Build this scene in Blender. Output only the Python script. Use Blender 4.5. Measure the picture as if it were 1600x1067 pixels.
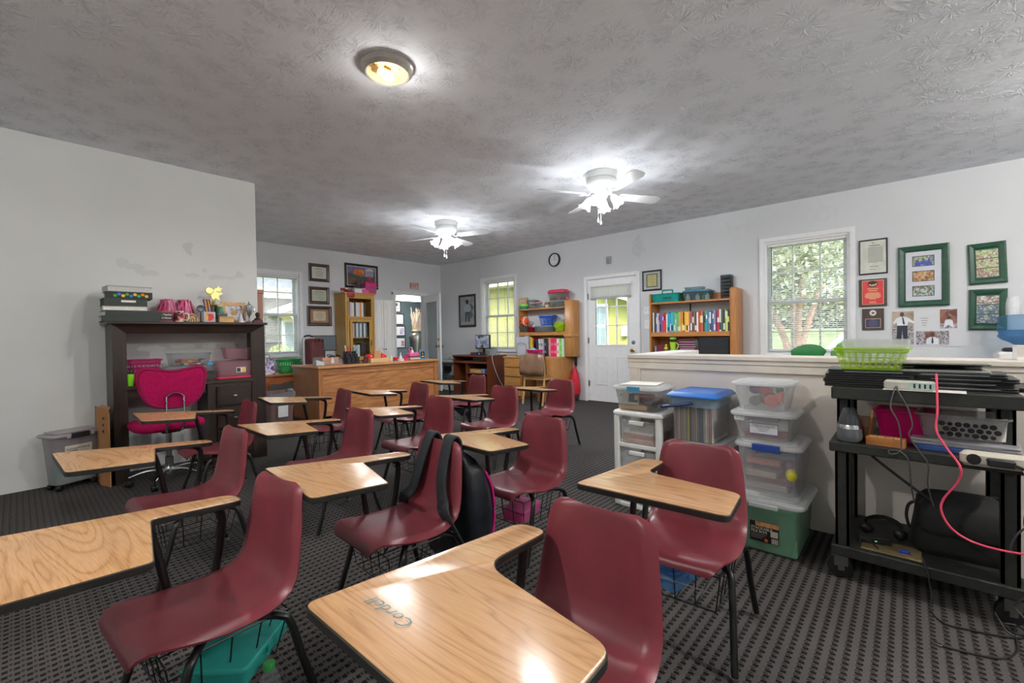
import bpy, bmesh, math, random
from mathutils import Vector, Matrix
PI = math.pi
RND = random.Random(11)
sc = bpy.context.scene
COL = sc.collection
for o in list(bpy.data.objects):
 bpy.data.objects.remove(o)

# ---------------------------------------------------------------- camera
CAM_H = 1.1205
def make_camera():
 yaw, pit, rol, f = math.radians(48.1892), math.radians(0.7389), math.radians(-0.9401), 692.9583
 cy, sy = math.cos(yaw), math.sin(yaw)
 fw, rt, up = Vector((sy, cy, 0)), Vector((cy, -sy, 0)), Vector((0, 0, 1))
 fw2 = fw * math.cos(pit) - up * math.sin(pit)
 up2 = up * math.cos(pit) + fw * math.sin(pit)
 r3 = rt * math.cos(rol) + up2 * math.sin(rol)
 u3 = up2 * math.cos(rol) - rt * math.sin(rol)
 m = Matrix((r3, u3, -fw2)).transposed().to_4x4()
 m.translation = Vector((0, 0, CAM_H))
 cd = bpy.data.cameras.new('camera')
 cd.sensor_fit = 'HORIZONTAL'
 cd.sensor_width = 36.0
 cd.lens = f * 36.0 / 1600.0
 cd.clip_start = 0.02
 cd.clip_end = 200
 co = bpy.data.objects.new('camera', cd)
 co.matrix_world = m
 COL.objects.link(co)
 sc.camera = co
make_camera()

# ---------------------------------------------------------------- world, sun, exposure
def make_world():
 w = bpy.data.worlds.new('world')
 sc.world = w
 w.use_nodes = True
 nt = w.node_tree
 nt.nodes.clear()
 out = nt.nodes.new('ShaderNodeOutputWorld')
 bg = nt.nodes.new('ShaderNodeBackground')
 sky = nt.nodes.new('ShaderNodeTexSky')
 sky.sky_type = 'NISHITA'
 sky.sun_disc = False
 sky.sun_elevation = math.radians(48)
 sky.sun_rotation = math.radians(235)
 sky.air_density = 1.0
 sky.dust_density = 2.5
 sky.ozone_density = 1.0
 hs = nt.nodes.new('ShaderNodeHueSaturation')
 hs.inputs['Saturation'].default_value = 0.45
 nt.links.new(sky.outputs[0], hs.inputs['Color'])
 nt.links.new(hs.outputs[0], bg.inputs[0])
 bg.inputs[1].default_value = SKY
 nt.links.new(bg.outputs[0], out.inputs[0])
SKY = 0.55
make_world()
sl = bpy.data.lights.new('sun', 'SUN')
sl.energy = 1.0
sl.angle = math.radians(1.0)
sl.color = (1.0, 0.95, 0.86)
so = bpy.data.objects.new('sun', sl)
so.rotation_euler = Vector((0.62, 0.5, -0.72)).to_track_quat('-Z', 'Y').to_euler()
COL.objects.link(so)
FAN_W = 9.0      # watts of each fan bulb
DOME_W = 18.0    # watts of the bare bulb fixture
sc.view_settings.view_transform = 'Standard'
sc.view_settings.look = 'None'
sc.view_settings.gamma = 1.0
sc.view_settings.use_curve_mapping = False
sc.view_settings.exposure = 1.40
sc.cycles.max_bounces = 10
sc.cycles.transparent_max_bounces = 24
sc.cycles.diffuse_bounces = 5
sc.cycles.glossy_bounces = 4
sc.cycles.caustics_reflective = False
sc.cycles.caustics_refractive = False
sc.cycles.sample_clamp_indirect = 6.0
try:
 sc.cycles.use_denoising = True
 sc.cycles.denoiser = 'OPENIMAGEDENOISE'
except Exception:
 pass

# ---------------------------------------------------------------- materials
def lin(c):
 if isinstance(c, str):
  c = c.lstrip('#')
  c = [int(c[i:i + 2], 16) / 255 for i in (0, 2, 4)]
 return tuple((x / 12.92 if x <= 0.04045 else ((x + 0.055) / 1.055) ** 2.4) for x in c) + (1.0,)
_M = {}
class NT:
 def __init__(s, name):
  s.m = bpy.data.materials.new(name)
  s.m.use_nodes = True
  s.t = s.m.node_tree
  s.t.nodes.clear()
  s.out = s.n('ShaderNodeOutputMaterial')
 def n(s, typ, **k):
  d = s.t.nodes.new(typ)
  for a, b in k.items():
   setattr(d, a, b)
  return d
 def l(s, a, b):
  s.t.links.new(a, b)
 def val(s, sock, v):
  if hasattr(v, 'is_linked') or isinstance(v, bpy.types.NodeSocket):
   s.l(v, sock)
  else:
   sock.default_value = v
 def math(s, op, a, b=0.0, c=None):
  d = s.n('ShaderNodeMath', operation=op)
  s.val(d.inputs[0], a)
  s.val(d.inputs[1], b)
  if c is not None:
   s.val(d.inputs[2], c)
  return d.outputs[0]
 def mix(s, fac, a, b, blend='MIX'):
  d = s.n('ShaderNodeMix', data_type='RGBA', blend_type=blend)
  s.val(d.inputs[0], fac)
  s.val(d.inputs[6], a)
  s.val(d.inputs[7], b)
  return d.outputs[2]
 def coords(s, scale=(1, 1, 1), rot=(0, 0, 0), loc=(0, 0, 0), kind='Object'):
  tc = s.n('ShaderNodeTexCoord')
  mp = s.n('ShaderNodeMapping')
  mp.inputs['Scale'].default_value = scale
  mp.inputs['Rotation'].default_value = rot
  mp.inputs['Location'].default_value = loc
  s.l(tc.outputs[kind], mp.inputs[0])
  return mp.outputs[0]
 def noise(s, vec, scale=5, detail=3, rough=.5, dist=0):
  d = s.n('ShaderNodeTexNoise')
  d.inputs['Scale'].default_value = scale
  d.inputs['Detail'].default_value = detail
  d.inputs['Roughness'].default_value = rough
  d.inputs['Distortion'].default_value = dist
  s.l(vec, d.inputs['Vector'])
  return d
 def ramp(s, fac, stops):
  d = s.n('ShaderNodeValToRGB')
  e = d.color_ramp.elements
  while len(e) < len(stops):
   e.new(0.5)
  for i, (p, c) in enumerate(stops):
   e[i].position = p
   e[i].color = c if len(c) == 4 else tuple(c) + (1,)
  s.l(fac, d.inputs[0])
  return d.outputs[0]
 def bsdf(s, rough=.5, metal=0, spec=.5, color=None):
  b = s.n('ShaderNodeBsdfPrincipled')
  b.inputs['Roughness'].default_value = rough
  b.inputs['Metallic'].default_value = metal
  b.inputs['Specular IOR Level'].default_value = spec
  if color is not None:
   s.val(b.inputs['Base Color'], color)
  s.l(b.outputs[0], s.out.inputs[0])
  return b
 def bump(s, h, strength, dist, b):
  d = s.n('ShaderNodeBump')
  d.inputs['Strength'].default_value = strength
  d.inputs['Distance'].default_value = dist
  s.l(h, d.inputs['Height'])
  s.l(d.outputs[0], b.inputs['Normal'])

def P(name, col, rough=.5, metal=0, spec=.5, var=0.08, vs=14, bump=0, bs=120, emit=0):
 """plain painted / plastic / metal surface with a little wear"""
 if name in _M:
  return _M[name]
 t = NT(name)
 c = lin(col)
 b = t.bsdf(rough, metal, spec)
 if var > 0:
  nz = t.noise(t.coords(), vs, 4)
  lo = tuple(x * (1 - var) for x in c[:3]) + (1,)
  hi = tuple(min(1, x * (1 + var)) for x in c[:3]) + (1,)
  t.l(t.ramp(nz.outputs[0], [(.3, lo), (.7, hi)]), b.inputs['Base Color'])
 else:
  b.inputs['Base Color'].default_value = c
 if bump:
  nz2 = t.noise(t.coords(), bs, 2)
  t.bump(nz2.outputs[0], bump, .002, b)
 if emit:
  b.inputs['Emission Color'].default_value = c
  b.inputs['Emission Strength'].default_value = emit
 _M[name] = t.m
 return t.m

def WOOD(name, c1, c2, axis='x', rough=.4, stretch=9, scale=6, spec=.5, ring=0.0):
 """grained wood; the grain runs along axis"""
 if name in _M:
  return _M[name]
 t = NT(name)
 k = {'x': (1.0 / stretch, 1, 1), 'y': (1, 1.0 / stretch, 1), 'z': (1, 1, 1.0 / stretch)}[axis]
 v = t.coords(k)
 a = t.noise(v, scale * 9, 6, .65, .4)
 b_ = t.noise(v, scale, 2, .5, .6)
 wv = t.math('FRACT', t.math('MULTIPLY', b_.outputs[0], 9.0))
 wv = t.math('ABSOLUTE', t.math('SUBTRACT', wv, .5))
 f = t.math('ADD', t.math('MULTIPLY', a.outputs[0], 1 - ring), t.math('MULTIPLY', wv, 2 * ring))
 c1, c2 = lin(c1), lin(c2)
 col = t.ramp(f, [(.3, c1), (.68, c2)])
 b = t.bsdf(rough, 0, spec, col)
 t.bump(a.outputs[0], .08, .002, b)
 _M[name] = t.m
 return t.m

def CLEAR(name, col, alpha=.35, rough=.25, spec=.5):
 """translucent plastic or thin glass: a see-through part and a glossy coloured part"""
 if name in _M:
  return _M[name]
 t = NT(name)
 tr = t.n('ShaderNodeBsdfTransparent')
 c = lin(col)
 tr.inputs[0].default_value = tuple(min(1, x * .35 + .65) for x in c[:3]) + (1,)
 b = t.n('ShaderNodeBsdfPrincipled')
 b.inputs['Base Color'].default_value = c
 b.inputs['Roughness'].default_value = rough
 b.inputs['Specular IOR Level'].default_value = spec
 tl = t.n('ShaderNodeBsdfTranslucent')
 tl.inputs[0].default_value = c
 bt = t.n('ShaderNodeMixShader')
 bt.inputs[0].default_value = .4
 t.l(b.outputs[0], bt.inputs[1])
 t.l(tl.outputs[0], bt.inputs[2])
 b = bt
 mx = t.n('ShaderNodeMixShader')
 lw = t.n('ShaderNodeLayerWeight')
 lw.inputs[0].default_value = .35
 nz = t.noise(t.coords(), 25, 3)
 al = 1 - (1 - alpha) ** .55      # a container wall is crossed twice
 fac = t.math('ADD', t.math('MULTIPLY', lw.outputs['Facing'], .22 * (1 - al)), t.math('MULTIPLY_ADD', nz.outputs[0], .08, al - .04))
 t.l(t.math('MINIMUM', fac, 1.0), mx.inputs[0])
 t.l(tr.outputs[0], mx.inputs[1])
 t.l(b.outputs[0], mx.inputs[2])
 t.l(mx.outputs[0], t.out.inputs[0])
 _M[name] = t.m
 return t.m

def PAPER():
 return P('paper', '#e6e4dc', .8)

def PHOTO(name, cols, scale=30, seed=0):
 """a small colour print: blotches of several colours"""
 if name in _M:
  return _M[name]
 t = NT(name)
 v = t.coords((1, 1, 1), loc=(seed * 3.1, seed * 1.7, seed))
 n1 = t.n('ShaderNodeTexVoronoi')
 n1.inputs['Scale'].default_value = scale
 t.l(v, n1.inputs['Vector'])
 n2 = t.noise(v, scale * .35, 3)
 f = t.math('ADD', t.math('MULTIPLY', n2.outputs[0], .75), t.math('MULTIPLY', n1.outputs['Color'], .3))
 st = [(0.25 + .55 * i / max(1, len(cols) - 1), lin(c)) for i, c in enumerate(cols)]
 b = t.bsdf(.3, 0, .4, t.ramp(f, st))
 _M[name] = t.m
 return t.m

def FOLIAGE(name, c1, c2):
 if name in _M:
  return _M[name]
 t = NT(name)
 oi = t.n('ShaderNodeNewGeometry')
 col = t.ramp(oi.outputs['Random Per Island'], [(0, lin(c1)), (1, lin(c2))])
 b = t.n('ShaderNodeBsdfDiffuse')
 t.l(col, b.inputs[0])
 tl = t.n('ShaderNodeBsdfTranslucent')
 t.l(col, tl.inputs[0])
 mx = t.n('ShaderNodeMixShader')
 mx.inputs[0].default_value = .3
 t.l(b.outputs[0], mx.inputs[1])
 t.l(tl.outputs[0], mx.inputs[2])
 t.l(mx.outputs[0], t.out.inputs[0])
 _M[name] = t.m
 return t.m

def GLASS(name='window_glass'):
 if name in _M:
  return _M[name]
 t = NT(name)
 tr = t.n('ShaderNodeBsdfTransparent')
 tr.inputs[0].default_value = (.96, .98, .97, 1)
 gl = t.n('ShaderNodeBsdfGlossy')
 gl.inputs['Roughness'].default_value = .03
 lw = t.n('ShaderNodeLayerWeight')
 lw.inputs[0].default_value = .25
 mx = t.n('ShaderNodeMixShader')
 nz = t.noise(t.coords(), 3, 2)
 t.l(t.math('MULTIPLY', t.math('ADD', lw.outputs['Fresnel'], t.math('MULTIPLY', nz.outputs[0], .02)), .5), mx.inputs[0])
 t.l(tr.outputs[0], mx.inputs[1])
 t.l(gl.outputs[0], mx.inputs[2])
 t.l(mx.outputs[0], t.out.inputs[0])
 _M[name] = t.m
 return t.m

def WALL(name, col, patches=(), bump=.25):
 """painted drywall; patches = touched-up spots (centre, half sizes, darkening) in world metres"""
 t = NT(name)
 c = lin(col)
 geo = t.n('ShaderNodeNewGeometry')
 nz = t.noise(geo.outputs['Position'], 1.3, 4)
 base = t.ramp(nz.outputs[0], [(.3, tuple(x * .95 for x in c[:3]) + (1,)), (.7, tuple(min(1, x * 1.03) for x in c[:3]) + (1,))])
 wob = t.noise(geo.outputs['Position'], 13, 5)
 for (ctr, half, dark) in patches:
  s = t.n('ShaderNodeVectorMath', operation='SUBTRACT')
  t.l(geo.outputs['Position'], s.inputs[0])
  s.inputs[1].default_value = ctr
  d = t.n('ShaderNodeVectorMath', operation='DIVIDE')
  t.l(s.outputs[0], d.inputs[0])
  d.inputs[1].default_value = half
  ln = t.n('ShaderNodeVectorMath', operation='LENGTH')
  t.l(d.outputs[0], ln.inputs[0])
  q = t.math('ADD', ln.outputs['Value'], t.math('MULTIPLY_ADD', wob.outputs[0], 3.6, -1.8))
  msk = t.math('LESS_THAN', q, 1.0)
  base = t.mix(msk, base, tuple(x * dark for x in c[:3]) + (1,))
 b = t.bsdf(.75, 0, .25, base)
 fine = t.noise(geo.outputs['Position'], 160, 3)
 t.bump(fine.outputs[0], bump, .0012, b)
 _M[name] = t.m
 return t.m

def CARPET():
 t = NT('loop_carpet')
 geo = t.n('ShaderNodeNewGeometry')
 sp = t.n('ShaderNodeSeparateXYZ')
 t.l(geo.outputs['Position'], sp.inputs[0])
 nzw = t.noise(geo.outputs['Position'], 160, 2)
 wob = t.math('MULTIPLY_ADD', nzw.outputs[0], .22, -.11)
 u = t.math('ADD', t.math('DIVIDE', sp.outputs[0], .0290), wob)
 v = t.math('ADD', t.math('DIVIDE', sp.outputs[1], .0375), wob)
 fu, fv = t.math('FRACT', u), t.math('FRACT', v)
 # a dark block and a second, shifted half block in every repeat
 a1 = t.math('LESS_THAN', t.math('ABSOLUTE', t.math('SUBTRACT', fu, .30)), .25)
 b1 = t.math('LESS_THAN', t.math('ABSOLUTE', t.math('SUBTRACT', fv, .34)), .23)
 a2 = t.math('LESS_THAN', t.math('ABSOLUTE', t.math('SUBTRACT', fu, .78)), .13)
 b2 = t.math('LESS_THAN', t.math('ABSOLUTE', t.math('SUBTRACT', fv, .46)), .20)
 m = t.math('MAXIMUM', t.math('MULTIPLY', a1, b1), t.math('MULTIPLY', t.math('MULTIPLY', a2, b2), .75))
 yarn = t.noise(geo.outputs['Position'], 420, 2)
 big = t.noise(geo.outputs['Position'], 1.2, 3)
 lightc = t.ramp(yarn.outputs[0], [(.25, lin('#423f3e')), (.5, lin('#595655')), (.75, lin('#6d6966'))])
 darkc = t.ramp(yarn.outputs[0], [(.3, lin('#141213')), (.7, lin('#242121'))])
 col = t.mix(m, lightc, darkc)
 col = t.mix(t.math('MULTIPLY', big.outputs[0], .22), col, lin('#383534'))
 b = t.bsdf(.95, 0, .1, col)
 h = t.math('ADD', t.math('MULTIPLY', m, -.6), yarn.outputs[0])
 t.bump(h, .5, .004, b)
 _M['loop_carpet'] = t.m
 return t.m

def CEILING():
 """crow's-foot stomped drywall texture: radiating ridges around scattered stamp centres"""
 t = NT('stomped_ceiling')
 geo = t.n('ShaderNodeNewGeometry')
 pos = geo.outputs['Position']
 hs = []
 def stamp(scale, seed, spokes):
  mp = t.n('ShaderNodeMapping')
  mp.inputs['Location'].default_value = (seed, seed * .7, 0)
  mp.inputs['Scale'].default_value = (scale, scale, 0)
  t.l(pos, mp.inputs[0])
  vo = t.n('ShaderNodeTexVoronoi', voronoi_dimensions='2D')
  vo.inputs['Scale'].default_value = 1
  vo.inputs['Randomness'].default_value = .95
  t.l(mp.outputs[0], vo.inputs['Vector'])
  df = t.n('ShaderNodeVectorMath', operation='SUBTRACT')
  t.l(mp.outputs[0], df.inputs[0])
  t.l(vo.outputs['Position'], df.inputs[1])
  sp = t.n('ShaderNodeSeparateXYZ')
  t.l(df.outputs[0], sp.inputs[0])
  ang = t.math('ARCTAN2', sp.outputs[1], sp.outputs[0])
  nz = t.noise(mp.outputs[0], 7, 3)
  cb = t.n('ShaderNodeCombineXYZ')
  t.l(t.math('MULTIPLY', ang, spokes), cb.inputs[0])
  t.l(t.math('MULTIPLY', vo.outputs['Distance'], 4.5), cb.inputs[1])
  t.l(t.math('MULTIPLY', vo.outputs['Color'], 37), cb.inputs[2])
  rd = t.noise(cb.outputs[0], 1.0, 3, .55, .5)
  sh = t.n('ShaderNodeMapRange')
  sh.inputs[1].default_value, sh.inputs[2].default_value = .44, .66
  t.l(t.math('MULTIPLY_ADD', nz.outputs[0], .25, t.math('SUBTRACT', rd.outputs[0], .12)), sh.inputs[0])
  w = sh.outputs[0]
  fade = t.n('ShaderNodeMapRange')
  fade.inputs[1].default_value = .48
  fade.inputs[2].default_value = .12
  t.l(vo.outputs['Distance'], fade.inputs[0])
  return t.math('MULTIPLY', w, fade.outputs[0]), fade.outputs[0]
 h1, f1 = stamp(4.4, .3, 4.2)
 h2, f2 = stamp(3.4, 7.7, 3.6)
 # brushed streaks between the stamps
 mp = t.n('ShaderNodeMapping')
 mp.inputs['Rotation'].default_value = (0, 0, .5)
 mp.inputs['Scale'].default_value = (60, 9, 1)
 t.l(pos, mp.inputs[0])
 st = t.noise(mp.outputs[0], 1.0, 3)
 h = t.math('ADD', t.math('MAXIMUM', h1, h2), t.math('MULTIPLY', st.outputs[0], .45))
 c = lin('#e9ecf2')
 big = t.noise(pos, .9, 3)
 # shading of the stamped relief, painted into the colour along the ridges
 ridge_shade = t.math('MULTIPLY', t.math('MAXIMUM', h1, h2), t.math('MULTIPLY_ADD', big.outputs[0], .7, -.05))
 base = t.mix(t.math('MULTIPLY', ridge_shade, .95), c, lin('#8b8d92'))
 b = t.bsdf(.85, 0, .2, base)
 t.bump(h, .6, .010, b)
 _M['stomped_ceiling'] = t.m
 return t.m

# ---------------------------------------------------------------- geometry builder
def rrect(x0, x1, y0, y1, r, n=3):
 r = max(1e-4, min(r, (x1 - x0) / 2 - 1e-4, (y1 - y0) / 2 - 1e-4))
 out = []
 for cx, cy, a0 in ((x1 - r, y1 - r, 0), (x0 + r, y1 - r, 90), (x0 + r, y0 + r, 180), (x1 - r, y0 + r, 270)):
  for i in range(n + 1):
   a = math.radians(a0 + 90 * i / n)
   out.append((cx + r * math.cos(a), cy + r * math.sin(a)))
 return out

def round_poly(pts, radii, n=4):
 out = []
 N = len(pts)
 for i in range(N):
  p, a, b = Vector(pts[i]), Vector(pts[i - 1]), Vector(pts[(i + 1) % N])
  r = radii[i] if isinstance(radii, (list, tuple)) else radii
  u, v = (a - p).normalized(), (b - p).normalized()
  half = u.angle(v) / 2
  d = min(r / max(1e-6, math.tan(half)), (a - p).length * .48, (b - p).length * .48)
  if r <= 1e-5:
   out.append(tuple(p))
   continue
  s, e = p + u * d, p + v * d
  for k in range(n + 1):
   q = k / n
   out.append(tuple((1 - q) ** 2 * s + 2 * q * (1 - q) * p + q * q * e))
 return out

class G:
 """collects shapes for ONE mesh object; m = material slot"""
 def __init__(s):
  s.v, s.f, s.m = [], [], []
  s.X = Matrix.Identity(4)
 def at(s, loc=(0, 0, 0), rz=0, rx=0, ry=0):
  s.X = Matrix.Translation(loc) @ Matrix.Rotation(rz, 4, 'Z') @ Matrix.Rotation(ry, 4, 'Y') @ Matrix.Rotation(rx, 4, 'X')
  return s
 def add(s, vs, fs, m=0):
  o = len(s.v)
  s.v += [tuple(s.X @ Vector(p)) for p in vs]
  s.f += [tuple(i + o for i in f) for f in fs]
  s.m += [m] * len(fs)
  return s
 def box(s, x0, x1, y0, y1, z0, z1, m=0):
  vs = [(x, y, z) for z in (z0, z1) for y in (y0, y1) for x in (x0, x1)]
  return s.add(vs, [(0, 2, 3, 1), (4, 5, 7, 6), (0, 1, 5, 4), (2, 6, 7, 3), (0, 4, 6, 2), (1, 3, 7, 5)], m)
 def rings(s, rings, m=0, caps=True, closed=True):
  n = len(rings[0])
  vs = [p for r in rings for p in r]
  fs = []
  for k in range(len(rings) - 1):
   for i in range(n if closed else n - 1):
    j = (i + 1) % n
    fs.append((k * n + i, k * n + j, (k + 1) * n + j, (k + 1) * n + i))
  if caps:
   fs.append(tuple(range(n - 1, -1, -1)))
   o = (len(rings) - 1) * n
   fs.append(tuple(o + i for i in range(n)))
  return s.add(vs, fs, m)
 def prism(s, poly, z0, z1, m=0, bev=0, caps=True):
  if bev:
   c = Vector((sum(p[0] for p in poly) / len(poly), sum(p[1] for p in poly) / len(poly)))
   def ins(p):
    d = c - Vector(p)
    q = Vector(p) + d.normalized() * min(bev, d.length * .5)
    return (q.x, q.y)
   pi = [ins(p) for p in poly]
   rs = [[(x, y, z0) for x, y in pi], [(x, y, z0 + bev) for x, y in poly], [(x, y, z1 - bev) for x, y in poly], [(x, y, z1) for x, y in pi]]
  else:
   rs = [[(x, y, z0) for x, y in poly], [(x, y, z1) for x, y in poly]]
  return s.rings(rs, m, caps)
 def rbox(s, x0, x1, y0, y1, z0, z1, r=.01, m=0, bev=None):
  """box with rounded upright edges and eased top and bottom"""
  bev = min(r * .6, (z1 - z0) * .3) if bev is None else bev
  def rr(d, z):
   return [(x, y, z) for x, y in rrect(x0 + d, x1 - d, y0 + d, y1 - d, max(r - d, .0005))]
  return s.rings([rr(bev, z0), rr(0, z0 + bev), rr(0, z1 - bev), rr(bev, z1)], m)
 def tub(s, x0, x1, y0, y1, z0, z1, taper=.02, r=.02, t=.003, m=0, floor=True):
  """open-topped tapered container with wall thickness"""
  def rr(d, z):
   return [(x, y, z) for x, y in rrect(x0 + d, x1 - d, y0 + d, y1 - d, r)]
  rs = [rr(taper, z0), rr(0, z1), rr(t, z1), rr(taper + t, z0 + t)]
  return s.rings(rs, m, caps=floor)
 def frustum(s, x0, x1, y0, y1, z0, z1, taper=.02, r=.02, m=0):
  def rr(d, z):
   return [(x, y, z) for x, y in rrect(x0 + d, x1 - d, y0 + d, y1 - d, r)]
  return s.rings([rr(taper, z0), rr(0, z1)], m)
 def lathe(s, prof, n=20, m=0, c=(0, 0, 0), caps=True):
  rs = [[(c[0] + r * math.cos(2 * PI * i / n), c[1] + r * math.sin(2 * PI * i / n), c[2] + z) for i in range(n)] for r, z in prof]
  return s.rings(rs, m, caps)
 def cyl(s, c, r, z0, z1, n=14, m=0):
  return s.lathe([(r, z0), (r, z1)], n, m, (c[0], c[1], 0))
 def ball(s, c, r, n=12, m=0, sz=1.0, k=7):
  pr = [(max(1e-4, r * math.sin(PI * i / k)), -r * sz * math.cos(PI * i / k)) for i in range(k + 1)]
  return s.lathe(pr, n, m, c)
 def tube(s, pts, r, n=8, m=0, closed=False, flat=1.0):
  pts = [Vector(p) for p in pts]
  N = len(pts)
  rs, up = [], None
  for i in range(N):
   if closed:
    t = (pts[(i + 1) % N] - pts[i - 1]).normalized()
   else:
    t = (pts[min(N - 1, i + 1)] - pts[max(0, i - 1)]).normalized()
   if up is None:
    up = Vector((0, 0, 1)) if abs(t.z) < .9 else Vector((1, 0, 0))
   a = t.cross(up).normalized()
   b = a.cross(t).normalized()
   up = b
   rr = r[i] if isinstance(r, (list, tuple)) else r
   rs.append([tuple(pts[i] + a * rr * math.cos(2 * PI * k / n) + b * rr * flat * math.sin(2 * PI * k / n)) for k in range(n)])
  if closed:
   rs.append(rs[0])
  return s.rings(rs, m, caps=not closed)
 def quad(s, a, b, c, d, m=0):
  return s.add([a, b, c, d], [(0, 1, 2, 3)], m)

def smooth_path(pts, k=5):
 """Catmull-Rom through the points"""
 P_ = [Vector(p) for p in pts]
 out = []
 for i in range(len(P_) - 1):
  a, b, c, d = P_[max(0, i - 1)], P_[i], P_[i + 1], P_[min(len(P_) - 1, i + 2)]
  for j in range(k):
   t = j / k
   out.append(.5 * ((2 * b) + (c - a) * t + (2 * a - 5 * b + 4 * c - d) * t * t + (3 * b - a - 3 * c + d) * t ** 3))
 out.append(P_[-1])
 return out

def mesh_of(name, g, mats, smooth=40):
 me = bpy.data.meshes.new(name)
 me.from_pydata(g.v, [], g.f)
 me.polygons.foreach_set('material_index', g.m)
 bm = bmesh.new()
 bm.from_mesh(me)
 bmesh.ops.recalc_face_normals(bm, faces=bm.faces)
 bm.to_mesh(me)
 bm.free()
 for m in (mats if isinstance(mats, (list, tuple)) else [mats]):
  me.materials.append(m)
 if smooth:
  me.polygons.foreach_set('use_smooth', [True] * len(me.polygons))
  me.set_sharp_from_angle(angle=math.radians(smooth))
 me.update()
 return me

def obj(name, g, mats, parent=None, smooth=40, label=None, loc=None):
 me = g if isinstance(g, bpy.types.Mesh) else mesh_of(name, g, mats, smooth)
 o = bpy.data.objects.new(name, me)
 COL.objects.link(o)
 if parent is not None:
  o.parent = parent
 if loc is not None:
  o.location = loc
 if label:
  o['label'] = label
 return o

def thing(name, label, cat, loc=(0, 0, 0), rz=0, group=None):
 o = bpy.data.objects.new(name, None)
 o.empty_display_size = .05
 COL.objects.link(o)
 o.location = loc
 o.rotation_euler = (0, 0, rz)
 o['label'], o['category'] = label, cat
 if group:
  o['group'] = group
 return o

def solo(name, label, cat, g, mats, loc=(0, 0, 0), rz=0, group=None, smooth=40, kind=None):
 o = obj(name, g, mats, None, smooth)
 o.location = loc
 o.rotation_euler = (0, 0, rz)
 o['label'], o['category'] = label, cat
 if group:
  o['group'] = group
 if kind:
  o['kind'] = kind
 return o

def struct(name, g, mats, parent=None, smooth=0, label=None):
 o = obj(name, g, mats, parent, smooth, label)
 if parent is None:
  o['kind'] = 'structure'
 return o

def copy_tree(src, loc=None, rz=None, label=None, parent=None):
 c = src.copy()
 COL.objects.link(c)
 if parent is not None:
  c.parent = parent
 if loc is not None:
  c.location = loc
 if rz is not None:
  c.rotation_euler = (0, 0, rz)
 if label:
  c['label'] = label
 for ch in list(src.children):
  copy_tree(ch, parent=c)
 return c

def text_mesh(name, s, size, mat, ext=.0004, align='CENTER', bold=0):
 cu = bpy.data.curves.new(name, 'FONT')
 cu.body = s
 cu.size = size
 cu.extrude = ext
 cu.offset = bold
 cu.resolution_u = 2
 cu.align_x = align
 cu.align_y = 'CENTER'
 ob = bpy.data.objects.new(name, cu)
 COL.objects.link(ob)
 me = bpy.data.meshes.new_from_object(ob.evaluated_get(bpy.context.evaluated_depsgraph_get()))
 bpy.data.objects.remove(ob)
 me.materials.clear()
 me.materials.append(mat)
 me.name = name
 return me

def lettering(parent, s, size, mat, loc, normal, up=(0, 0, 1), name='lettering', align='CENTER', bold=0):
 """flat print on a face: text in the plane whose outward normal is given, in the parent's frame"""
 me = text_mesh(name, s, size, mat, align=align, bold=bold)
 n, u = Vector(normal).normalized(), Vector(up).normalized()
 x = u.cross(n).normalized()
 u = n.cross(x)
 o = obj(name, me, None, parent)
 m = Matrix((x, u, n)).transposed().to_4x4()
 m.translation = Vector(loc)
 o.matrix_local = m
 return o

# ---------------------------------------------------------------- the setting
XR, YB, YP, XP, H = 6.441, 7.912, 5.031, 1.677, 2.736
X0, Y0 = -2.6, -2.6
WT = .14
M_right = WALL('wall_paint_right', '#d0d3d6', patches=[((XR, 3.11, 2.47), (.3, .085, .15), .90), ((XR, 1.2, 2.5), (.3, .5, .12), .965)])
M_back = WALL('wall_paint_back', '#d6d8da')
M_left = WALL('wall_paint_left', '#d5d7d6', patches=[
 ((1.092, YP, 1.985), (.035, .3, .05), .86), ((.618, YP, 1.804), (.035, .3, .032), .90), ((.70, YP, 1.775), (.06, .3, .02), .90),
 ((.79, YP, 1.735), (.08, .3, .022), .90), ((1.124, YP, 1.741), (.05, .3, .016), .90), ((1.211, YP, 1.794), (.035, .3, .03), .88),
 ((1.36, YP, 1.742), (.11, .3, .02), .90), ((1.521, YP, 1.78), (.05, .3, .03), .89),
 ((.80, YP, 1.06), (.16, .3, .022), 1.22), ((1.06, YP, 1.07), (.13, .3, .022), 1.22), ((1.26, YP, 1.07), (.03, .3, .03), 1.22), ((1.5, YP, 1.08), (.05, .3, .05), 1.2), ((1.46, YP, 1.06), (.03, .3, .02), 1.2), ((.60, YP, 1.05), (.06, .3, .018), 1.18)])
M_half = P('half_wall_paint', '#d9d2ca', .7, spec=.25, var=.05, vs=3, bump=.2)
M_trim = P('white_trim', '#e4e5e7', .45, var=.03)
M_trim_d = P('cream_trim', '#d6cfc4', .45, var=.06, vs=9)
M_door = P('door_white', '#e2e4e6', .42, var=.03)
M_carpet = CARPET()
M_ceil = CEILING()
M_white = P('white_paint', '#e6e6e4', .5, var=.03)
M_brass = P('brass', '#b8935a', .3, 1, var=.1)
M_chrome = P('chrome', '#c9cbcf', .18, 1, var=.05)
M_black = P('black_plastic', '#17181a', .45, var=.15)
M_dark = P('dark_grey_plastic', '#303235', .5, var=.1)
M_vinyl = P('window_vinyl', '#e4e6e8', .35, var=.02)
M_teal = P('teal_grey_paint', '#5c6a70', .7, var=.05, vs=4)
M_glass = GLASS()

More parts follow.
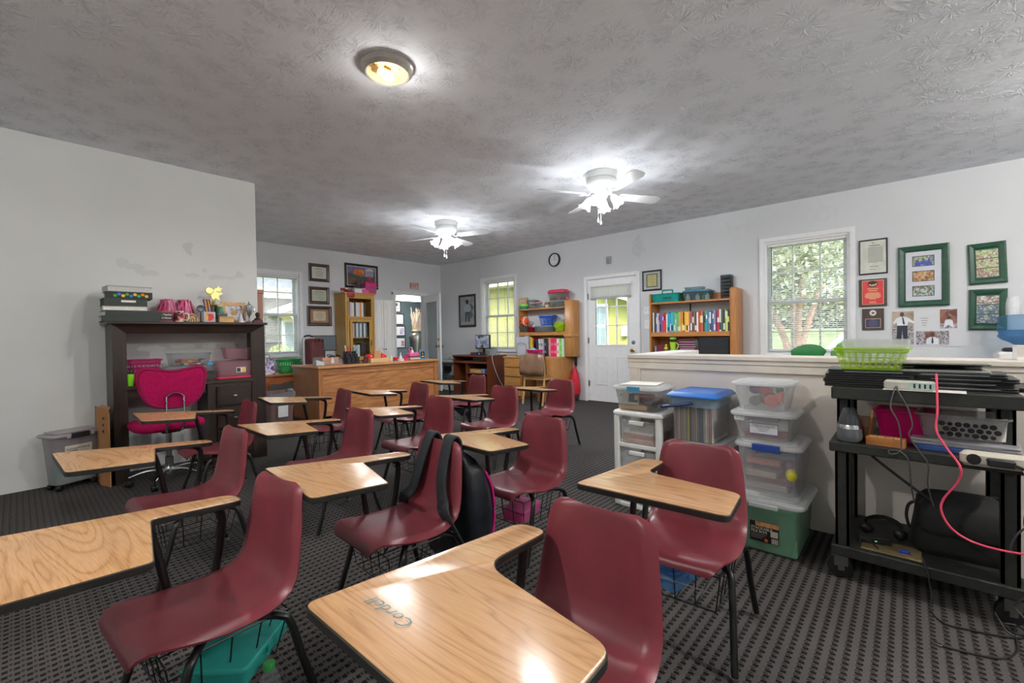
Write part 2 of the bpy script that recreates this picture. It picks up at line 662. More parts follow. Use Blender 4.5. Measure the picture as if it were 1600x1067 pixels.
def wallbox(g, fixed_axis, c0, c1, a0, a1, z0, z1, holes):
 """a wall between c0 and c1 on one axis, running a0..a1, with rectangular openings"""
 As = sorted({a0, a1} | {h[0] for h in holes} | {h[1] for h in holes})
 Zs = sorted({z0, z1} | {h[2] for h in holes} | {h[3] for h in holes})
 for i in range(len(As) - 1):
  for k in range(len(Zs) - 1):
   am, zm = (As[i] + As[i + 1]) / 2, (Zs[k] + Zs[k + 1]) / 2
   if any(h[0] < am < h[1] and h[2] < zm < h[3] for h in holes):
    continue
   if fixed_axis == 'x':
    g.box(c0, c1, As[i], As[i + 1], Zs[k], Zs[k + 1])
   else:
    g.box(As[i], As[i + 1], c0, c1, Zs[k], Zs[k + 1])
 return g

# opening sizes
WIN1 = (.50, 1.385, .82, 2.262)
WIN2 = (5.672, 6.553, .83, 2.262)
WINB = (2.455, 3.30, .845, 2.235)
DOOR1 = (3.14, 4.04, 0, 2.042)
DOOR2 = (5.245, 6.005, 0, 2.035)

struct('floor', G().box(X0, XR + .0, Y0, YB + 0.0, -.12, 0), M_carpet)
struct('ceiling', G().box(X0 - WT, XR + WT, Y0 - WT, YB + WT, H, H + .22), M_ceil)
struct('wall_right', wallbox(G(), 'x', XR, XR + WT, Y0, YB + WT, -.12, H, [WIN1, WIN2, DOOR1]), M_right)
struct('wall_back', wallbox(G(), 'y', YB, YB + WT, X0, XR, -.12, H, [WINB, DOOR2]), M_back)
struct('wall_left', G().box(X0, XP, YP, YP + .13, -.12, H).box(XP - .13, XP, YP + .13, YB, -.12, H), M_left)
struct('wall_side', G().box(X0 - WT, X0, Y0 - WT, YB + WT, -.12, H), M_left)
struct('wall_front', G().box(X0, XR + WT, Y0 - WT, Y0, -.12, H), M_left)
struct('trim_1', G().box(XR - .012, XR, 6.565, 6.60, 0, H - .002), M_right)
struct('trim_3', G().box(XR + WT, XR + .72, Y0, YB, 2.30, 2.42), P('eave_white', '#e6e6e2', .6))
struct('trim_2', G().box(5.2, XR - .002, YB - .02, YB, 2.655, 2.685), M_back)

# half wall with its moulded cap and the short return behind its left end
hw = struct('wall_half', G().box(2.975, 3.15, Y0, 1.50, 0, .935).box(3.15, 3.86, 1.36, 1.50, 0, .935), M_half)
g = G()
for (x0, x1, z0, z1) in ((2.945, 3.18, .945, .972), (2.955, 3.17, .918, .945), (2.960, 2.976, .872, .918)):
 g.rbox(x0, x1, Y0, 1.522, z0, z1, .006)
struct('cap_rail', g, M_trim_d, hw)
struct('cap_rail', G().rbox(3.18, 3.885, 1.335, 1.522, .935, .972, .006), M_white, hw)
struct('corner_trim', G().rbox(2.962, 2.977, 1.452, 1.508, 0, .872, .004).rbox(2.962, 2.977, 1.43, 1.452, 0, .872, .003), M_trim_d, hw)

# ---- windows: local x runs along the wall, local y points outdoors
def frame_mat(axis, c):
 if axis == 'x':
  return Matrix(((0, 1, 0, c), (1, 0, 0, 0), (0, 0, 1, 0), (0, 0, 0, 1)))
 return Matrix(((1, 0, 0, 0), (0, 1, 0, c), (0, 0, 1, 0), (0, 0, 0, 1)))

def sash_window(n, axis, c, op, cols, zmid, zu, zl, cas=.05):
 X = frame_mat(axis, c)
 def gg():
  g = G()
  g.X = X
  return g
 a0, a1, z0, z1 = op
 # jamb liner is the window's own mesh
 g = gg()
 t = .03
 g.box(a0, a0 + t, .0, WT, z0, z1).box(a1 - t, a1, .0, WT, z0, z1).box(a0 + t, a1 - t, 0, WT, z1 - t, z1).box(a0 + t, a1 - t, 0, WT, z0, z0 + t)
 w = struct('window_%d' % n, g, M_vinyl)
 for (x0, x1, q0, q1) in ((a0 - cas, a0 + .006, z0 - .0, z1 + cas), (a1 - .006, a1 + cas, z0 - .0, z1 + cas), (a0 + .006, a1 - .006, z1 - .006, z1 + cas)):
  struct('casing', gg().box(x0, x1, -.018, 0, q0, q1).box(x0 + .012, x1 - .012, -.024, -.018, q0 + .01, q1 - .01), M_trim, w)
 struct('window_sill', gg().rbox(a0 - cas - .015, a1 + cas + .015, -.045, .03, z0 - .03, z0 + .002, .008), M_trim, w)
 struct('apron', gg().box(a0 - cas, a1 + cas, -.014, 0, z0 - .08, z0 - .03), M_trim, w)
 s = .042
 A0, A1 = a0 + t, a1 - t
 for nm, (q0, q1, y0, mz) in {'lower_sash': (z0 + t, zmid + .022, .070, zl), 'upper_sash': (zmid - .022, z1 - t, .100, zu)}.items():
  y1 = y0 + .03
  sash = struct(nm, gg().box(A0, A0 + s, y0, y1, q0, q1).box(A1 - s, A1, y0, y1, q0, q1).box(A0 + s, A1 - s, y0, y1, q0, q0 + s).box(A0 + s, A1 - s, y0, y1, q1 - s, q1), M_vinyl, w)
  B0, B1, C0, C1 = A0 + s, A1 - s, q0 + s, q1 - s
  for x in cols:
   struct('muntin', gg().box(x - .010, x + .010, y0 + .004, y1 - .004, C0, C1), M_vinyl, sash)
  struct('muntin', gg().box(B0, B1, y0 + .005, y1 - .005, mz - .010, mz + .010), M_vinyl, sash)
  xs = [B0] + list(cols) + [B1]
  zs = [C0, mz, C1]
  for i in range(len(xs) - 1):
   for k in range(2):
    struct('pane', gg().box(xs[i], xs[i + 1], y0 + .013, y0 + .016, zs[k], zs[k + 1]), M_glass, sash)
 return w

sash_window(1, 'x', XR, WIN1, (.800, 1.085), 1.492, 1.872, 1.118)
sash_window(2, 'x', XR, WIN2, (5.95, 6.225), 1.525, 1.885, 1.19)
sash_window(3, 'y', YB, WINB, (2.765, 2.990), 1.545, 1.925, 1.19, cas=.055)

M_slat = P('blind_slat', '#e2e2e0', .45, var=.02)
def window_blind(axis, c, op, label, tilt=.32, wand=True, zbot=None):
 a0, a1, z0, z1 = op[0] + .034, op[1] - .034, op[2], op[3] - .032
 zb = z0 + .06 if zbot is None else zbot
 X = frame_mat(axis, c)
 def gg(loc=(0, 0, 0), rx=0):
  g = G()
  g.X = X @ Matrix.Translation(loc) @ Matrix.Rotation(rx, 4, 'X')
  return g
 t = thing('window_blind', label, 'blind', (0, 0, 0))
 obj('headrail', gg().box(a0, a1, .016, .052, z1 - .032, z1), M_slat, t)
 base = None
 z = z1 - .045
 while z > zb + .015:
  if base is None:
   base = obj('slat', gg((0, .035, 0), tilt).box(a0 + .004, a1 - .004, -.0125, .0125, -.0007, .0007), M_slat, t, smooth=0)
   base.location.z = z
  else:
   cpy = base.copy()
   COL.objects.link(cpy)
   cpy.location.z = z
  z -= .0226
 obj('bottom_rail', gg().rbox(a0 + .003, a1 - .003, .022, .048, zb - .008, zb + .008, .004), M_slat, t)
 for k in (.12, .88):
  x = a0 + (a1 - a0) * k
  obj('ladder_cord', gg().tube([(x, .022, zb), (x, .022, z1 - .02)], .0012, 5).tube([(x, .048, zb), (x, .048, z1 - .02)], .0012, 5), M_slat, t)
 if wand:
  x = a1 - .05 if axis == 'x' else a0 + .05
  obj('tilt_wand', gg().tube([(x, .012, z1 - .03), (x, .010, z1 - .66)], .004, 6), M_dark, t)
 return t
window_blind('x', XR, WIN1, 'white slatted blind lowered over the window beside the framed letter and red plaque')
window_blind('x', XR, WIN2, 'white slatted blind lowered over the window behind the small computer desk', wand=False)
window_blind('y', YB, WINB, 'white slatted blind lowered over the window above the bright green basket', wand=False)

# ---- door 1: half-glazed entry door in the right wall
def entry_door():
 y0, y1, _, zt = DOOR1
 g = G()
 g.box(XR, XR + WT, y0, y0 + .012, 0, zt).box(XR, XR + WT, y1 - .012, y1, 0, zt).box(XR, XR + WT, y0 + .012, y1 - .012, zt - .012, zt)
 d = struct('door_1', g, M_trim)
 for (a, b, q0, q1) in ((y0 - .052, y0 + .004, 0, zt + .05), (y1 - .004, y1 + .052, 0, zt + .05), (y0 + .004, y1 - .004, zt - .004, zt + .05)):
  struct('casing', G().box(XR - .018, XR, a, b, q0, q1).box(XR - .023, XR - .018, a + .012, b - .012, q0, q1 - .01), M_trim, d)
 s0, s1, xt = y0 + .016, y1 - .016, XR + .006
 gl = (3.312, 3.885, .95, 1.88)
 leaf = struct('door_leaf', wallbox(G(), 'x', xt, xt + .042, s0, s1, .012, zt - .016, [gl]), M_door, d)
 for (a, b) in ((3.30, 3.515), (3.675, 3.885)):
  for k, (i, p) in enumerate(((0, .006), (.022, .002), (.034, .009))):
   o_ = wallbox(G(), 'x', xt - .011, xt + .001, a, b, .285, .755, [(a + .016, b - .016, .301, .739)]) if k == 0 else G().box(xt - p, xt + .001, a + i + .012, b - i - .012, .297 + i, .743 - i)
   struct('raised_panel', o_, M_door, leaf)
 e = .022
 struct('glazing_frame', wallbox(G(), 'x', xt - .010, xt + .02, gl[0] - e, gl[1] + e, gl[2] - e, gl[3] + e, [gl]), M_door, leaf)
 for y in (3.503, 3.694):
  struct('muntin', G().box(xt - .004, xt + .03, y - .008, y + .008, gl[2], gl[3]), M_door, leaf)
 for z in (1.26, 1.57):
  struct('muntin', G().box(xt - .003, xt + .028, gl[0], gl[1], z - .008, z + .008), M_door, leaf)
 ys, zs = (3.312, 3.503, 3.694, 3.885), (.95, 1.26, 1.57, 1.88)
 for i in range(3):
  for k in range(3):
   struct('pane', G().box(xt + .012, xt + .015, ys[i], ys[i + 1], zs[k], zs[k + 1]), M_glass, leaf)
 g = G()
 g.X = Matrix.Translation((xt, 3.222, .862)) @ Matrix.Rotation(-PI / 2, 4, 'Y')
 g.lathe([(.028, 0), (.03, .004), (.012, .012), (.010, .03), (.022, .036), (.027, .05), (.022, .062), (.004, .066)], 16)
 struct('door_knob', g, M_brass, leaf, smooth=40)
 g = G()
 g.X = Matrix.Translation((xt, 3.215, .985)) @ Matrix.Rotation(-PI / 2, 4, 'Y')
 g.lathe([(.031, 0), (.031, .006), (.024, .016), (.012, .018), (.012, .022), (.002, .024)], 16)
 struct('deadbolt', g, P('satin_nickel', '#8f9092', .35, 1, var=.05), leaf, smooth=40)
 for z in (.3, 1.02, 1.76):
  struct('hinge', G().cyl((XR - .008, s1 + .004), .007, z - .05, z + .05, 8).box(XR - .004, XR + .008, s1 - .01, s1 + .012, z - .045, z + .045), P('satin_nickel', '#8f9092', .35, 1), d)
 struct('threshold', G().box(XR - .02, XR + WT, y0, y1, 0, .012), M_dark, d)
 # short blind on the door
 t = thing('door_blind', 'short white raised blind across the top of the entry door glass', 'blind', (0, 0, 0))
 xb = xt - .03
 obj('headrail', G().box(xb - .016, xb + .016, 3.225, 3.965, 1.905, 1.938), M_slat, t)
 obj('mount_bracket', G().box(xb + .016, xt, 3.3, 3.33, 1.91, 1.93).box(xb + .016, xt, 3.86, 3.89, 1.91, 1.93), M_slat, t)
 base = None
 for i in range(9):
  if base is None:
   base = obj('slat', G().at((xb, 0, 0), ry=.80).box(-.0125, .0125, 3.235, 3.955, -.0007, .0007), M_slat, t, smooth=0)
  else:
   cpy = base.copy()
   COL.objects.link(cpy)
   cpy.location.z = 1.890 - i * .0195
 base.location.z = 1.890
 obj('bottom_rail', G().rbox(xb - .013, xb + .013, 3.235, 3.955, 1.700, 1.724, .004).box(xb - .012, xb + .012, 3.238, 3.952, 1.724, 1.732), P('blind_rail_grey', '#a9abad', .5), t)
 for y in (3.36, 3.60, 3.83):
  obj('ladder_cord', G().tube([(xb - .015, y, 1.71), (xb - .015, y, 1.92)], .0015, 5), M_slat, t)
 return d
entry_door()

# ---- door 2: doorway in the back wall with its glazed leaf swung into the room
def back_door():
 x0, x1, _, zt = DOOR2
 g = G()
 g.box(x0, x0 + .015, YB, YB + WT, 0, zt).box(x1 - .015, x1, YB, YB + WT, 0, zt).box(x0 + .015, x1 - .015, YB, YB + WT, zt - .015, zt)
 d = struct('door_2', g, M_trim)
 for (a, b, q0, q1) in ((x0 - .06, x0 + .004, 0, zt + .055), (x1 - .004, x1 + .06, 0, zt + .055), (x0 + .004, x1 - .004, zt - .004, zt + .055)):
  struct('casing', G().box(a, b, YB - .02, YB, q0, q1), M_trim, d)
 Wd = .742
 ang = math.radians(-103)
 X = Matrix.Translation((x1 - .018, YB - .02, 0)) @ Matrix.Rotation(ang, 4, 'Z')
 def gg():
  g = G()
  g.X = X
  return g
 gl = (.11, Wd - .11, .62, 1.86)
 leaf = struct('door_leaf', wallbox(gg(), 'y', -.02, .02, 0, Wd, .012, zt - .02, [gl]), M_door, d)
 struct('glazing_frame', wallbox(gg(), 'y', -.028, .028, gl[0] - .02, gl[1] + .02, gl[2] - .02, gl[3] + .02, [gl]), M_door, leaf)
 struct('pane', gg().box(gl[0], gl[1], -.002, .002, gl[2], gl[3]), M_glass, leaf)
 for s in (1, -1):
  g = G()
  g.X = X @ Matrix.Translation((Wd - .06, s * .02, .93)) @ Matrix.Rotation(-s * PI / 2, 4, 'X')
  g.lathe([(.028, 0), (.012, .012), (.010, .03), (.022, .036), (.027, .05), (.022, .062), (.004, .066)], 14)
  struct('door_knob', g, M_brass, leaf, smooth=40)
  g = G()
  g.X = X @ Matrix.Translation((Wd - .06, s * .02, 1.07)) @ Matrix.Rotation(-s * PI / 2, 4, 'X')
  g.lathe([(.026, 0), (.024, .01), (.004, .014)], 14)
  struct('deadbolt', g, M_brass, leaf, smooth=40)
back_door()

# ---- the room beyond the doorway
RX0, RX1, RY1, RH = 4.6, 7.6, 9.7, 2.10
struct('floor_beyond', G().box(RX0, RX1, YB + .0, RY1, -.12, -.001), P('brown_floor', '#6b5a4a', .6))
struct('ceiling_beyond', G().box(RX0 - .1, RX1 + .1, YB + WT, RY1 + .1, RH, RH + .08), M_white)
struct('wall_beyond', G().box(RX0, RX1, RY1, RY1 + .1, -.12, RH).box(RX0 - .1, RX0, YB + WT, RY1 + .1, -.12, RH).box(RX1, RX1 + .1, YB + WT, RY1 + .1, -.12, RH), M_teal)
t = thing('ceiling_light', 'white strip light on the ceiling of the room through the doorway', 'light', (6.3, 9.0, RH))
obj('housing', G().box(-.45, .45, -.06, .06, -.05, 0), M_white, t)
obj('diffuser', G().rbox(-.44, .44, -.055, .055, -.10, -.05, .02), P('lit_diffuser', '#f4f6f8', .4, var=0, emit=2.5), t)
ld = bpy.data.lights.new('strip_lamp', 'POINT')
ld.energy = 9
ld.shadow_soft_size = .2
lo = bpy.data.objects.new('strip_lamp', ld)
lo.location = (0, -.1, -.25)
lo.parent = t
COL.objects.link(lo)

# ---------------------------------------------------------------- outdoors
M_grass = P('lawn', '#667c44', .95, var=.35, vs=2.5)
struct('ground', G().box(-30, 60, -30, 60, -.45, -.30), M_grass)
struct('bank', G().add([(10.7, -12, -.3), (27, -12, 1.25), (27, 6.5, 1.25), (10.7, 5.6, -.3), (60, -12, 1.3), (60, 9, 1.3)], [(0, 1, 2, 3), (1, 4, 5, 2)]), M_grass)
struct('driveway', G().add([(15.5, 2.15, .166), (26.5, 2.2, 1.212), (26.5, -2.5, 1.212), (15.5, -2.5, .166)], [(0, 1, 2, 3)]).box(XR + WT, 9.4, 3.0, 4.2, -.3, -.29), P('concrete', '#c6cad0', .9, var=.08))

def leaf_cloud(centers, n, size, seed, mname, c1, c2, squash=.8):
 r = random.Random(seed)
 vs, fs = [], []
 for i in range(n):
  c, rad = r.choice(centers)
  d = Vector((r.gauss(0, 1), r.gauss(0, 1), r.gauss(0, 1))).normalized() * rad * (r.random() ** .4)
  d.z *= squash
  p = Vector(c) + d
  u = Vector((r.gauss(0, 1), r.gauss(0, 1), r.gauss(0, 1))).normalized()
  w = u.cross(Vector((r.gauss(0, 1), r.gauss(0, 1), r.gauss(0, 1)))).normalized()
  k = size * r.uniform(.6, 1.3)
  o = len(vs)
  vs += [p - u * k, p + w * k * .45, p + u * k, p - w * k * .45]
  fs.append((o, o + 1, o + 2, o + 3))
 g = G()
 g.add(vs, fs)
 return g, FOLIAGE(mname, c1, c2)

def tree(label, x, y, h, spread, seed, c1, c2, n=2600, low=.45, mname=None):
 t = thing('tree', label, 'tree', (x, y, -.3), 0, 'trees outside the right window')
 r = random.Random(seed)
 g = G()
 tips = []
 for k in range(4):
  a = k * 1.6 + r.random()
  b = Vector((math.cos(a) * spread * .55, math.sin(a) * spread * .55, h * r.uniform(.6, .85)))
  g.tube(smooth_path([(r.uniform(-.08, .08), r.uniform(-.08, .08), 0), (b.x * .25, b.y * .25, h * low * .7), b], 4), [.10 - .006 * i for i in range(9)], 7)
  tips.append(b)
 obj('trunk', g, P('pink_bark', '#8a6a58', .9, var=.2), t)
 cs = [(tuple(b + Vector((r.uniform(-.3, .3), r.uniform(-.3, .3), r.uniform(-.2, .5)))), spread * r.uniform(.45, .7)) for b in tips for _ in range(3)]
 cs = [((c[0], c[1], max(c[2], h * low + rad * .5)), rad) for c, rad in cs]
 gg, m = leaf_cloud(cs, n, .085, seed, mname or 'leaves_%d' % seed, c1, c2)
 f = obj('foliage', gg, m, t, smooth=0)
 f['kind'] = 'stuff'
tree('spreading tree with reddish forked trunk outside the right window', 12.3, 2.0, 4.2, 1.7, 3, '#666d52', '#aeb39c', 5200, .42)
tree('pale tall tree at the far edge of the lawn, left of the forked one', 18.5, 5.6, 6.0, 2.2, 4, '#80866f', '#bcc0ae', 3600, .2)
tree('bushy yellow-green tree far behind the forked one', 31.0, 5.4, 8.5, 2.6, 5, '#74795c', '#b4b694', 4200, .1)
tree('tall grey-green tree behind the driveway', 31.5, -1.6, 8.5, 2.6, 6, '#6e7664', '#acb29f', 4200, .1)
def shrub(label, x, y, w, h, seed, c1, c2):
 r = random.Random(seed)
 cs = [((x + r.uniform(-.4, .4), y + w * (i / 7 - .5), 1.2 + h * r.uniform(.1, .7)), min(h, w) * .40) for i in range(8)]
 g, m = leaf_cloud(cs, 5200, .15, seed, 'shrub_%d' % seed, c1, c2)
 solo('shrub', label, 'shrub', g, m, smooth=0, kind='stuff')
shrub('tall dark shrub row at the left far edge of the lawn', 28.0, 9.4, 4.2, 3.8, 41, '#555c48', '#959b80')
shrub('tall olive shrub row behind the forked tree', 28.0, 3.6, 4.2, 3.6, 42, '#5c614a', '#9fa283')
shrub('tall grey-green shrub row beyond the driveway', 28.0, -2.6, 4.2, 3.8, 43, '#5c6454', '#999f8a')

def yellow_house():
 M_y = P('lime_siding', '#a5a35c', .7, var=.06, vs=3)
 M_w = P('house_white', '#eceae4', .6, var=.03)
 t = thing('neighbour_house', 'lime yellow house with vertical siding outside the right-hand door and window', 'house', (9.6, 0, -.3))
 y = 5.5
 b = None
 while y < 11.5:
  if b is None:
   b = obj('siding_board', G().box(0, .1, .006, .30, 0, 2.85).box(-.02, 0, -.02, .022, 0, 2.85), M_y, t, smooth=0)
   b.location = (0, y, 0)
  else:
   q = b.copy()
   COL.objects.link(q)
   q.location = (0, y, 0)
  y += .305
 obj('wall', G().box(.1, 1.0, 4.2, 11.6, 0, 2.85).box(.0, .1, 4.4, 5.5, 0, 2.28), M_y, t)
 obj('soffit', G().box(-.55, 1.2, 5.3, 11.8, 2.82, 3.0), M_w, t)
 obj('porch_roof', G().add([(-.4, 5.55, 2.42), (-.4, 4.0, 1.95), (.9, 4.0, 1.95), (.9, 5.55, 2.42), (-.4, 5.55, 2.62), (-.4, 4.0, 2.15), (.9, 4.0, 2.15), (.9, 5.55, 2.62)],
  [(0, 1, 2, 3), (4, 5, 6, 7), (0, 1, 5, 4), (1, 2, 6, 5), (2, 3, 7, 6), (0, 3, 7, 4)]), M_w, t)
 w = obj('window', G().box(-.05, -.02, 5.42, 5.86, 1.10, 2.16), M_w, t)
 for z0, z1 in ((1.18, 1.60), (1.66, 2.08)):
  for y0, y1 in ((5.49, 5.635), (5.645, 5.79)):
   obj('pane', G().box(-.055, -.05, y0, y1, z0, z1), P('dark_pane', '#7f8f92', .15, spec=.6), w)
 obj('electric_meter', G().rbox(-.10, 0, 4.92, 5.06, 1.36, 1.62, .02), P('meter_grey', '#b9bbbb', .5), t)
yellow_house()

def back_house():
 M_r = P('grey_shingle', '#5c6064', .9, var=.25, vs=20)
 M_b = P('tan_siding', '#8d7563', .8, var=.12, vs=6)
 M_f = P('beige_fascia', '#cfae8c', .7)
 M_y = P('gable_cream', '#e4cfa0', .7)
 M_w = P('house_white', '#eceae4', .6)
 t = thing('neighbour_house', 'tan house with a grey roof and cream gable seen through the back window', 'house', (0, 14.0, -.3))
 obj('wall', G().box(2.0, 9.5, .3, 3, 0, 2.4), P('house_brick', '#6f5a4e', .85, var=.2, vs=10), t)
 obj('roof', G().add([(1.5, 0, 2.95), (10, 0, 2.95), (10, 3.2, 5.0), (1.5, 3.2, 5.0)], [(0, 1, 2, 3)]), M_r, t)
 obj('fascia', G().box(1.5, 10, -.05, .0, 2.72, 2.97), M_f, t)
 obj('gutter', G().box(1.5, 10, -.1, -.05, 2.66, 2.73), M_w, t)
 obj('shade_panel', G().box(1.5, 9.5, .1, .3, 1.35, 2.66), P('dusky_wall', '#6a665f', .8, var=.12, vs=8), t)
 g = G()
 g.add([(5.05, -.9, 2.20), (7.2, -.9, 3.05), (7.2, -.9, 1.95), (5.35, -.9, 1.95)], [(0, 1, 2, 3)])
 g.add([(5.05, -.2, 2.20), (7.2, -.2, 3.05), (7.2, -.2, 1.95), (5.35, -.2, 1.95)], [(0, 1, 2, 3)])
 obj('gable', g, M_y, t)
 obj('gable_rake', G().add([(4.95, -1.0, 2.15), (7.3, -1.0, 3.08), (7.3, -1.0, 3.2), (4.95, -1.0, 2.27), (4.95, .1, 2.15), (7.3, .1, 3.08), (7.3, .1, 3.2), (4.95, .1, 2.27)],
  [(0, 1, 2, 3), (4, 5, 6, 7), (0, 1, 5, 4), (3, 2, 6, 7), (0, 3, 7, 4)]), M_w, t)
 w = obj('window', G().box(5.35, 6.0, .05, .1, .9, 2.0), M_w, t)
 obj('pane', G().box(5.42, 5.93, .02, .05, .97, 1.93), P('dark_pane', '#7f8f92', .15, spec=.6), w)
yard = back_house()
cs = [((3.0 + .22 * i + RND.uniform(-.05, .05), 10.6 + RND.uniform(-.1, .1), RND.uniform(.0, .78)), .32) for i in range(20)]
g, m = leaf_cloud(cs, 3600, .06, 21, 'hedge_leaves', '#8aa030', '#e2e58c')
h = solo('hedge', 'clipped yellow-green hedge just outside the back window', 'hedge', g, m, smooth=0, kind='stuff')

# ---------------------------------------------------------------- student desks
M_shell = P('maroon_shell', '#7c343d', .36, spec=.45, var=.10, vs=9, bump=.05, bs=260)
M_frame = P('black_tube', '#121413', .38, spec=.55, var=.2)
M_edge = P('black_edge_band', '#1d1b18', .5, var=.3, vs=40)
M_glide = P('steel_glide', '#6e6e6a', .4, .8)

def desk_laminate():
 t = NT('oak_laminate')
 tc = t.n('ShaderNodeTexCoord')
 mp = t.n('ShaderNodeMapping')
 mp.inputs['Scale'].default_value = (1, .13, 1)
 t.l(tc.outputs['Object'], mp.inputs[0])
 oi = t.n('ShaderNodeObjectInfo')
 off = t.n('ShaderNodeVectorMath', operation='ADD')
 t.l(mp.outputs[0], off.inputs[0])
 cb = t.n('ShaderNodeCombineXYZ')
 t.l(t.math('MULTIPLY', oi.outputs['Random'], 9), cb.inputs[1])
 t.l(t.math('MULTIPLY', oi.outputs['Random'], 3), cb.inputs[0])
 t.l(cb.outputs[0], off.inputs[1])
 big = t.noise(off.outputs[0], 7.5, 2, .5, .5)
 rings = t.math('ABSOLUTE', t.math('SUBTRACT', t.math('FRACT', t.math('MULTIPLY', big.outputs[0], 15)), .5))
 rings = t.math('POWER', t.math('MULTIPLY', rings, 2), 3.0)
 mp2 = t.n('ShaderNodeMapping')
 mp2.inputs['Scale'].default_value = (1, .05, 1)
 t.l(tc.outputs['Object'], mp2.inputs[0])
 pores = t.noise(mp2.outputs[0], 300, 2)
 p = t.math('MULTIPLY', pores.outputs[0], .62)
 f = t.math('ADD', p, t.math('MULTIPLY', rings, .32))
 col = t.ramp(f, [(.2, lin('#cfa272')), (.42, lin('#c39260')), (.75, lin('#9c6b3e'))])
 smear = t.noise(tc.outputs['Object'], 7, 2, .5)
 sm = t.n('ShaderNodeMapRange')
 sm.inputs[1].default_value, sm.inputs[2].default_value, sm.inputs[4].default_value = .5, .85, .35
 t.l(smear.outputs[0], sm.inputs[0])
 col = t.mix(sm.outputs[0], col, lin('#7d6a55'))
 tint = t.mix(t.math('MULTIPLY', oi.outputs['Random'], .35), col, lin('#c9a27c'))
 b = t.bsdf(.22, 0, .5, tint)
 rn = t.noise(tc.outputs['Object'], 14, 3)
 t.l(t.math('MULTIPLY_ADD', rn.outputs[0], .06, .19), b.inputs['Roughness'])
 return t.m
M_lam = desk_laminate()

def shell_mesh():
 # side profile (forward u, height z), half width
 prof = [(.178, .322, .135), (.176, .336, .152), (.166, .346, .165), (.145, .350, .174), (.105, .347, .181), (.05, .341, .186), (-.01, .336, .188), (-.07, .334, .188),
   (-.12, .337, .187), (-.157, .347, .185), (-.186, .367, .183), (-.203, .395, .181), (-.212, .43, .178), (-.219, .47, .174), (-.226, .515, .169), (-.233, .56, .163),
   (-.239, .60, .157), (-.243, .625, .151), (-.246, .640, .143), (-.249, .650, .128), (-.252, .654, .105)]
 n = len(prof)
 T = 17
 rows = []
 for i, (u, z, w) in enumerate(prof):
  a, b = prof[max(0, i - 1)], prof[min(n - 1, i + 1)]
  tx, tz = b[0] - a[0], b[1] - a[1]
  L = math.hypot(tx, tz)
  nx, nz = tz / L, -tx / L       # towards the sitter: up on the seat, forward on the back
  s = i / (n - 1)
  row = []
  for k in range(T):
   q = -1 + 2 * k / (T - 1)
   q = math.copysign(abs(q) ** .85, q)
   dish = (.013 + .006 * min(1, max(0, s - .1) / .7)) * (q * q - .22) * min(1, s / .16) * min(1, (1.02 - s) / .12)
   ed = max(0, (abs(q) - .86) / .14)
   roll = -.019 * ed ** 1.6 * min(1, max(0, (s - .14) / .16)) * min(1, max(0, (1.0 - s) / .10))
   d = dish + roll
   v = q * w * (1 - .0 * ed)
   row.append((u + nx * d, v, z + nz * d))
  rows.append(row)
 g = G()
 vs = [p for r in rows for p in r]
 fs = [(i * T + k, i * T + k + 1, (i + 1) * T + k + 1, (i + 1) * T + k) for i in range(n - 1) for k in range(T - 1)]
 g.add(vs, fs)
 me = mesh_of('seat_shell', g, M_shell, 70)
 bm = bmesh.new()
 bm.from_mesh(me)
 bmesh.ops.solidify(bm, geom=bm.faces[:], thickness=.007)
 bmesh.ops.recalc_face_normals(bm, faces=bm.faces)
 bm.to_mesh(me)
 bm.free()
 me.polygons.foreach_set('use_smooth', [True] * len(me.polygons))
 me.set_sharp_from_angle(angle=math.radians(60))
 return me

TZ0, TK = .604, .090          # tablet height at u = .1 and its forward rise
def tablet(rounded, sx=1.0, sy=1.0):
 P_ = [(.415, .218), (-.178, .212), (-.182, .125), (.075, .108), (.150, -.228), (.424, -.247)]
 if rounded:
  Rr = [.022, .045, .035, .085, .05, .03]
 else:
  Rr = [.018, .04, .035, .028, .022, .022]
 pts = [(x * sx, y * sy) for x, y in round_poly(P_, Rr, 6)]
 def ring(d, dz):
  c = len(pts)
  out = []
  for i in range(c):
   a, b, p = Vector(pts[i - 1]), Vector(pts[(i + 1) % c]), Vector(pts[i])
   t = (b - a).normalized()
   nrm = Vector((t.y, -t.x))
   q = p - nrm * d if True else p
   out.append((q.x, q.y, TZ0 + TK * (p.x - .1) + dz))
  return out
 area = sum(pts[i - 1][0] * pts[i][1] - pts[i][0] * pts[i - 1][1] for i in range(len(pts)))
 sgn = -1 if area > 0 else 1
 top = G().rings([ring(sgn * .004 * -1, -.016), ring(0, -.016), ring(0, -.001), ring(sgn * -.0015, 0)][1:], 0)
 e = G()
 e.rings([ring(0, -.021), ring(sgn * .0025, -.019), ring(sgn * .0025, -.004), ring(0, -.002)], 0, caps=False)
 e.rings([ring(0, -.021), ring(0, -.0212)], 0)
 return mesh_of('desktop', top, M_lam, 30), mesh_of('edge_band', e, M_edge, 30)

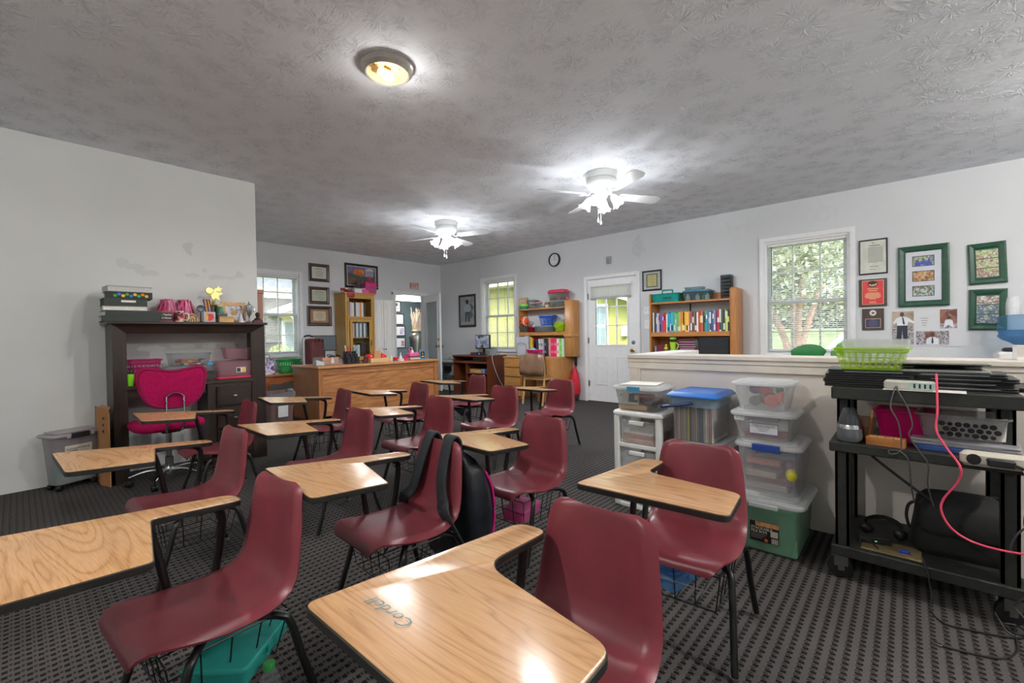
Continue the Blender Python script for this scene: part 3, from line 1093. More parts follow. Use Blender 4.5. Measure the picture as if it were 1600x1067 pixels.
def leg_g(pts, r=.0115):
 p = smooth_path(pts, 6)
 g = G()
 g.tube(p, r, 9)
 f = p[-1]
 return g
_shell = shell_mesh()
_tabs = {False: tablet(False), True: tablet(True), 'wide': tablet(True, 1.05, 1.075)}
def side(pts, s):
 return [(u, v * s, z) for u, v, z in pts]
FRONT = [(.0, .095, .307), (.035, .140, .307), (.062, .172, .298), (.078, .183, .27), (.112, .193, .15), (.155, .204, .012)]
REAR = [(-.07, .095, .307), (-.125, .145, .307), (-.160, .172, .301), (-.183, .183, .275), (-.215, .192, .15), (-.256, .204, .012)]
_legs = [mesh_of('leg', leg_g(side(L, s)), M_frame) for L in (FRONT, REAR) for s in (1, -1)]
_glides = [mesh_of('glide', G().lathe([(.004, .016), (.014, .013), (.016, .004), (.013, .0)], 10, 0, (L[-1][0], L[-1][1] * s, 0)), M_glide) for L in (FRONT, REAR) for s in (1, -1)]
_rails = mesh_of('seat_rail', G().tube([(.0, -.12, .307), (.0, .12, .307)], .011, 8).tube([(-.075, -.12, .307), (-.075, .12, .307)], .011, 8).box(-.09, .02, -.06, .06, .300, .3075), M_frame)
_sup1 = mesh_of('support_tube', G().tube(smooth_path([(.10, .150, .586), (.075, .152, .572), (.045, .172, .47), (.020, .188, .345), (.008, .17, .307), (.0, .12, .306)], 5), .0125, 9), M_frame)
_sup2 = mesh_of('support_tube', G().tube(smooth_path([(.03, .168, .580), (-.06, .170, .571), (-.115, .172, .555), (-.135, .178, .52), (-.128, .186, .42), (-.115, .189, .345), (-.10, .17, .311), (-.075, .12, .306)], 5), .0125, 9), M_frame)
_plate = mesh_of('mounting_plate', G().box(.02, .14, .12, .19, .574, .580).box(-.10, -.02, .135, .19, .566, .571), M_frame)
def rack():
 g = G()
 w = .0024
 tp, bt = .300, .168
 U0, U1, V = -.19, .115, .155
 g.tube([(U0, -V, tp), (U1, -V, tp), (U1, V, tp), (U0, V, tp)], w * 1.3, 5, closed=True)
 g.tube([(U0 + .03, -V + .02, bt), (U1 - .02, -V + .02, bt), (U1 - .02, V - .02, bt), (U0 + .03, V - .02, bt)], w * 1.3, 5, closed=True)
 for k in range(5):
  v = -V + 2 * V * k / 4
  vb = v * (V - .02) / V
  g.tube([(U1, v, tp), (U1 - .02, vb, bt), (U0 + .03, vb, bt), (U0, v, tp)], w, 5)
 for k in range(1, 4):
  u = U0 + (U1 - U0) * k / 4
  ub = U0 + .03 + (U1 - U0 - .05) * k / 4
  for s in (-1, 1):
   g.tube([(u, s * V, tp), (ub, s * (V - .02), bt)], w, 5)
 g.tube([(U1 - .01, -V + .01, .235), (U1 - .01, V - .01, .235)], w, 5)
 for s in (-1, 1):
  g.tube([(U1 - .02, s * .10, tp), (U1 - .04, s * .10, .325)], w * 1.3, 5).tube([(U0 + .04, s * .10, tp), (U0 + .06, s * .10, .325)], w * 1.3, 5)
 return mesh_of('book_rack', g, M_frame, 0)
_rack = rack()

def flip_y(me):
 # meshes above are drawn with +y to the sitter's right; the desk frame has +y to his left
 bm = bmesh.new()
 bm.from_mesh(me)
 for v in bm.verts:
  v.co.y = -v.co.y
 bmesh.ops.reverse_faces(bm, faces=bm.faces)
 bm.to_mesh(me)
 bm.free()
for _m in [_shell, _rails, _sup1, _sup2, _plate, _rack] + _legs + _glides + [m for p in _tabs.values() for m in p]:
 flip_y(_m)

def student_desk(label, x, y, a, kind=False):
 t = thing('student_desk', label, 'school desk', (x, y, 0), PI + a, 'maroon student desks with attached tablets')
 # the sitter's forward is local +x; his right (the tablet arm) is local -y
 def part(name, me, lab=None):
  o = bpy.data.objects.new(name, me)
  COL.objects.link(o)
  o.parent = t
  if lab:
   o['label'] = lab
  return o
 part('seat', _shell)
 part('desktop', _tabs[kind][0])
 part('edge_band', _tabs[kind][1])
 for i, m in enumerate(_legs):
  l = part('leg', m)
  gl = bpy.data.objects.new('glide', _glides[i])
  COL.objects.link(gl)
  gl.parent = l
 part('seat_rail', _rails)
 part('support_tube', _sup1)
 part('support_tube', _sup2)
 part('mounting_plate', _plate)
 part('book_rack', _rack)
 return t
DESKS = {
 'A': (.786, .610, .030, 'wide', 'student desk nearest the camera, big tablet with a name inked in teal'),
 'B': (.334, 1.554, .080, False, 'student desk at the front left with a teal box in its rack'),
 'C': (1.027, 1.595, -.040, False, 'student desk with the black backpack hung on its maroon seat back'),
 'D': (1.653, .635, .076, True, 'student desk beside the plastic bin stacks with a blue box in its rack'),
 'E': (1.758, 1.560, -.023, False, 'student desk behind the backpack with a pink box in its rack'),
 'F': (.523, 2.647, .057, False, 'student desk at the left between the grey rolling bin and the front desk'),
 'G': (.934, 3.749, -.018, False, 'student desk standing right in front of the magenta office chair'),
 'H': (1.263, 2.694, .022, False, 'student desk with a bright window reflection, behind the desk that carries the backpack'),
 'I': (1.752, 3.878, -.112, False, 'student desk in front of the brown waste bin with a white reflecting top'),
 'J': (2.482, 3.714, -.053, False, 'student desk in front of the middle of the long oak teacher desk'),
 'K': (1.937, 2.712, -.020, False, 'student desk in the third row between the backpack and the teacher desk'),
 'L': (3.449, 3.891, -.132, False, 'student desk farthest back, in front of the small computer desk'),
 'M': (2.742, 2.758, .046, False, 'student desk directly behind the one with the pink box, light wood tablet'),
 'N': (3.520, 2.683, .016, False, 'student desk nearest the glazed entry door, in front of the oak hutch desk'),
}
DK = {k: student_desk(v[4], v[0], v[1], v[2], v[3]) for k, v in DESKS.items()}
def on_desk(k, u, v, z):
 """a point given in a desk's own frame (forward, right, up)"""
 x, y, a = DESKS[k][:3]
 return (x - u * math.cos(a) - v * math.sin(a), y - u * math.sin(a) + v * math.cos(a), z)

# writing on the nearest tablet
def tz(u):
 return TZ0 + TK * (u * 1.0 - .1)
M_ink = P('teal_ink', '#3f7f86', .6, var=0)
me = text_mesh('handwriting', 'Cordell', .040, M_ink, ext=.0001, bold=-.0007)
shear = Matrix.Identity(4)
shear[0][1] = .18
me.transform(shear)
o = obj('handwriting', me, None, DK['A'])
# baseline runs across the tablet, tops of the letters towards the seat's far side
R3 = Matrix(((0, 1, 0), (-1, 0, 0), (0, 0, 1)))
tilt = Matrix.Rotation(-math.atan(TK), 4, 'Y')
o.matrix_local = Matrix.Translation((.345, -.10, tz(.345) + .0022)) @ tilt @ R3.to_4x4()
g = G()
r = random.Random(5)
pts = []
for i in range(60):
 s = i / 59
 pts.append((.20 + .05 * math.sin(i * 1.9) - .02 * s, -.10 + .26 * s + .02 * math.cos(i * 2.3), 0))
g.tube(pts, .0016, 4, flat=.05)
pts = [(.245 + .022 * math.sin(i * 2.2), -.05 + .14 * i / 40, 0) for i in range(41)]
g.tube(pts, .0013, 4, flat=.05)
o = obj('pencil_scribble', g, CLEAR('graphite_smudge', '#5d5a5c', .35, .6), DK['A'])
o.matrix_local = Matrix.Translation((0, 0, tz(0) + .0025)) @ Matrix(((1, 0, 0, 0), (0, 1, 0, 0), (TK, 0, 1, 0), (0, 0, 0, 1)))

# ---- things in and under the desks
def pencil_box(label, loc, rz, col, name, sx=.10, sy=.066, h=.05, group=None):
 t = thing('pencil_box', label, 'box', loc, rz, group)
 m = CLEAR(name, col, .80, .25)
 obj('base', G().tub(-sx, sx, -sy, sy, 0, h * .7, .006, .014, .003), m, t)
 obj('lid', G().rbox(-sx - .003, sx + .003, -sy - .003, sy + .003, h * .7, h, .016), m, t)
 obj('latch', G().rbox(-.018, .018, -sy - .008, -sy - .002, h * .45, h * .9, .003), m, t)
 return t
def in_rack(k, u, v):
 return on_desk(k, u, v, .1695)
p = in_rack('B', -.09, -.06)
b = pencil_box('teal translucent plastic box in the wire rack of the front-left desk', p, .75, '#4fd0c6', 'teal_plastic', .125, .09, .055)
p = in_rack('E', -.01, -.03)
pencil_box('hot pink pencil box in the wire rack behind the backpack', p, .2, '#f58cc8', 'pink_plastic', .10, .065, .06)
p = in_rack('D', -.035, .05)
t = pencil_box('light blue brick-shaped pencil box in the wire rack beside the bins', p, -.15, '#8cc8f2', 'sky_plastic', .10, .07, .055)
g = G()
for i in (-.05, .05):
 for j in (-.032, .032):
  g.lathe([(.026, 0), (.026, .008), (.022, .010)], 14, 0, (i, j, .055))
obj('lid_stud', g, CLEAR('sky_plastic', '#8cc8f2', .72), t)
t = thing('notebook', 'dark blue notebook tilted in the wire rack of the farthest desk', 'book', in_rack('L', -.03, .02), .3)
g = G()
g.X = Matrix.Translation((0, 0, .068)) @ Matrix.Rotation(.55, 4, 'Y')
obj('cover', g.rbox(-.09, .09, -.07, .07, -.014, .014, .004), P('navy_cover', '#27304a', .5), t)
g = G()
g.X = Matrix.Translation((0, 0, .068)) @ Matrix.Rotation(.55, 4, 'Y')
obj('pages', g.box(-.086, .0925, -.066, .066, -.010, .010), P('paper', '#e6e4dc', .8, var=.03), t)

def water_bottle(label, loc, capcol):
 t = thing('water_bottle', label, 'bottle', loc)
 obj('bottle', G().lathe([(.028, 0), (.031, .006), (.031, .05), (.029, .055), (.031, .06), (.031, .10), (.029, .105), (.031, .11), (.030, .135), (.018, .165), (.013, .172), (.013, .18)], 18), CLEAR('clear_pet', '#dfe6ea', .22, .08), t)
 obj('cap', G().lathe([(.0155, .176), (.0155, .192), (.014, .194)], 18), P('cap_' + capcol.strip('#'), capcol, .4), t)
 return t
x, y, z = on_desk('B', -.117, -.19, 0)
water_bottle('small clear water bottle with a green cap on the carpet beside the teal box', (x, y, 0), '#2f8a43')

# ---- backpack hung on the seat back
def backpack():
 x, y, a = DESKS['C'][:3]
 t = thing('backpack', 'black backpack with hot pink piping hung by its straps on a maroon seat back', 'backpack', (x, y, 0), PI + a)
 M_b = P('black_nylon', '#1a1e25', .34, spec=.6, var=.6, vs=14, bump=.9, bs=26)
 M_s = P('black_webbing', '#22292d', .75, var=.2, vs=60, bump=.4, bs=300)
 M_p = P('hot_pink_piping', '#e0218a', .5)
 # body sections: (z, rear depth, half width, front offset)
 secs = [(.115, .035, .115), (.125, .095, .15), (.17, .150, .168), (.25, .175, .175), (.34, .180, .175), (.43, .168, .170), (.51, .140, .158), (.57, .100, .135), (.605, .055, .10), (.612, .02, .06)]
 n = 26
 def sec(z, dep, hw):
  u0 = -.258 + .02 * max(0, (.30 - z)) - (0.0 if z > .3 else 0)
  uc = u0 - dep / 2
  r_ = []
  for i in range(n):
   th = 2 * PI * i / n
   c, s_ = math.cos(th), math.sin(th)
   e = .55
   r_.append((uc + math.copysign(abs(c) ** e, c) * dep / 2 + .004 * math.sin(7 * th + z * 30), math.copysign(abs(s_) ** e, s_) * hw * (1 + .015 * math.sin(5 * th + z * 40)), z))
  return r_
 obj('body', G().rings([sec(*q) for q in secs]), M_b, t, smooth=70)
 # front pocket on the rear face
 ps = [(.14, .10, .115), (.15, .135, .13), (.22, .205, .135), (.30, .222, .132), (.345, .205, .122), (.36, .15, .105)]
 obj('front_pocket', G().rings([[(-.262 - d * .5 + math.copysign(abs(math.cos(2 * PI * i / n)) ** .6, math.cos(2 * PI * i / n)) * d * .5 - .012, math.copysign(abs(math.sin(2 * PI * i / n)) ** .55, math.sin(2 * PI * i / n)) * hw, z) for i in range(n)] for z, d, hw in ps]), M_b, t, smooth=70)
 pip = lambda s: [(-.335, .172 * s, .15), (-.405, .165 * s, .20), (-.435, .158 * s, .28), (-.437, .156 * s, .36), (-.425, .153 * s, .44), (-.395, .146 * s, .51)]
 for s in (1, -1):
  obj('piping', G().tube(smooth_path([(u + .010, v - .004 * s, z) for u, v, z in pip(s)], 5), [.003 if i in (0, 13, 25) else .011 for i in range(26)], 7, flat=.55), M_p, t)
  obj('zipper', G().tube(smooth_path([(u + .03, v + .004 * s, z) for u, v, z in pip(s)], 5), .003, 5), M_dark, t)
 obj('haul_loop', G().tube(smooth_path([(-.285, -.03, .60), (-.295, -.03, .65), (-.30, 0, .665), (-.295, .03, .65), (-.285, .03, .60)], 5), .008, 7, flat=.6), M_s, t)
 # two shoulder straps over the top of the seat back and down its front
 def strap(pts, hw, th):
  g = G()
  rs = []
  P2 = smooth_path(pts, 6)
  for i, p in enumerate(P2):
   a_, b_ = P2[max(0, i - 1)], P2[min(len(P2) - 1, i + 1)]
   tg = (b_ - a_).normalized()
   sd = Vector((0, 1, 0)) - tg * tg.y
   sd.normalize()
   nn = tg.cross(sd)
   q = i / (len(P2) - 1)
   w = hw * (1 if q < .72 else max(.45, 1 - (q - .72) * 4))
   h_ = th * (1 if q < .72 else .5)
   rs.append([tuple(p + sd * w * cx + nn * h_ * cy) for cx, cy in ((-1, -.5), (-.85, -1), (.85, -1), (1, -.5), (1, .5), (.85, 1), (-.85, 1), (-1, .5))])
  g.rings(rs)
  return g
 for s in (1, -1):
  v = .072 * s
  st = obj('shoulder_strap', strap([(-.285, v * .8, .585), (-.288, v, .645), (-.262, v, .678), (-.232, v * 1.02, .655), (-.203, v * 1.10, .58), (-.180, v * 1.25, .50), (-.168, v * 1.55, .43), (-.150, v * 2.1, .385), (-.165, v * 2.65, .33), (-.235, v * 2.5, .22), (-.29, v * 2.2, .17)], .030, .0065), M_s, t, smooth=50)
  obj('strap_buckle', G().at((-.160, v * 1.72, .415), ry=-.55).rbox(-.008, .008, -.022, .022, -.02, .02, .004), M_black, st)
 return t
backpack()

# ---------------------------------------------------------------- left wall: dark hutch desk and what is on it
M_esp = WOOD('espresso_wood', '#2b221e', '#3d312b', 'z', .38, 10, 5)
M_espx = WOOD('espresso_wood_flat', '#2b221e', '#3f332c', 'x', .34, 10, 5)
M_nick = P('brushed_nickel', '#b9b09c', .35, .9)
def hutch_desk():
 x0, x1, y0, y1 = .495, 1.590, 4.607, 5.02
 t = thing('hutch_desk', 'dark espresso desk with a tall open hutch frame against the left wall', 'desk', (x0, y0, 0))
 W, D = x1 - x0, y1 - y0
 zt = 1.285
 obj('top_board', G().rbox(-.03, W + .02, -.035, D, zt - .022, zt, .006), M_espx, t)
 sl, sr, hz = .092, .105, 1.187
 # mitred frame moulding: sloped inwards, stiles and head rail
 def bar(o0, o1, i0, i1):
  g = G()
  d = .045
  rs = []
  for (ox, oz), (ix, iz) in ((o0, i0), (o1, i1)):
   rs.append([(ox, 0, oz), (ix, d, iz), (ix, d + .02, iz), (ox, .02, oz)])
  return g.rings(rs)
 obj('stile', bar((0, 0), (0, zt - .022), (sl, 0), (sl, hz)), M_esp, t)
 obj('stile', bar((W, 0), (W, zt - .022), (W - sr, 0), (W - sr, hz)), M_esp, t)
 obj('head_rail', bar((0, zt - .022), (W, zt - .022), (sl, hz), (W - sr, hz)), M_espx, t)
 obj('side_panel', G().box(0.004, .024, .02, D, 0, zt - .022), M_esp, t)
 obj('side_panel', G().box(W - .024, W - .004, .02, D, 0, zt - .022), M_esp, t)
 obj('worktop', G().rbox(.03, W - .03, .035, D, .735, .766, .004), M_espx, t)
 obj('apron', G().box(.03, .62, .05, .07, .66, .735), M_espx, t)
 ped = obj('pedestal', G().box(.635, W - .03, .055, D - .01, .03, .735).box(.66, W - .05, .075, D - .03, 0, .03), M_esp, t)
 for k, (z0, z1) in enumerate(((.525, .705), (.325, .505), (.07, .305))):
  dr = obj('drawer', G().rbox(.700, W - .115, .030, .06, z0, z1, .006).rbox(.712, W - .127, .026, .031, z0 + .012, z1 - .012, .004), M_espx, t)
  g = G()
  g.X = Matrix.Translation((.84, .028, (z0 + z1) / 2))
  obj('knob', g.ball((0, -.012, 0), .011, 10, sz=.7).box(-.016, .016, -.02, -.008, -.006, .006), M_nick, dr)
 obj('cord_hole_ring', G().tube([(.30 + .03 * math.cos(i * PI / 6), D - .06 + .03 * math.sin(i * PI / 6), .767) for i in range(12)], .004, 6, closed=True), M_black, t)
 return t
hutch_desk()
HT, HW = 1.285, .766       # hutch top and worktop heights

def book(name, label, cat, loc, rz, w, d, h, cover, spine=None, group=None, page='#dfdbd0', rng=False):
 """a closed book or binder lying flat: w along x, d along y, h thick"""
 t = thing(name, label, cat, loc, rz, group)
 m = cover if not isinstance(cover, str) else P('cover_' + cover.strip('#'), cover, .5)
 th = min(.004, h * .15)
 g = G()
 g.box(-w / 2, w / 2, -d / 2, d / 2, 0, th).box(-w / 2, w / 2, -d / 2, d / 2, h - th, h).box(-w / 2, -w / 2 + th, -d / 2, d / 2, th, h - th)
 obj('cover', g, m, t, smooth=0)
 obj('pages', G().box(-w / 2 + th, w / 2 - .006, -d / 2 + .005, d / 2 - .005, th, h - th), P('pages_' + page.strip('#'), page, .85, var=.12, vs=90), t)
 return t
stack = [
 ('ring_binder', 'dark green-black binder at the very bottom of the stack on the hutch left end', .36, .28, .045, '#22302a', '#c9cac6', -.03, .0),
 ('ring_binder', 'dark binder with a pale page edge, second from the bottom of the hutch stack', .35, .275, .042, '#1f2b27', '#d8d6d0', .02, .012),
 ('notebook', 'thick grey-white spiral notebook in the middle of the hutch stack', .275, .22, .036, '#a6a8a4', '#e4e2da', -.04, -.03),
 ('ring_binder', 'green-black binder with a white tag above the grey notebook in the hutch stack', .265, .22, .062, '#1d2a24', '#2f3c35', .03, -.035),
 ('scrapbook', 'black album with coloured bubble letters on its edge in the hutch stack', .29, .22, .052, '#16181a', '#8d8a80', -.06, -.005),
 ('notebook', 'pale grey folder lying on the very top of the hutch stack', .28, .21, .046, '#8f9290', '#c4c4c0', .05, -.008)]
z = HT
for nm, lb, w, d, h, c, pg, rz, dx in stack:
 spine_out = 'notebook' not in nm
 if spine_out:
  t = book(nm, lb, 'book', (.625 + dx, 4.77, z), rz + PI / 2, d, w, h, c, page=pg, group='binders and albums stacked on the hutch')
 else:
  t = book(nm, lb, 'book', (.625 + dx, 4.77, z), rz, w, d, h, c, page=pg, group='binders and albums stacked on the hutch')
 if 'bubble' in lb:
  for i, cc in enumerate(['#2fae46', '#2c7fd6', '#e8c22e', '#2fae46', '#2c7fd6', '#e8c22e', '#3ab54a', '#e58a2c', '#e8c22e']):
   r_ = .012
   g = G()
   g.X = Matrix.Rotation(-PI / 2, 4, 'Z') @ Matrix.Translation((-.085 + .024 * i, -d / 2 - .0005, h * (.62 if i % 2 else .4))) @ Matrix.Rotation(PI / 2, 4, 'X')
   obj('bubble_letter', g.lathe([(r_, 0), (r_ * .9, .0012)], 10), P('bubble_' + cc.strip('#'), cc, .5), t)
 if 'tag' in lb:
  obj('spine_tag', G().at(rz=-PI / 2).box(-.03, .06, -d / 2 - .001, -d / 2, .03, .047), PAPER(), t)
 z += h

def pompom(label, loc, seed, r0):
 t = thing('pompom', label, 'pompom', loc, 0, 'cheer pompoms on the hutch')
 r = random.Random(seed)
 g = G()
 for i in range(620):
  a, ph = r.uniform(0, 2 * PI), r.uniform(0, 1)
  d = Vector((math.cos(a), math.sin(a), 0))
  top = Vector((0, 0, .175 + r.uniform(-.02, .02)))
  d = (d + Vector((r.uniform(-.25, .25), r.uniform(-.25, .25), 0)))
  p1 = d * r0 * (.25 + .6 * ph) + Vector((0, 0, .16 + .05 * r.random()))
  p2 = d * r0 * (.4 + .75 * ph) + Vector((r.uniform(-.012, .012), r.uniform(-.012, .012), .07 + .07 * r.random()))
  p3 = p2 * 1.12 + Vector((r.uniform(-.02, .02), r.uniform(-.02, .02), 0))
  p3.z = r.uniform(.0, .06)
  k = .0017
  sd = Vector((-d.y, d.x, 0)) * k
  pts = [top * .95, p1, p2, p3]
  vs = []
  for p in pts:
   vs += [tuple(p - sd), tuple(p + sd)]
  g.add(vs, [(0, 1, 3, 2), (2, 3, 5, 4), (4, 5, 7, 6)], r.choice((0, 0, 0, 1, 1, 2)))
 s = obj('streamers', g, [P('pom_pink', '#e4317f', .5), P('pom_pale', '#eba7c6', .5), P('pom_dark', '#8c1f52', .5)], t, smooth=0)
 obj('handle', G().cyl((0, 0), .018, 0, .1, 10), P('pom_dark', '#8c1f52', .5), t)
pompom('tall pink streamer pompom standing left on the hutch top', (.895, 4.86, HT), 3, .062)
pompom('pink streamer pompom standing right of its twin on the hutch top', (1.015, 4.86, HT), 4, .064)

def mug(label, loc, rz, r, h, col, band=None, handle=True, name='mug'):
 t = thing(name, label, 'mug', loc, rz)
 m = P('mug_' + col.strip('#'), col, .25)
 obj('cup', G().lathe([(r * .9, 0), (r, .006), (r, h), (r - .004, h), (r - .004, .008), (.002, .008)], 22), m, t)
 if band:
  obj('printed_band', G().lathe([(r + .0006, h * .08), (r + .0006, h * .95)], 22, caps=False), band, t)
 if handle:
  obj('handle', G().tube(smooth_path([(r - .002, 0, h * .82), (r + .024, 0, h * .78), (r + .030, 0, h * .5), (r + .022, 0, h * .22), (r - .002, 0, h * .2)], 5), .005, 8), m, t)
 return t
M_mugprint = PHOTO('mug_print', ['#1a1a1a', '#2a2625', '#b3202a', '#e8e4de', '#d94a3a'], 55)
mug('white mug with a red and black picture print and white handle on the hutch', (.945, 4.70, HT), -.35, .037, .094, '#e8e6e0', M_mugprint)
t = thing('desk_sign', 'small red and black block sign with white words beside the mug', 'sign', (.845, 4.70, HT))
obj('block', G().rbox(-.052, .052, -.02, .02, 0, .092, .004), P('sign_black', '#151312', .4), t)
obj('red_border', G().box(-.052, -.036, -.0212, -.0202, 0, .092).box(-.036, .052, -.0212, -.0202, .082, .092).box(-.036, .052, -.0212, -.0202, 0, .009), P('sign_red', '#c3222c', .4), t)
for i in range(5):
 obj('filmstrip_square', G().box(-.048, -.040, -.0216, -.0212, .008 + i * .017, .018 + i * .017), PAPER(), t)
lettering(t, 'A Teacher', .019, PAPER(), (.008, -.0208, .062), (0, -1, 0), bold=.0004)
lettering(t, 'Is Never', .019, PAPER(), (.008, -.0208, .034), (0, -1, 0), bold=.0004)

t = thing('plaque', 'small wooden plaque with a dark schoolhouse outline on the hutch', 'plaque', (1.040, 4.70, HT))
obj('board', G().prism([(-.045, 0), (.045, 0), (.045, .05), (0, .083), (-.045, .05)], -.012, .0), P('tan_wood', '#c29a6a', .5, var=.12), t)
for c in t.children:
 c.rotation_euler = (PI / 2, 0, 0)
g = G()
g.tube([(-.036, -.0145 + .002, .044), (0, -.0125, .066), (.036, -.0125, .044)], .003, 5).tube([(-.026, -.0125, .006), (-.026, -.0125, .046)], .003, 5).tube([(.026, -.0125, .006), (.026, -.0125, .046)], .003, 5).tube([(-.010, -.0125, .006), (-.010, -.0125, .026), (0, -.0125, .034), (.010, -.0125, .026), (.010, -.0125, .006)], .0025, 5)
obj('house_outline', g, P('dark_burn', '#4a2b22', .6), t).location = (0, .012, 0)

t = thing('medal', 'round pewter medallion on a tiny stand behind the schoolhouse plaque', 'medal', (1.12, 4.78, HT))
g = G()
g.X = Matrix.Translation((0, -.002, .128)) @ Matrix.Rotation(PI / 2, 4, 'X')
obj('disc', g.lathe([(.030, 0), (.032, .003), (.028, .006), (.024, .004), (.002, .004)], 20), P('pewter', '#5b6166', .4, .7), t)
obj('stand', G().box(-.004, .004, -.004, .004, .008, .10).rbox(-.022, .022, -.018, .018, 0, .010, .004), P('dark_burn', '#4a2b22', .6), t)

M_gold = P('trophy_gold', '#d9c07a', .28, .9, var=.1)
t = thing('trophy', 'gold trophy with a star figure and purple column on the hutch', 'trophy', (1.245, 4.86, HT))
obj('base', G().rbox(-.045, .045, -.035, .035, 0, .035, .004), P('trophy_marble', '#e2ded6', .3, var=.15), t)
obj('column', G().rbox(-.022, .022, -.018, .018, .035, .165, .004), P('trophy_green', '#39563a', .35), t)
obj('riser', G().lathe([(.035, .165), (.036, .172), (.02, .18), (.012, .2)], 14), M_gold, t)
g = G()
pts = []
for i in range(10):
 a = PI / 2 + i * PI / 5
 rr = .068 if i % 2 == 0 else .030
 pts.append((rr * math.cos(a), rr * math.sin(a)))
g.X = Matrix.Translation((.012, .0, .265)) @ Matrix.Rotation(PI / 2, 4, 'X')
g.prism(pts, -.004, .004)
g.X = Matrix.Translation((-.035, -.01, .300)) @ Matrix.Rotation(PI / 2, 4, 'X')
g.lathe([(.030, -.004), (.034, 0), (.030, .004), (.022, .005), (.004, .003)], 16)
g.X = Matrix.Translation((.04, .0, .318)) @ Matrix.Rotation(PI / 2, 4, 'X')
g.prism([(p[0] * .55, p[1] * .55) for p in pts], -.004, .004)
g.X = Matrix.Identity(4)
g.tube([(0, 0, .19), (-.035, -.01, .27)], .004, 6).tube([(0, 0, .19), (.012, 0, .21)], .004, 6).tube([(0, 0, .2), (.04, 0, .29)], .004, 6)
obj('star_figure', g, M_gold, t, smooth=30)

t = thing('award_ribbon', 'purple and gold striped medal ribbon draped behind the apple block', 'ribbon', (1.17, 4.775, HT))
g = G()
for i, (x, m) in enumerate(((-.022, 0), (-.010, 1), (.002, 0), (.012, 1), (.022, 0))):
 g.tube(smooth_path([(x, .02, .215), (x - .002, 0, .19), (x + .006, -.01, .11), (x + .01, -.012, .004)], 4), .006, 5, m, flat=.2)
obj('ribbon', g, [P('ribbon_purple', '#4a2a55', .6), P('ribbon_gold', '#d99a32', .6)], t)
t = thing('picture_block', 'grey cube block with a red and yellow apple picture on the hutch', 'block', (1.165, 4.705, HT))
obj('block', G().rbox(-.046, .046, -.02, .02, 0, .095, .004), P('block_grey', '#b9b6c0', .5), t)
g = G()
g.X = Matrix.Translation((0, -.0205, .045)) @ Matrix.Rotation(PI / 2, 4, 'X')
g.prism([(.036 * math.cos(a) * (1 - .10 * math.cos(2 * a)), .032 * math.sin(a) + (.006 if abs(math.cos(a)) > .5 else 0)) for a in [i * PI / 12 for i in range(24)]], 0, .0008)
obj('apple_print', g, P('apple_red', '#cf2a24', .4), t)
g = G()
g.X = Matrix.Translation((-.022, -.0214, .045)) @ Matrix.Rotation(PI / 2, 4, 'X')
obj('apple_highlight', g.prism([(.012 * math.cos(a), .026 * math.sin(a)) for a in [i * PI / 8 for i in range(16)]], 0, .0006), P('apple_yellow', '#e6b84a', .4), t)
t = thing('jar', 'small jar with a green label and pale lid beside the trophy', 'jar', (1.275, 4.79, HT))
obj('jar', G().lathe([(.024, 0), (.026, .01), (.026, .14), (.022, .15)], 16), P('jar_green', '#3f6a3c', .3), t)
obj('lid', G().lathe([(.024, .15), (.024, .172), (.02, .174)], 16), P('jar_lid', '#c9b98a', .4), t)
t = thing('storage_box', 'little dark blue box under the green jar on the hutch', 'box', (1.275, 4.735, HT))
obj('box', G().rbox(-.038, .038, -.02, .02, 0, .075, .004), P('dusk_blue', '#32465c', .5), t)
obj('lid', G().rbox(-.040, .040, -.022, .022, .07, .086, .004), P('dusk_blue2', '#47627c', .5), t)
t = thing('card_box', 'small plain wooden box at the front edge of the hutch top', 'box', (1.287, 4.665, HT))
obj('body', G().rbox(-.056, .056, -.024, .024, 0, .044, .003), P('pine', '#d3a86a', .5, var=.15, vs=30), t)
obj('lid', G().rbox(-.058, .058, -.026, .026, .044, .056, .003), P('pine2', '#c4975a', .5), t)

def photo_frame(label, loc, rz, w, h, bw, fm, pm, mat=None, depth=.015, lean=.12, cat='picture'):
 t = thing('framed_photo', label, cat, loc, rz)
 def gg():
  g = G()
  g.X = Matrix.Rotation(-lean, 4, 'X')
  return g
 g = gg()
 g.box(-w / 2, -w / 2 + bw, 0, depth, 0, h).box(w / 2 - bw, w / 2, 0, depth, 0, h).box(-w / 2 + bw, w / 2 - bw, 0, depth, 0, bw).box(-w / 2 + bw, w / 2 - bw, 0, depth, h - bw, h)
 obj('frame', g, fm, t)
 obj('picture', gg().box(-w / 2 + bw, w / 2 - bw, depth * .5, depth * .7, bw, h - bw), pm, t)
 g = G()
 g.box(-.02, .02, .03, .034, 0, h * .6)
 g2 = G()
 g2.X = Matrix.Translation((0, h * .18, 0)) @ Matrix.Rotation(.22, 4, 'X')
 obj('easel_back', g2.box(-.02, .02, -.003, .0, 0, h * .62), fm, t)
 return t
photo_frame('light wooden picture frame with a pale photo at the right end of the hutch', (1.41, 4.85, HT), -.05, .205, .205, .032, P('pine', '#d3a86a', .5), PHOTO('pale_photo', ['#8e9094', '#d8d6d4', '#c9c4cc', '#54526c', '#e8e6e2'], 28, 3))
t = thing('figurine', 'small white and purple figurine in front of the light wooden frame', 'figurine', (1.432, 4.745, HT))
obj('body', G().lathe([(.028, 0), (.026, .02), (.014, .06), (.016, .08), (.004, .09)], 12), P('frosted_white', '#c9c8d0', .3, var=.2), t)
wg = obj('wing', G().prism([(0, 0), (.03, .02), (.012, .09), (0, .07)], -.003, .003), P('ribbon_purple', '#4a2a55', .6), t)
wg.rotation_euler = (PI / 2, 0, 0)
wg.location = (.012, .01, .01)
t = thing('trophy', 'slim silver cup trophy with two handles at the hutch right end', 'trophy', (1.522, 4.80, HT))
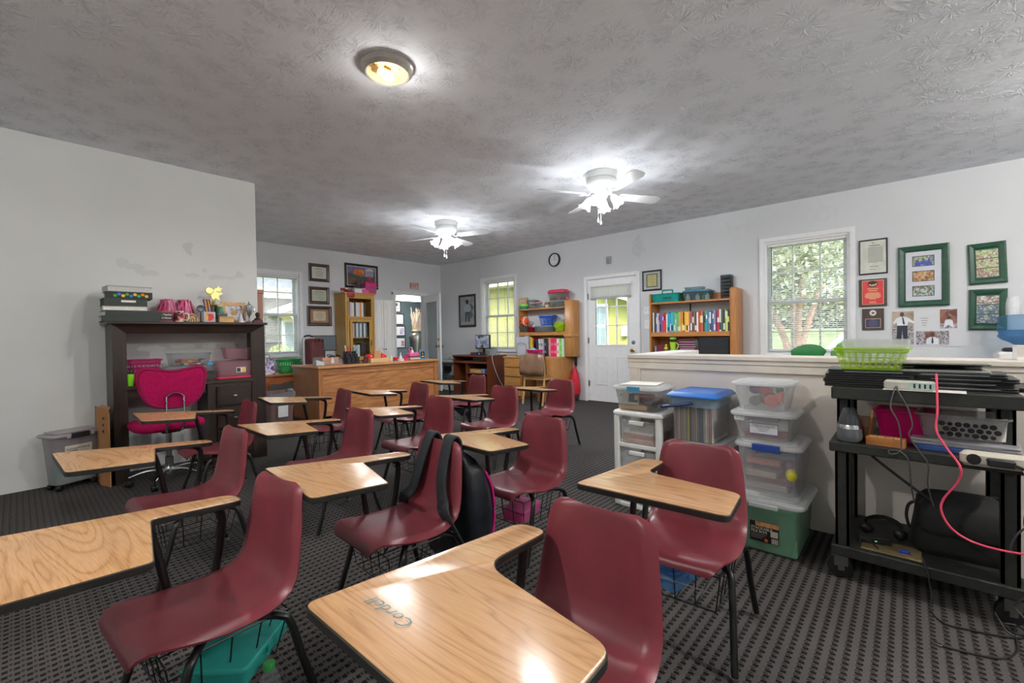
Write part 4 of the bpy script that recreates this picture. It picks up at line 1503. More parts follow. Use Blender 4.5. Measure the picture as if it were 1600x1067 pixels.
obj('cup', G().lathe([(.026, 0), (.028, .012), (.010, .025), (.008, .06), (.020, .085), (.030, .13), (.033, .175), (.030, .175), (.002, .09)], 16), P('silver', '#c9ccd0', .22, .9), t)
for s in (1, -1):
 obj('handle', G().tube(smooth_path([(s * .03, 0, .165), (s * .048, 0, .16), (s * .046, 0, .125), (s * .026, 0, .11)], 4), .0035, 6), P('silver', '#c9ccd0', .22, .9), t)
obj('finial', G().lathe([(.02, .178), (.008, .195), (.004, .215)], 10), P('silver', '#c9ccd0', .22, .9), t)
t = thing('bust', 'small dark bronze bust on a maroon base at the hutch corner', 'figurine', (1.560, 4.685, HT))
obj('base', G().rbox(-.044, .040, -.025, .025, 0, .026, .006), P('maroon_base', '#5a2730', .4), t)
g = G()
g.lathe([(.034, .026), (.030, .04), (.014, .052), (.013, .058)], 14)
g.ball((0, 0, .078), .022, 12, sz=1.15)
g.tube([(-.02, -.01, .082), (0, -.025, .08), (.02, -.01, .082)], .003, 6)
obj('bust', g, P('dark_bronze', '#3d3432', .45, .4), t)

# ---- things on the hutch worktop
def slot_basket(label, loc, rz, w, d, h, col, taper=.03, nx=9, rows=3, name='basket', alpha=None, flare=.012, handle=False, round_=.02, rim=.007):
 """moulded plastic basket: floor, rim, bands and ribs with open slots between"""
 t = thing(name, label, 'basket', loc, rz)
 key = 'basket_' + col.strip('#')
 m = P(key, col, .35, var=.06) if alpha is None else CLEAR(key, col, alpha, .3)
 def loop(z, grow=0):
  k = z / h
  a, b = w / 2 - taper * (1 - k) + grow, d / 2 - taper * (1 - k) + grow
  return [(x, y, z) for x, y in rrect(-a, a, -b, b, round_, 4)]
 g = G()
 # solid bottom and lowest band
 lo = loop(0)
 g.rings([lo, loop(h * .12)], caps=False)
 g.rings([loop(.0), loop(.003)])
 hz = [h * .12 + (h * .70) * i / rows for i in range(rows + 1)]
 th = h * .06
 for z in hz[1:]:
  g.rings([loop(z - th / 2, .0), loop(z - th / 2, .0022), loop(z + th / 2, .0022), loop(z + th / 2, 0), loop(z - th / 2, 0)], caps=False)
 g.rings([loop(h * .82), loop(h * .97)], caps=False)
 # ribs all the way round
 per = 2 * (w + d)
 L0, L1 = loop(0, .0), loop(h * .9, .0)
 N = int(nx * per / w)
 def point(L, q):
  tot, acc = 0, []
  for i in range(len(L)):
   a, b = Vector(L[i]), Vector(L[(i + 1) % len(L)])
   acc.append((tot, a, b))
   tot += (b - a).length
  s = q * tot
  for (st, a, b) in reversed(acc):
   if s >= st:
    return a + (b - a) * min(1, (s - st) / max(1e-6, (b - a).length))
  return acc[0][1]
 for i in range(N):
  a, b = point(L0, i / N), point(L1, i / N)
  a2, b2 = point(L0, (i + .42) / N), point(L1, (i + .42) / N)
  g.add([tuple(a), tuple(a2), tuple(b2), tuple(b)], [(0, 1, 2, 3)])
 obj('body', g, m, t, smooth=30)
 obj('rim', G().tube(loop(h * .985, flare * .5), rim, 6, closed=True), m, t)
 if handle:
  for s in (1, -1):
   obj('handle', G().tube(smooth_path([(s * (w / 2 + .004), -d * .22, h * .97), (s * (w / 2 + .02), -d * .15, h * 1.06), (s * (w / 2 + .02), d * .15, h * 1.06), (s * (w / 2 + .004), d * .22, h * .97)], 4), .006, 6), m, t)
 return t
slot_basket('round-cornered hot pink basket behind the magenta chair on the dark desk', (.712, 4.80, HW), 0, .21, .19, .205, '#d83a8c', .02, 7, 4, alpha=.7)
for i, (dx, c) in enumerate(((-.04, '#e03a3a'), (.03, '#e6583c'), (.07, '#d8322c'))):
 solo('toy', ['red toy block in front of the pink basket on the dark desk, left one', 'orange-red toy block in front of the pink basket on the dark desk', 'red toy block in front of the pink basket on the dark desk, right one'][i], 'toy',
   G().rbox(-.028, .028, -.02, .02, 0, .07, .008), P('toy_' + c.strip('#'), c, .4), (.74 + dx * 1.3, 4.655, HW), .3 * i, smooth=40)
t = thing('pencil_cup', 'lime green cup of pens at the left end of the dark desk', 'cup', (.600, 4.69, HW - .02))
t.location.z = HW
obj('cup', G().lathe([(.030, 0), (.036, .095), (.033, .095), (.027, .004), (.002, .004)], 16), P('lime', '#7ed321', .35), t)
for i in range(4):
 a = i * 1.7
 obj('pen', G().tube([(0.012 * math.cos(a), .012 * math.sin(a), .01), (.028 * math.cos(a), .028 * math.sin(a), .135 + .01 * i)], .004, 6), P('pen_%d' % i, ['#23252b', '#3a66b0', '#5a3b6a', '#2b2b2b'][i], .4), t)

def lidded_bin(label, loc, rz, w, d, h, taper, bodym, lidm, lidh=.028, lip=.012, r=.02, latch=None, latch_side='y', cat='bin', name='storage_bin', group=None, ribs=False):
 t = thing(name, label, cat, loc, rz, group)
 obj('bin', G().tub(-w / 2, w / 2, -d / 2, d / 2, 0, h - lidh * .6, taper, r, .003), bodym, t)
 if lidm is not None:
  g = G()
  g.rbox(-w / 2 - lip, w / 2 + lip, -d / 2 - lip, d / 2 + lip, h - lidh, h - lidh * .25, r + lip)
  g.rbox(-w / 2 + .015, w / 2 - .015, -d / 2 + .015, d / 2 - .015, h - lidh * .25, h, r)
  obj('lid', g, lidm, t)
 else:
  obj('rim', G().tube([(x, y, h - lidh * .6) for x, y in rrect(-w / 2 - .003, w / 2 + .003, -d / 2 - .003, d / 2 + .003, r)], .006, 6, closed=True), bodym, t)
 if latch is not None:
  lw, mt = latch
  ss = [(0, -1), (0, 1)] if latch_side == 'y' else [(-1, 0), (1, 0)]
  for sx, sy in ss:
   if sy:
    obj('latch', G().rbox(-lw / 2, lw / 2, sy * (d / 2 + lip) - .008, sy * (d / 2 + lip) + .008, h - lidh - .008, h - lidh * .15, .004), mt, t)
   else:
    obj('latch', G().rbox(sx * (w / 2 + lip) - .008, sx * (w / 2 + lip) + .008, -lw / 2, lw / 2, h - lidh - .008, h - lidh * .15, .004), mt, t)
 return t
M_clr = CLEAR('clear_plastic', '#d9dcde', .20, .22)
M_clrlid = CLEAR('clear_lid', '#e2e4e6', .55, .3)
M_whitelid = P('white_lid', '#dcdedd', .4, var=.04)
M_bluelatch = P('blue_latch', '#3aa3d8', .4)
lidded_bin('low clear bin with a white lid and blue latches on the dark desk', (.985, 4.82, HW), 0, .30, .20, .135, .012, M_clr, M_clrlid, .025, .01, .02, (.05, M_bluelatch))
lidded_bin('flat grey see-through box to the right of the blue-latched bin', (1.165, 4.77, HW), 0, .11, .16, .085, .01, CLEAR('smoke_plastic', '#8f8c8a', .5, .3), None)
lidded_bin('small clear bin with a blue latch on top of the flat grey box', (1.170, 4.81, HW + .0855), 0, .095, .15, .075, .006, M_clr, M_clrlid, .02, .006, .012, (.04, M_bluelatch))
lidded_bin('clear art supply bin stacked on the blue-latched bin, full of markers', (1.035, 4.84, HW + .135), 0, .30, .20, .125, .014, M_clr, None)
r = random.Random(9)
for i in range(16):
 c = ['#2d3450', '#c62d3a', '#d4d63c', '#e6e4e0', '#5b3a86', '#e08a2e', '#2c2c30', '#d23b7a'][i % 8]
 solo('marker', ('%s marker lying ' + ('low' if i < 8 else 'high') + ' in the marker heap of the upper clear bin') % ['navy', 'red', 'lime', 'white', 'purple', 'orange', 'black', 'pink'][i % 8], 'marker',
   G().at((0, 0, 0), ry=PI / 2).lathe([(.007, -.06), (.008, -.055), (.008, .055), (.006, .06)], 8), P('mk_' + c.strip('#'), c, .4),
   (1.035 + r.uniform(-.06, .06), 4.84 + r.uniform(-.06, .06), HW + .135 + .014 + .0135 * (i // 4)), r.uniform(-.5, .5), 'markers in the upper clear bin')
M_pinkclr = CLEAR('pink_clear_plastic', '#e6c4cc', .34, .3)
t = lidded_bin('wide pale pink tub with a small label resting on its own red lid', (1.370, 4.79, HW + .020), 0, .30, .24, .155, .016, M_pinkclr, None)
obj('label_sticker', G().box(-.005, .075, -.1208, -.1200, .035, .085), PAPER(), t).location = (0, .008, 0)
obj('sticker_art', G().box(.0, .03, -.1216, -.1208, .04, .075), P('navy_cover', '#27304a', .5), t).location = (0, .008, 0)
obj('sticker_art', G().box(.045, .07, -.1216, -.1208, .04, .075), P('apple_yellow', '#e6b84a', .4), t).location = (0, .008, 0)
solo('bin_lid', 'bright red bin lid lying flat under the pale pink tub', 'lid', G().rbox(-.17, .17, -.13, .13, 0, .02, .03), P('pinkred_lid', '#d8345c', .4), (1.375, 4.79, HW))
t = lidded_bin('pale pink tub tipped upside the wide pink one, upper of the pair', (1.42, 4.83, HW + .178), -.06, .24, .18, .115, .02, M_pinkclr, None)

# ---- magenta swivel chair
def office_chair():
 t = thing('office_chair', 'magenta fabric swivel chair with a chrome back bracket facing the dark desk', 'chair', (.800, 4.42, 0), .04)
 M_f = P('magenta_fabric', '#a5124f', .9, spec=.15, var=.16, vs=60, bump=.6, bs=500)
 # seat pan
 obj('seat', G().rings([[(x * k, y * k, z) for x, y in rrect(-.23, .23, -.17, .26, .11, 5)] for k, z in ((.86, .425), (.98, .435), (1.0, .46), (.97, .485), (.85, .497))]), M_f, t, smooth=60)
 # kidney shaped back, lightly curved
 out = [(-.222, .80), (-.228, .86), (-.215, .905), (-.18, .925), (-.10, .915), (0, .898), (.10, .915), (.18, .925), (.215, .905), (.228, .86), (.222, .80), (.195, .70), (.15, .635), (.08, .605), (0, .60), (-.08, .605), (-.15, .635), (-.195, .70)]
 P2 = smooth_path([(x, 0, z) for x, z in out + [out[0]]], 3)[:-1]
 cx, cz = 0, .765
 def rg(k, off):
  return [(cx + (p.x - cx) * k, -.165 + .22 * p.x * p.x * 2 + off, cz + (p.z - cz) * k) for p in P2]
 obj('backrest', G().rings([rg(.90, -.030), rg(.985, -.026), rg(1.0, -.010), rg(1.0, .010), rg(.97, .026), rg(.88, .032)]), M_f, t, smooth=60)
 obj('piping', G().tube([(p[0], p[1] - .002, p[2]) for p in rg(.925, -.030)], .005, 6, closed=True), P('magenta_piping', '#7d0f40', .8), t)
 obj('back_bracket', G().tube(smooth_path([(-.055, -.215, .50), (-.055, -.208, .66), (-.048, -.205, .70), (0, -.203, .722), (.048, -.205, .70), (.055, -.208, .66), (.055, -.215, .50)], 5), .011, 8, flat=.6).tube(smooth_path([(-.055, -.215, .51), (-.05, -.19, .44), (-.03, -.08, .415)], 4), .010, 8).tube(smooth_path([(.055, -.215, .51), (.05, -.19, .44), (.03, -.08, .415)], 4), .010, 8), M_chrome, t)
 obj('bracket_bolt', G().ball((-.055, -.221, .655), .007, 8).ball((.055, -.221, .655), .007, 8), M_chrome, t)
 obj('mechanism', G().rbox(-.06, .06, -.09, .09, .40, .43, .01), M_black, t)
 obj('column', G().lathe([(.028, .075), (.028, .20), (.019, .205), (.019, .40)], 16), M_chrome, t)
 obj('hub', G().lathe([(.034, .055), (.036, .10), (.028, .12)], 16), M_chrome, t)
 for i in range(5):
  a = .35 + i * 2 * PI / 5
  c, s = math.cos(a), math.sin(a)
  lg = obj('leg', G().tube(smooth_path([(c * .03, s * .03, .098), (c * .14, s * .14, .105), (c * .25, s * .25, .075)], 4), [.018 - .0009 * k for k in range(9)], 8, flat=.75), M_chrome, t)
  g = G()
  g.X = Matrix.Translation((c * .25, s * .25, .025)) @ Matrix.Rotation(a + .6, 4, 'Z') @ Matrix.Rotation(PI / 2, 4, 'X')
  g.lathe([(.018, -.022), (.025, -.018), (.025, -.004), (.014, -.003), (.014, .003), (.025, .004), (.025, .018), (.018, .022)], 14)
  obj('caster', g, M_black, lg)
  obj('caster_stem', G().cyl((c * .25, s * .25), .007, .03, .08, 8), M_black, lg)
office_chair()

# ---- cardboard box and rolling bin at the left
t = thing('cardboard_box', 'flattened cardboard box leaning upright between the dark desk and the wall', 'box', (.42, 4.60, 0), 0)
M_card = P('cardboard', '#a9794c', .85, var=.08)
obj('panel', G().add([(.0, .14, 0), (.045, 0, 0), (.045, 0, .60), (.0, .14, .615), (.0, .40, 0), (.0, .40, .60)], [(0, 1, 2, 3), (0, 3, 5, 4)]).box(.043, .049, -.003, .20, 0, .58), M_card, t, smooth=0)
obj('flap', G().add([(.0, .14, .612), (.045, 0, .60), (.06, .03, .615), (.02, .16, .63)], [(0, 1, 2, 3)]), M_card, t, smooth=0)
for i, z in enumerate((.52, .47, .42)):
 obj('printed_mark', G().box(-.001, .0, .0, .02, z, z + .02), M_dark, t).matrix_local = Matrix.Translation((.016, .08, 0)) @ Matrix.Rotation(math.atan2(-.045, .14) + .0, 4, 'Z') @ Matrix.Translation((0.004, -.02, 0))

t = thing('rolling_bin', 'tall grey rolling storage bin with a black latch beside the cardboard', 'bin', (.276, 4.885, 0), .42)
M_gr = CLEAR('grey_clear', '#d6d1d5', .50, .35)
w, d = .30, .17
obj('bin', G().tub(-w / 2, w / 2, -d / 2, d / 2, .045, .415, .022, .025, .003), M_gr, t)
obj('lid', G().rbox(-w / 2 - .022, w / 2 + .022, -d / 2 - .02, d / 2 + .02, .405, .430, .03).rbox(-w / 2 + .01, w / 2 - .01, -d / 2 + .01, d / 2 - .01, .43, .446, .02), P('grey_lid', '#a8a3a8', .4, var=.08), t)
obj('latch', G().rbox(-.055, .055, -d / 2 - .034, -d / 2 - .012, .395, .432, .004), M_black, t)
for s in (-1, 1):
 obj('handle_mount', G().rbox(s * .075 - .012, s * .075 + .012, -d / 2 - .03, -d / 2 - .012, .40, .430, .003), P('grey_mount', '#a9a6aa', .4), t)
lb = obj('label_sticker', G().box(-.085, .085, -d / 2 - .0035, -d / 2 - .0025, .255, .335), P('label_cream', '#d8d2c6', .6), t)
lb.location = (0, .008, 0)
lettering(t, '44 QT ROLLING STORAGE', .0125, M_black, (-.078, -d / 2 + .0042, .308), (0, -1, 0), align='LEFT', bold=.0003)
lettering(t, 'CONTAINER', .0125, M_black, (-.078, -d / 2 + .0042, .292), (0, -1, 0), align='LEFT', bold=.0003)
for sx in (-1, 1):
 for sy in (-1, 1):
  g = G()
  g.X = Matrix.Translation((sx * .11, sy * .055, .022)) @ Matrix.Rotation(PI / 2, 4, 'X') @ Matrix.Rotation(.5, 4, 'Y')
  obj('caster', g.lathe([(.014, -.016), (.022, -.012), (.022, .012), (.014, .016)], 12), M_black, t)
solo('paper_stack', 'mint green folders filling the bottom of the tall grey rolling bin', 'folder', G().rbox(-.115, .115, -.052, .052, 0, .15, .006), P('mint_paper', '#4fae98', .6, var=.1, vs=40), (.276, 4.885, .050), .42)

# ---- brown waste bin and side table behind
t = thing('waste_bin', 'brown waste bin with a white bag and a picture label beside the dark hutch', 'bin', (2.02, 5.47, 0), .02)
obj('bin', G().tub(-.145, .145, -.12, .12, 0, .52, .03, .03, .004), P('brown_plastic', '#6d5350', .5, var=.1), t)
g = G()
rr = [(x, y, .515 + .012 * math.sin(i * 2.1)) for i, (x, y) in enumerate(rrect(-.152, .152, -.128, .128, .035, 5))]
r2 = [(x * 1.0, y * 1.0, .45 + .02 * math.sin(i * 1.3)) for i, (x, y, _) in enumerate(rr)]
g.rings([r2, rr, [(x * .93, y * .93, z - .01) for x, y, z in rr], [(x * .85, y * .85, .40) for x, y, z in rr]], caps=False)
g.ball((.10, -.09, .53), .035, 10, sz=.6)
obj('bag', g, CLEAR('bag_film', '#c9cdd2', .55, .35), t, smooth=60)
lb = obj('label_sticker', G().box(-.055, .055, -.1216, -.1206, .24, .37), P('label_white', '#dfe0e2', .5), t)
lb.location = (0, .008, 0)
lb.rotation_euler = (.05, 0, 0)
g = G()
g.X = Matrix.Translation((.01, -.119, .31)) @ Matrix.Rotation(PI / 2, 4, 'X')
a = obj('label_art', g.prism([(.034 * math.cos(i * PI / 4 + .2), .038 * math.sin(i * PI / 4 + .2)) for i in range(8)], 0, .001), P('maroon_base', '#5a2730', .4), t)
solo('post', 'slim reddish wooden post standing in front of the back window blind', 'post', G().rbox(-.030, .030, -.03, .03, 0, 1.655, .006).rbox(-.038, .038, -.038, .038, 1.655, 1.70, .006).rbox(-.045, .045, -.045, .045, 0, .04, .006), P('rosewood', '#a4705c', .45), (1.885, 5.60, 0))

M_cherry = WOOD('cherry_wood', '#9a5530', '#b8703f', 'x', .4, 9, 6)
def side_table():
 t = thing('side_table', 'small cherry side table with scalloped apron under the back window', 'table', (2.72, 7.22, 0))
 obj('tabletop', G().rbox(-.34, .34, -.25, .25, .572, .60, .01).rbox(-.325, .325, -.235, .235, .556, .572, .008), M_cherry, t)
 sc_ = [(-.29, .555), (-.29, .44), (-.25, .44), (-.22, .465), (-.17, .47), (-.13, .445), (-.08, .455), (0, .49), (.08, .455), (.13, .445), (.17, .47), (.22, .465), (.25, .44), (.29, .44), (.29, .555)]
 for y in (-.215, .215):
  g = G()
  g.X = Matrix.Translation((0, y, 0)) @ Matrix.Rotation(PI / 2, 4, 'X')
  obj('apron', g.prism(sc_, -.009, .009), M_cherry, t)
 for s in (-1, 1):
  obj('side_apron', G().box(s * .29 - .009, s * .29 + .009, -.2, .2, .47, .556), M_cherry, t)
  for u in (-1, 1):
   obj('leg', G().lathe([(.022, 0), (.026, .03), (.016, .06), (.030, .22), (.034, .30), (.020, .36), (.036, .385), (.020, .41), (.036, .44), (.036, .556)], 14, 0, (s * .285, u * .21, 0)), M_cherry, t)
side_table()
slot_basket('bright green oval laundry basket on the cherry side table', (2.82, 7.20, .60), 0, .33, .24, .215, '#1fb04a', .035, 8, 2, round_=.07, handle=False, rim=.009)
t = thing('gift_bag', 'crumpled purple and white patterned bag on the side table', 'bag', (2.50, 7.19, .60), .1)
g = G()
r = random.Random(2)
rs = []
for k, z in enumerate((0, .06, .13, .19, .235)):
 rs.append([(x * (1 - .08 * k / 4) + r.uniform(-.012, .012), y * (1 - .13 * k) + r.uniform(-.010, .010), z + (r.uniform(-.02, .02) if k == 4 else 0)) for x, y in rrect(-.10, .10, -.07, .07, .02, 3)])
obj('bag', g.rings(rs), PHOTO('purple_print', ['#5a3a8c', '#8a6ac0', '#e6e2ea', '#3e3a52', '#a46cb4'], 26, 2), t, smooth=20)
obj('handle', G().tube(smooth_path([(-.04, -.02, .22), (-.03, -.03, .29), (.03, -.03, .29), (.04, -.02, .22)], 4), .004, 6), P('ribbon_purple', '#4a2a55', .6), t)
obj('tissue', G().rings([[(x * 1.0 + .06, y, z) for x, y in rrect(-.02, .02, -.03, .03, .01)] for z in (.0, .20)]), PAPER(), t)

# ---------------------------------------------------------------- teacher desk and its surroundings
M_oak = WOOD('red_oak', '#9c6238', '#c48a58', 'x', .36, 9, 6, ring=.25)
M_oakz = WOOD('red_oak_upright', '#98603a', '#bb8152', 'z', .36, 9, 6)
M_top = WOOD('oak_top_edge', '#b27848', '#d29a68', 'x', .3, 9, 6)
TX, TY, TT = 2.690, 5.890, .748
def teacher_desk():
 W, D = 2.09, .78
 t = thing('teacher_desk', 'long red oak executive desk with a plain front panel facing the pupils', 'desk', (TX, TY, 0), .035)
 obj('desk_top', G().rbox(-.015, W + .015, -.02, D, TT - .034, TT, .010), M_top, t)
 for x in (0, W - .035):
  obj('end_panel', G().rbox(x, x + .035, 0, D - .02, 0, TT - .034, .004), M_oakz, t)
 obj('corner_post', G().rbox(.035, .065, .0, .05, 0, TT - .034, .004), M_oakz, t)
 obj('corner_post', G().rbox(W - .085, W - .035, .0, .05, 0, TT - .034, .004), M_oakz, t)
 obj('front_panel', G().box(.065, W - .085, .030, .05, .06, TT - .034), M_oak, t)
 obj('front_rail', G().box(.065, W - .085, .020, .032, TT - .125, TT - .034), M_oak, t)
 obj('drawer_pedestal', G().box(.05, .48, .10, D - .05, .05, TT - .034), M_oakz, t)
 obj('drawer_pedestal', G().box(W - .48, W - .05, .10, D - .05, .05, TT - .034), M_oakz, t)
teacher_desk()
def td(x, dy=0.2):
 """a spot on the teacher desk top: world x, distance in from the front edge"""
 return (x, TY + (x - TX) * .035 + dy, TT)

t = thing('letter_tray', 'clear acrylic letter holder with papers at the left end of the teacher desk', 'tray', td(2.90, .16), .04)
M_acr = CLEAR('acrylic', '#dfe6ea', .16, .06)
obj('tray', G().box(-.19, .19, -.05, -.046, 0, .085).box(-.19, .19, .046, .05, 0, .12).box(-.19, .19, -.05, .05, 0, .004).box(-.19, -.186, -.05, .05, 0, .09).box(.186, .19, -.05, .05, 0, .115), M_acr, t)
obj('papers', G().add([(-.18, -.04, .01), (-.07, -.04, .006), (-.07, -.03, .05), (-.18, -.02, .085)], [(0, 1, 2, 3)]).box(-.18, -.06, -.03, .03, .005, .02), PAPER(), t, smooth=0)
obj('card', G().at((0, 0, 0)).box(-.06, .18, .028, .032, .005, .105), P('salmon_card', '#d08a66', .6), t)
obj('clip', G().rbox(.02, .06, -.06, -.045, .03, .085, .004).rbox(.025, .055, -.065, -.05, .085, .11, .004), P('clip_white', '#d9dadb', .4), t)
t = thing('desk_organizer', 'black plastic pencil organizer crowded with pens on the teacher desk', 'organizer', td(3.275, .18), .04)
obj('base', G().rbox(-.105, .105, -.065, .065, 0, .015, .01), M_black, t)
for i in range(3):
 for j, hh in enumerate((.10, .145, .185)):
  obj('compartment', G().tub(-.098 + .066 * i, -.098 + .066 * i + .062, -.06 + .041 * j, -.06 + .041 * j + .039, .012, hh, .002, .008, .003), M_black, t)
for i, (x, y, c, hh) in enumerate(((-.055, .03, '#e8e6e2', .30), (-.02, .035, '#c9252c', .28), (.01, .02, '#c9252c', .265), (.05, .03, '#3a86c8', .27), (.07, .0, '#3a86c8', .24), (.03, .045, '#e0a63a', .25), (-.075, .0, '#5a3b6a', .22))):
 x0, y0, _ = td(3.275, .18)
 solo('pen', ['white marker standing highest in the black organizer', 'red marker standing beside the white one in the black organizer', 'second red marker in the black organizer', 'tall blue pen at the right of the black organizer', 'short blue pen at the right edge of the black organizer', 'yellow pencil at the back of the black organizer', 'purple pen at the left edge of the black organizer'][i], 'pen',
   G().tube([(0, 0, 0), (.008 * (i - 3), .004, hh - .06)], .0055, 7).tube([(.008 * (i - 3) * .95, .004, hh - .09), (.0082 * (i - 3), .004, hh - .05)], .0085, 8), P('pen_' + c.strip('#'), c, .4), (x0 + x, y0 + y, TT + .02))
solo('memo_pad', 'red-edged white memo pad beside the black organizer', 'notepad', G().rbox(-.06, .06, -.05, .05, 0, .016, .004, 0).rbox(-.06, .06, -.05, .05, .016, .034, .004, 1), [PAPER(), P('pad_red', '#d3273a', .5)], td(3.12, .30), .1)
t = thing('figurine', 'small dark brown rounded bear-like figurine between the organizer and the tomatoes', 'figurine', td(3.48, .16), 0)
g = G()
g.ball((0, 0, .035), .036, 12, sz=.95).ball((.004, -.006, .082), .024, 12).ball((-.016, -.004, .102), .009, 8).ball((.022, -.004, .102), .009, 8).ball((-.03, -.02, .016), .015, 8).ball((.03, -.02, .016), .015, 8)
obj('body', g, P('brown_resin', '#4b2d2a', .4, var=.2), t, smooth=60)
obj('base', G().rbox(-.045, .045, -.035, .035, 0, .006, .01), P('dark_burn', '#4a2b22', .6), t)
t = thing('block_calendar', 'long pine block calendar stand in front of two red apples', 'block', td(3.735, .17), .035)
obj('base', G().rbox(-.172, .172, -.04, .04, 0, .062, .006), P('pine_pale', '#c9a878', .5, var=.1), t)
obj('block', G().rbox(-.058, .058, .045, .075, 0, .178, .004), P('pine_mid', '#b88a58', .5), t)
def apple(label, x, dy, s):
 t = thing('decor_apple', label, 'apple', td(x, dy), 0, 'red apples on the teacher desk')
 pr = [(.004, .010), (.035, .0), (.060, .018), (.074, .055), (.070, .090), (.045, .112), (.018, .108), (.003, .098)]
 obj('body', G().lathe([(r * s, z * s) for r, z in pr], 20), P('gloss_red', '#cf1f1d', .16, spec=.6, var=.06), t, smooth=60)
 obj('stem', G().tube(smooth_path([(0, 0, .098 * s), (.004, 0, .12 * s), (.012, 0, .14 * s)], 4), .004, 6), P('stem_brown', '#4a3a28', .7), t)
 obj('leaf', G().at((.012, 0, .125 * s), rz=.4).add([(0, 0, 0), (.018, .010, .006), (.036, 0, .002), (.018, -.010, .006)], [(0, 1, 2, 3)]), P('leaf_green', '#3f6a3c', .5), t)
apple('larger red decorative apple left of the pine calendar block', 3.650, .30, 1.10)
apple('red decorative apple right of the pine calendar block', 3.855, .30, 1.08)
t = thing('figurine', 'small white and dark china figurine right of the pine calendar block', 'figurine', td(3.955, .18))
obj('body', G().lathe([(.024, 0), (.028, .03), (.018, .055), (.020, .075), (.008, .09)], 12), P('china', '#c9c3ba', .25, var=.25, vs=60), t)
obj('base', G().rbox(-.03, .03, -.02, .02, 0, .008, .006), P('dark_burn', '#4a2b22', .6), t)
t = thing('bell', 'small red apple-shaped bell with a dark base on the teacher desk', 'bell', td(4.055, .20))
obj('body', G().lathe([(.004, .012), (.034, .012), (.042, .035), (.036, .062), (.010, .066)], 16), P('gloss_red', '#cf1f1d', .16), t)
obj('base', G().lathe([(.05, 0), (.05, .01), (.04, .014)], 16), P('base_purple', '#6a5a78', .4), t)
obj('stem', G().cyl((0, 0), .004, .06, .085, 6), P('stem_brown', '#4a3a28', .7), t)
t = thing('bottle', 'slim white squeeze bottle beside the red bell', 'bottle', td(4.165, .22))
obj('bottle', G().lathe([(.022, 0), (.024, .005), (.024, .06), (.010, .08), (.009, .095)], 14), P('china_white', '#dcdbe0', .3), t)
obj('nozzle', G().lathe([(.010, .09), (.008, .11), (.003, .135)], 10), P('china_white', '#dcdbe0', .3), t)
t = thing('tape_dispenser', 'magenta tape dispenser with a clear roll on the teacher desk', 'dispenser', td(4.255, .20))
obj('base', G().rbox(-.04, .045, -.018, .018, 0, .022, .006), P('pom_pink', '#e4317f', .5), t)
g = G()
g.X = Matrix.Translation((-.005, 0, .045)) @ Matrix.Rotation(PI / 2, 4, 'X')
obj('tape_roll', g.lathe([(.014, -.009), (.03, -.009), (.03, .009), (.014, .009)], 16), P('deep_pink', '#b3245c', .4), t)
t = thing('paper_tray', 'low wire tray holding a pink pouch at the right end of the teacher desk', 'tray', td(4.415, .24), .035)
obj('tray', G().tube([(x, y, .05) for x, y in rrect(-.11, .11, -.09, .09, .02)], .004, 5, closed=True).tube([(x, y, .004) for x, y in rrect(-.11, .11, -.09, .09, .02)], .004, 5, closed=True).box(-.10, .10, -.08, .08, .0, .004), P('bronze_wire', '#5f5546', .45, .6), t)
obj('papers', G().box(-.10, .10, -.08, .08, .005, .042), P('pages_d', '#cfc5ae', .8, var=.15, vs=80), t)
solo('pouch', 'hot pink zip pouch lying on the wire paper tray', 'pouch', G().rbox(-.10, .10, -.07, .07, 0, .06, .02), P('pouch_pink', '#e05a9c', .5, var=.1), (td(4.415, .24)[0], td(4.415, .24)[1], TT + .054), .035)
t = thing('toy', 'tiny pink and dark toy figure on top of the pink pouch', 'toy', (4.37, td(4.37, .24)[1], TT + .114))
obj('body', G().ball((0, 0, .022), .025, 10, sz=.85).ball((-.025, 0, .055), .018, 8), P('toy_pink', '#d64a7c', .5), t)
obj('bow', G().ball((-.045, 0, .075), .013, 8).ball((-.012, 0, .08), .013, 8), P('toy_dark', '#4a2c34', .5), t)
t = thing('bottle', 'white pump bottle behind the pink pouch', 'bottle', td(4.50, .36))
obj('bottle', G().lathe([(.028, 0), (.03, .005), (.03, .13), (.012, .155), (.010, .17)], 14), P('china_white', '#dcdbe0', .3), t)
obj('pump', G().cyl((0, 0), .005, .165, .20, 8).tube([(0, 0, .20), (-.03, 0, .20), (-.036, 0, .194)], .005, 6), P('china_white', '#dcdbe0', .3), t)
t = thing('greeting_card', 'upright blue card with a black picture at the right end of the teacher desk', 'card', td(4.612, .22), .10)
obj('card', G().box(-.068, .068, -.003, 0, 0, .165).add([(-.068, 0, .165), (.068, 0, .165), (.06, .06, 0), (-.06, .06, 0)], [(0, 1, 2, 3)]), P('card_blue', '#4b93b3', .4), t)
obj('picture_panel', G().box(-.042, .042, -.004, -.003, .02, .145), P('sign_black', '#151312', .4), t)
obj('banner', G().box(-.045, .045, -.005, -.004, .125, .142), P('banner_orange', '#d8562a', .5), t)
g = G()
g.X = Matrix.Translation((0, -.0042, .085)) @ Matrix.Rotation(PI / 2, 4, 'X')
obj('torch_print', g.prism([(-.006, -.02), (.006, -.02), (.014, .012), (0, .034), (-.014, .012)], 0, .0008), P('torch_tan', '#c9a06a', .5), t)
obj('word_bar', G().box(-.030, .032, -.005, -.004, .035, .055), P('word_cream', '#e2c98a', .5), t)

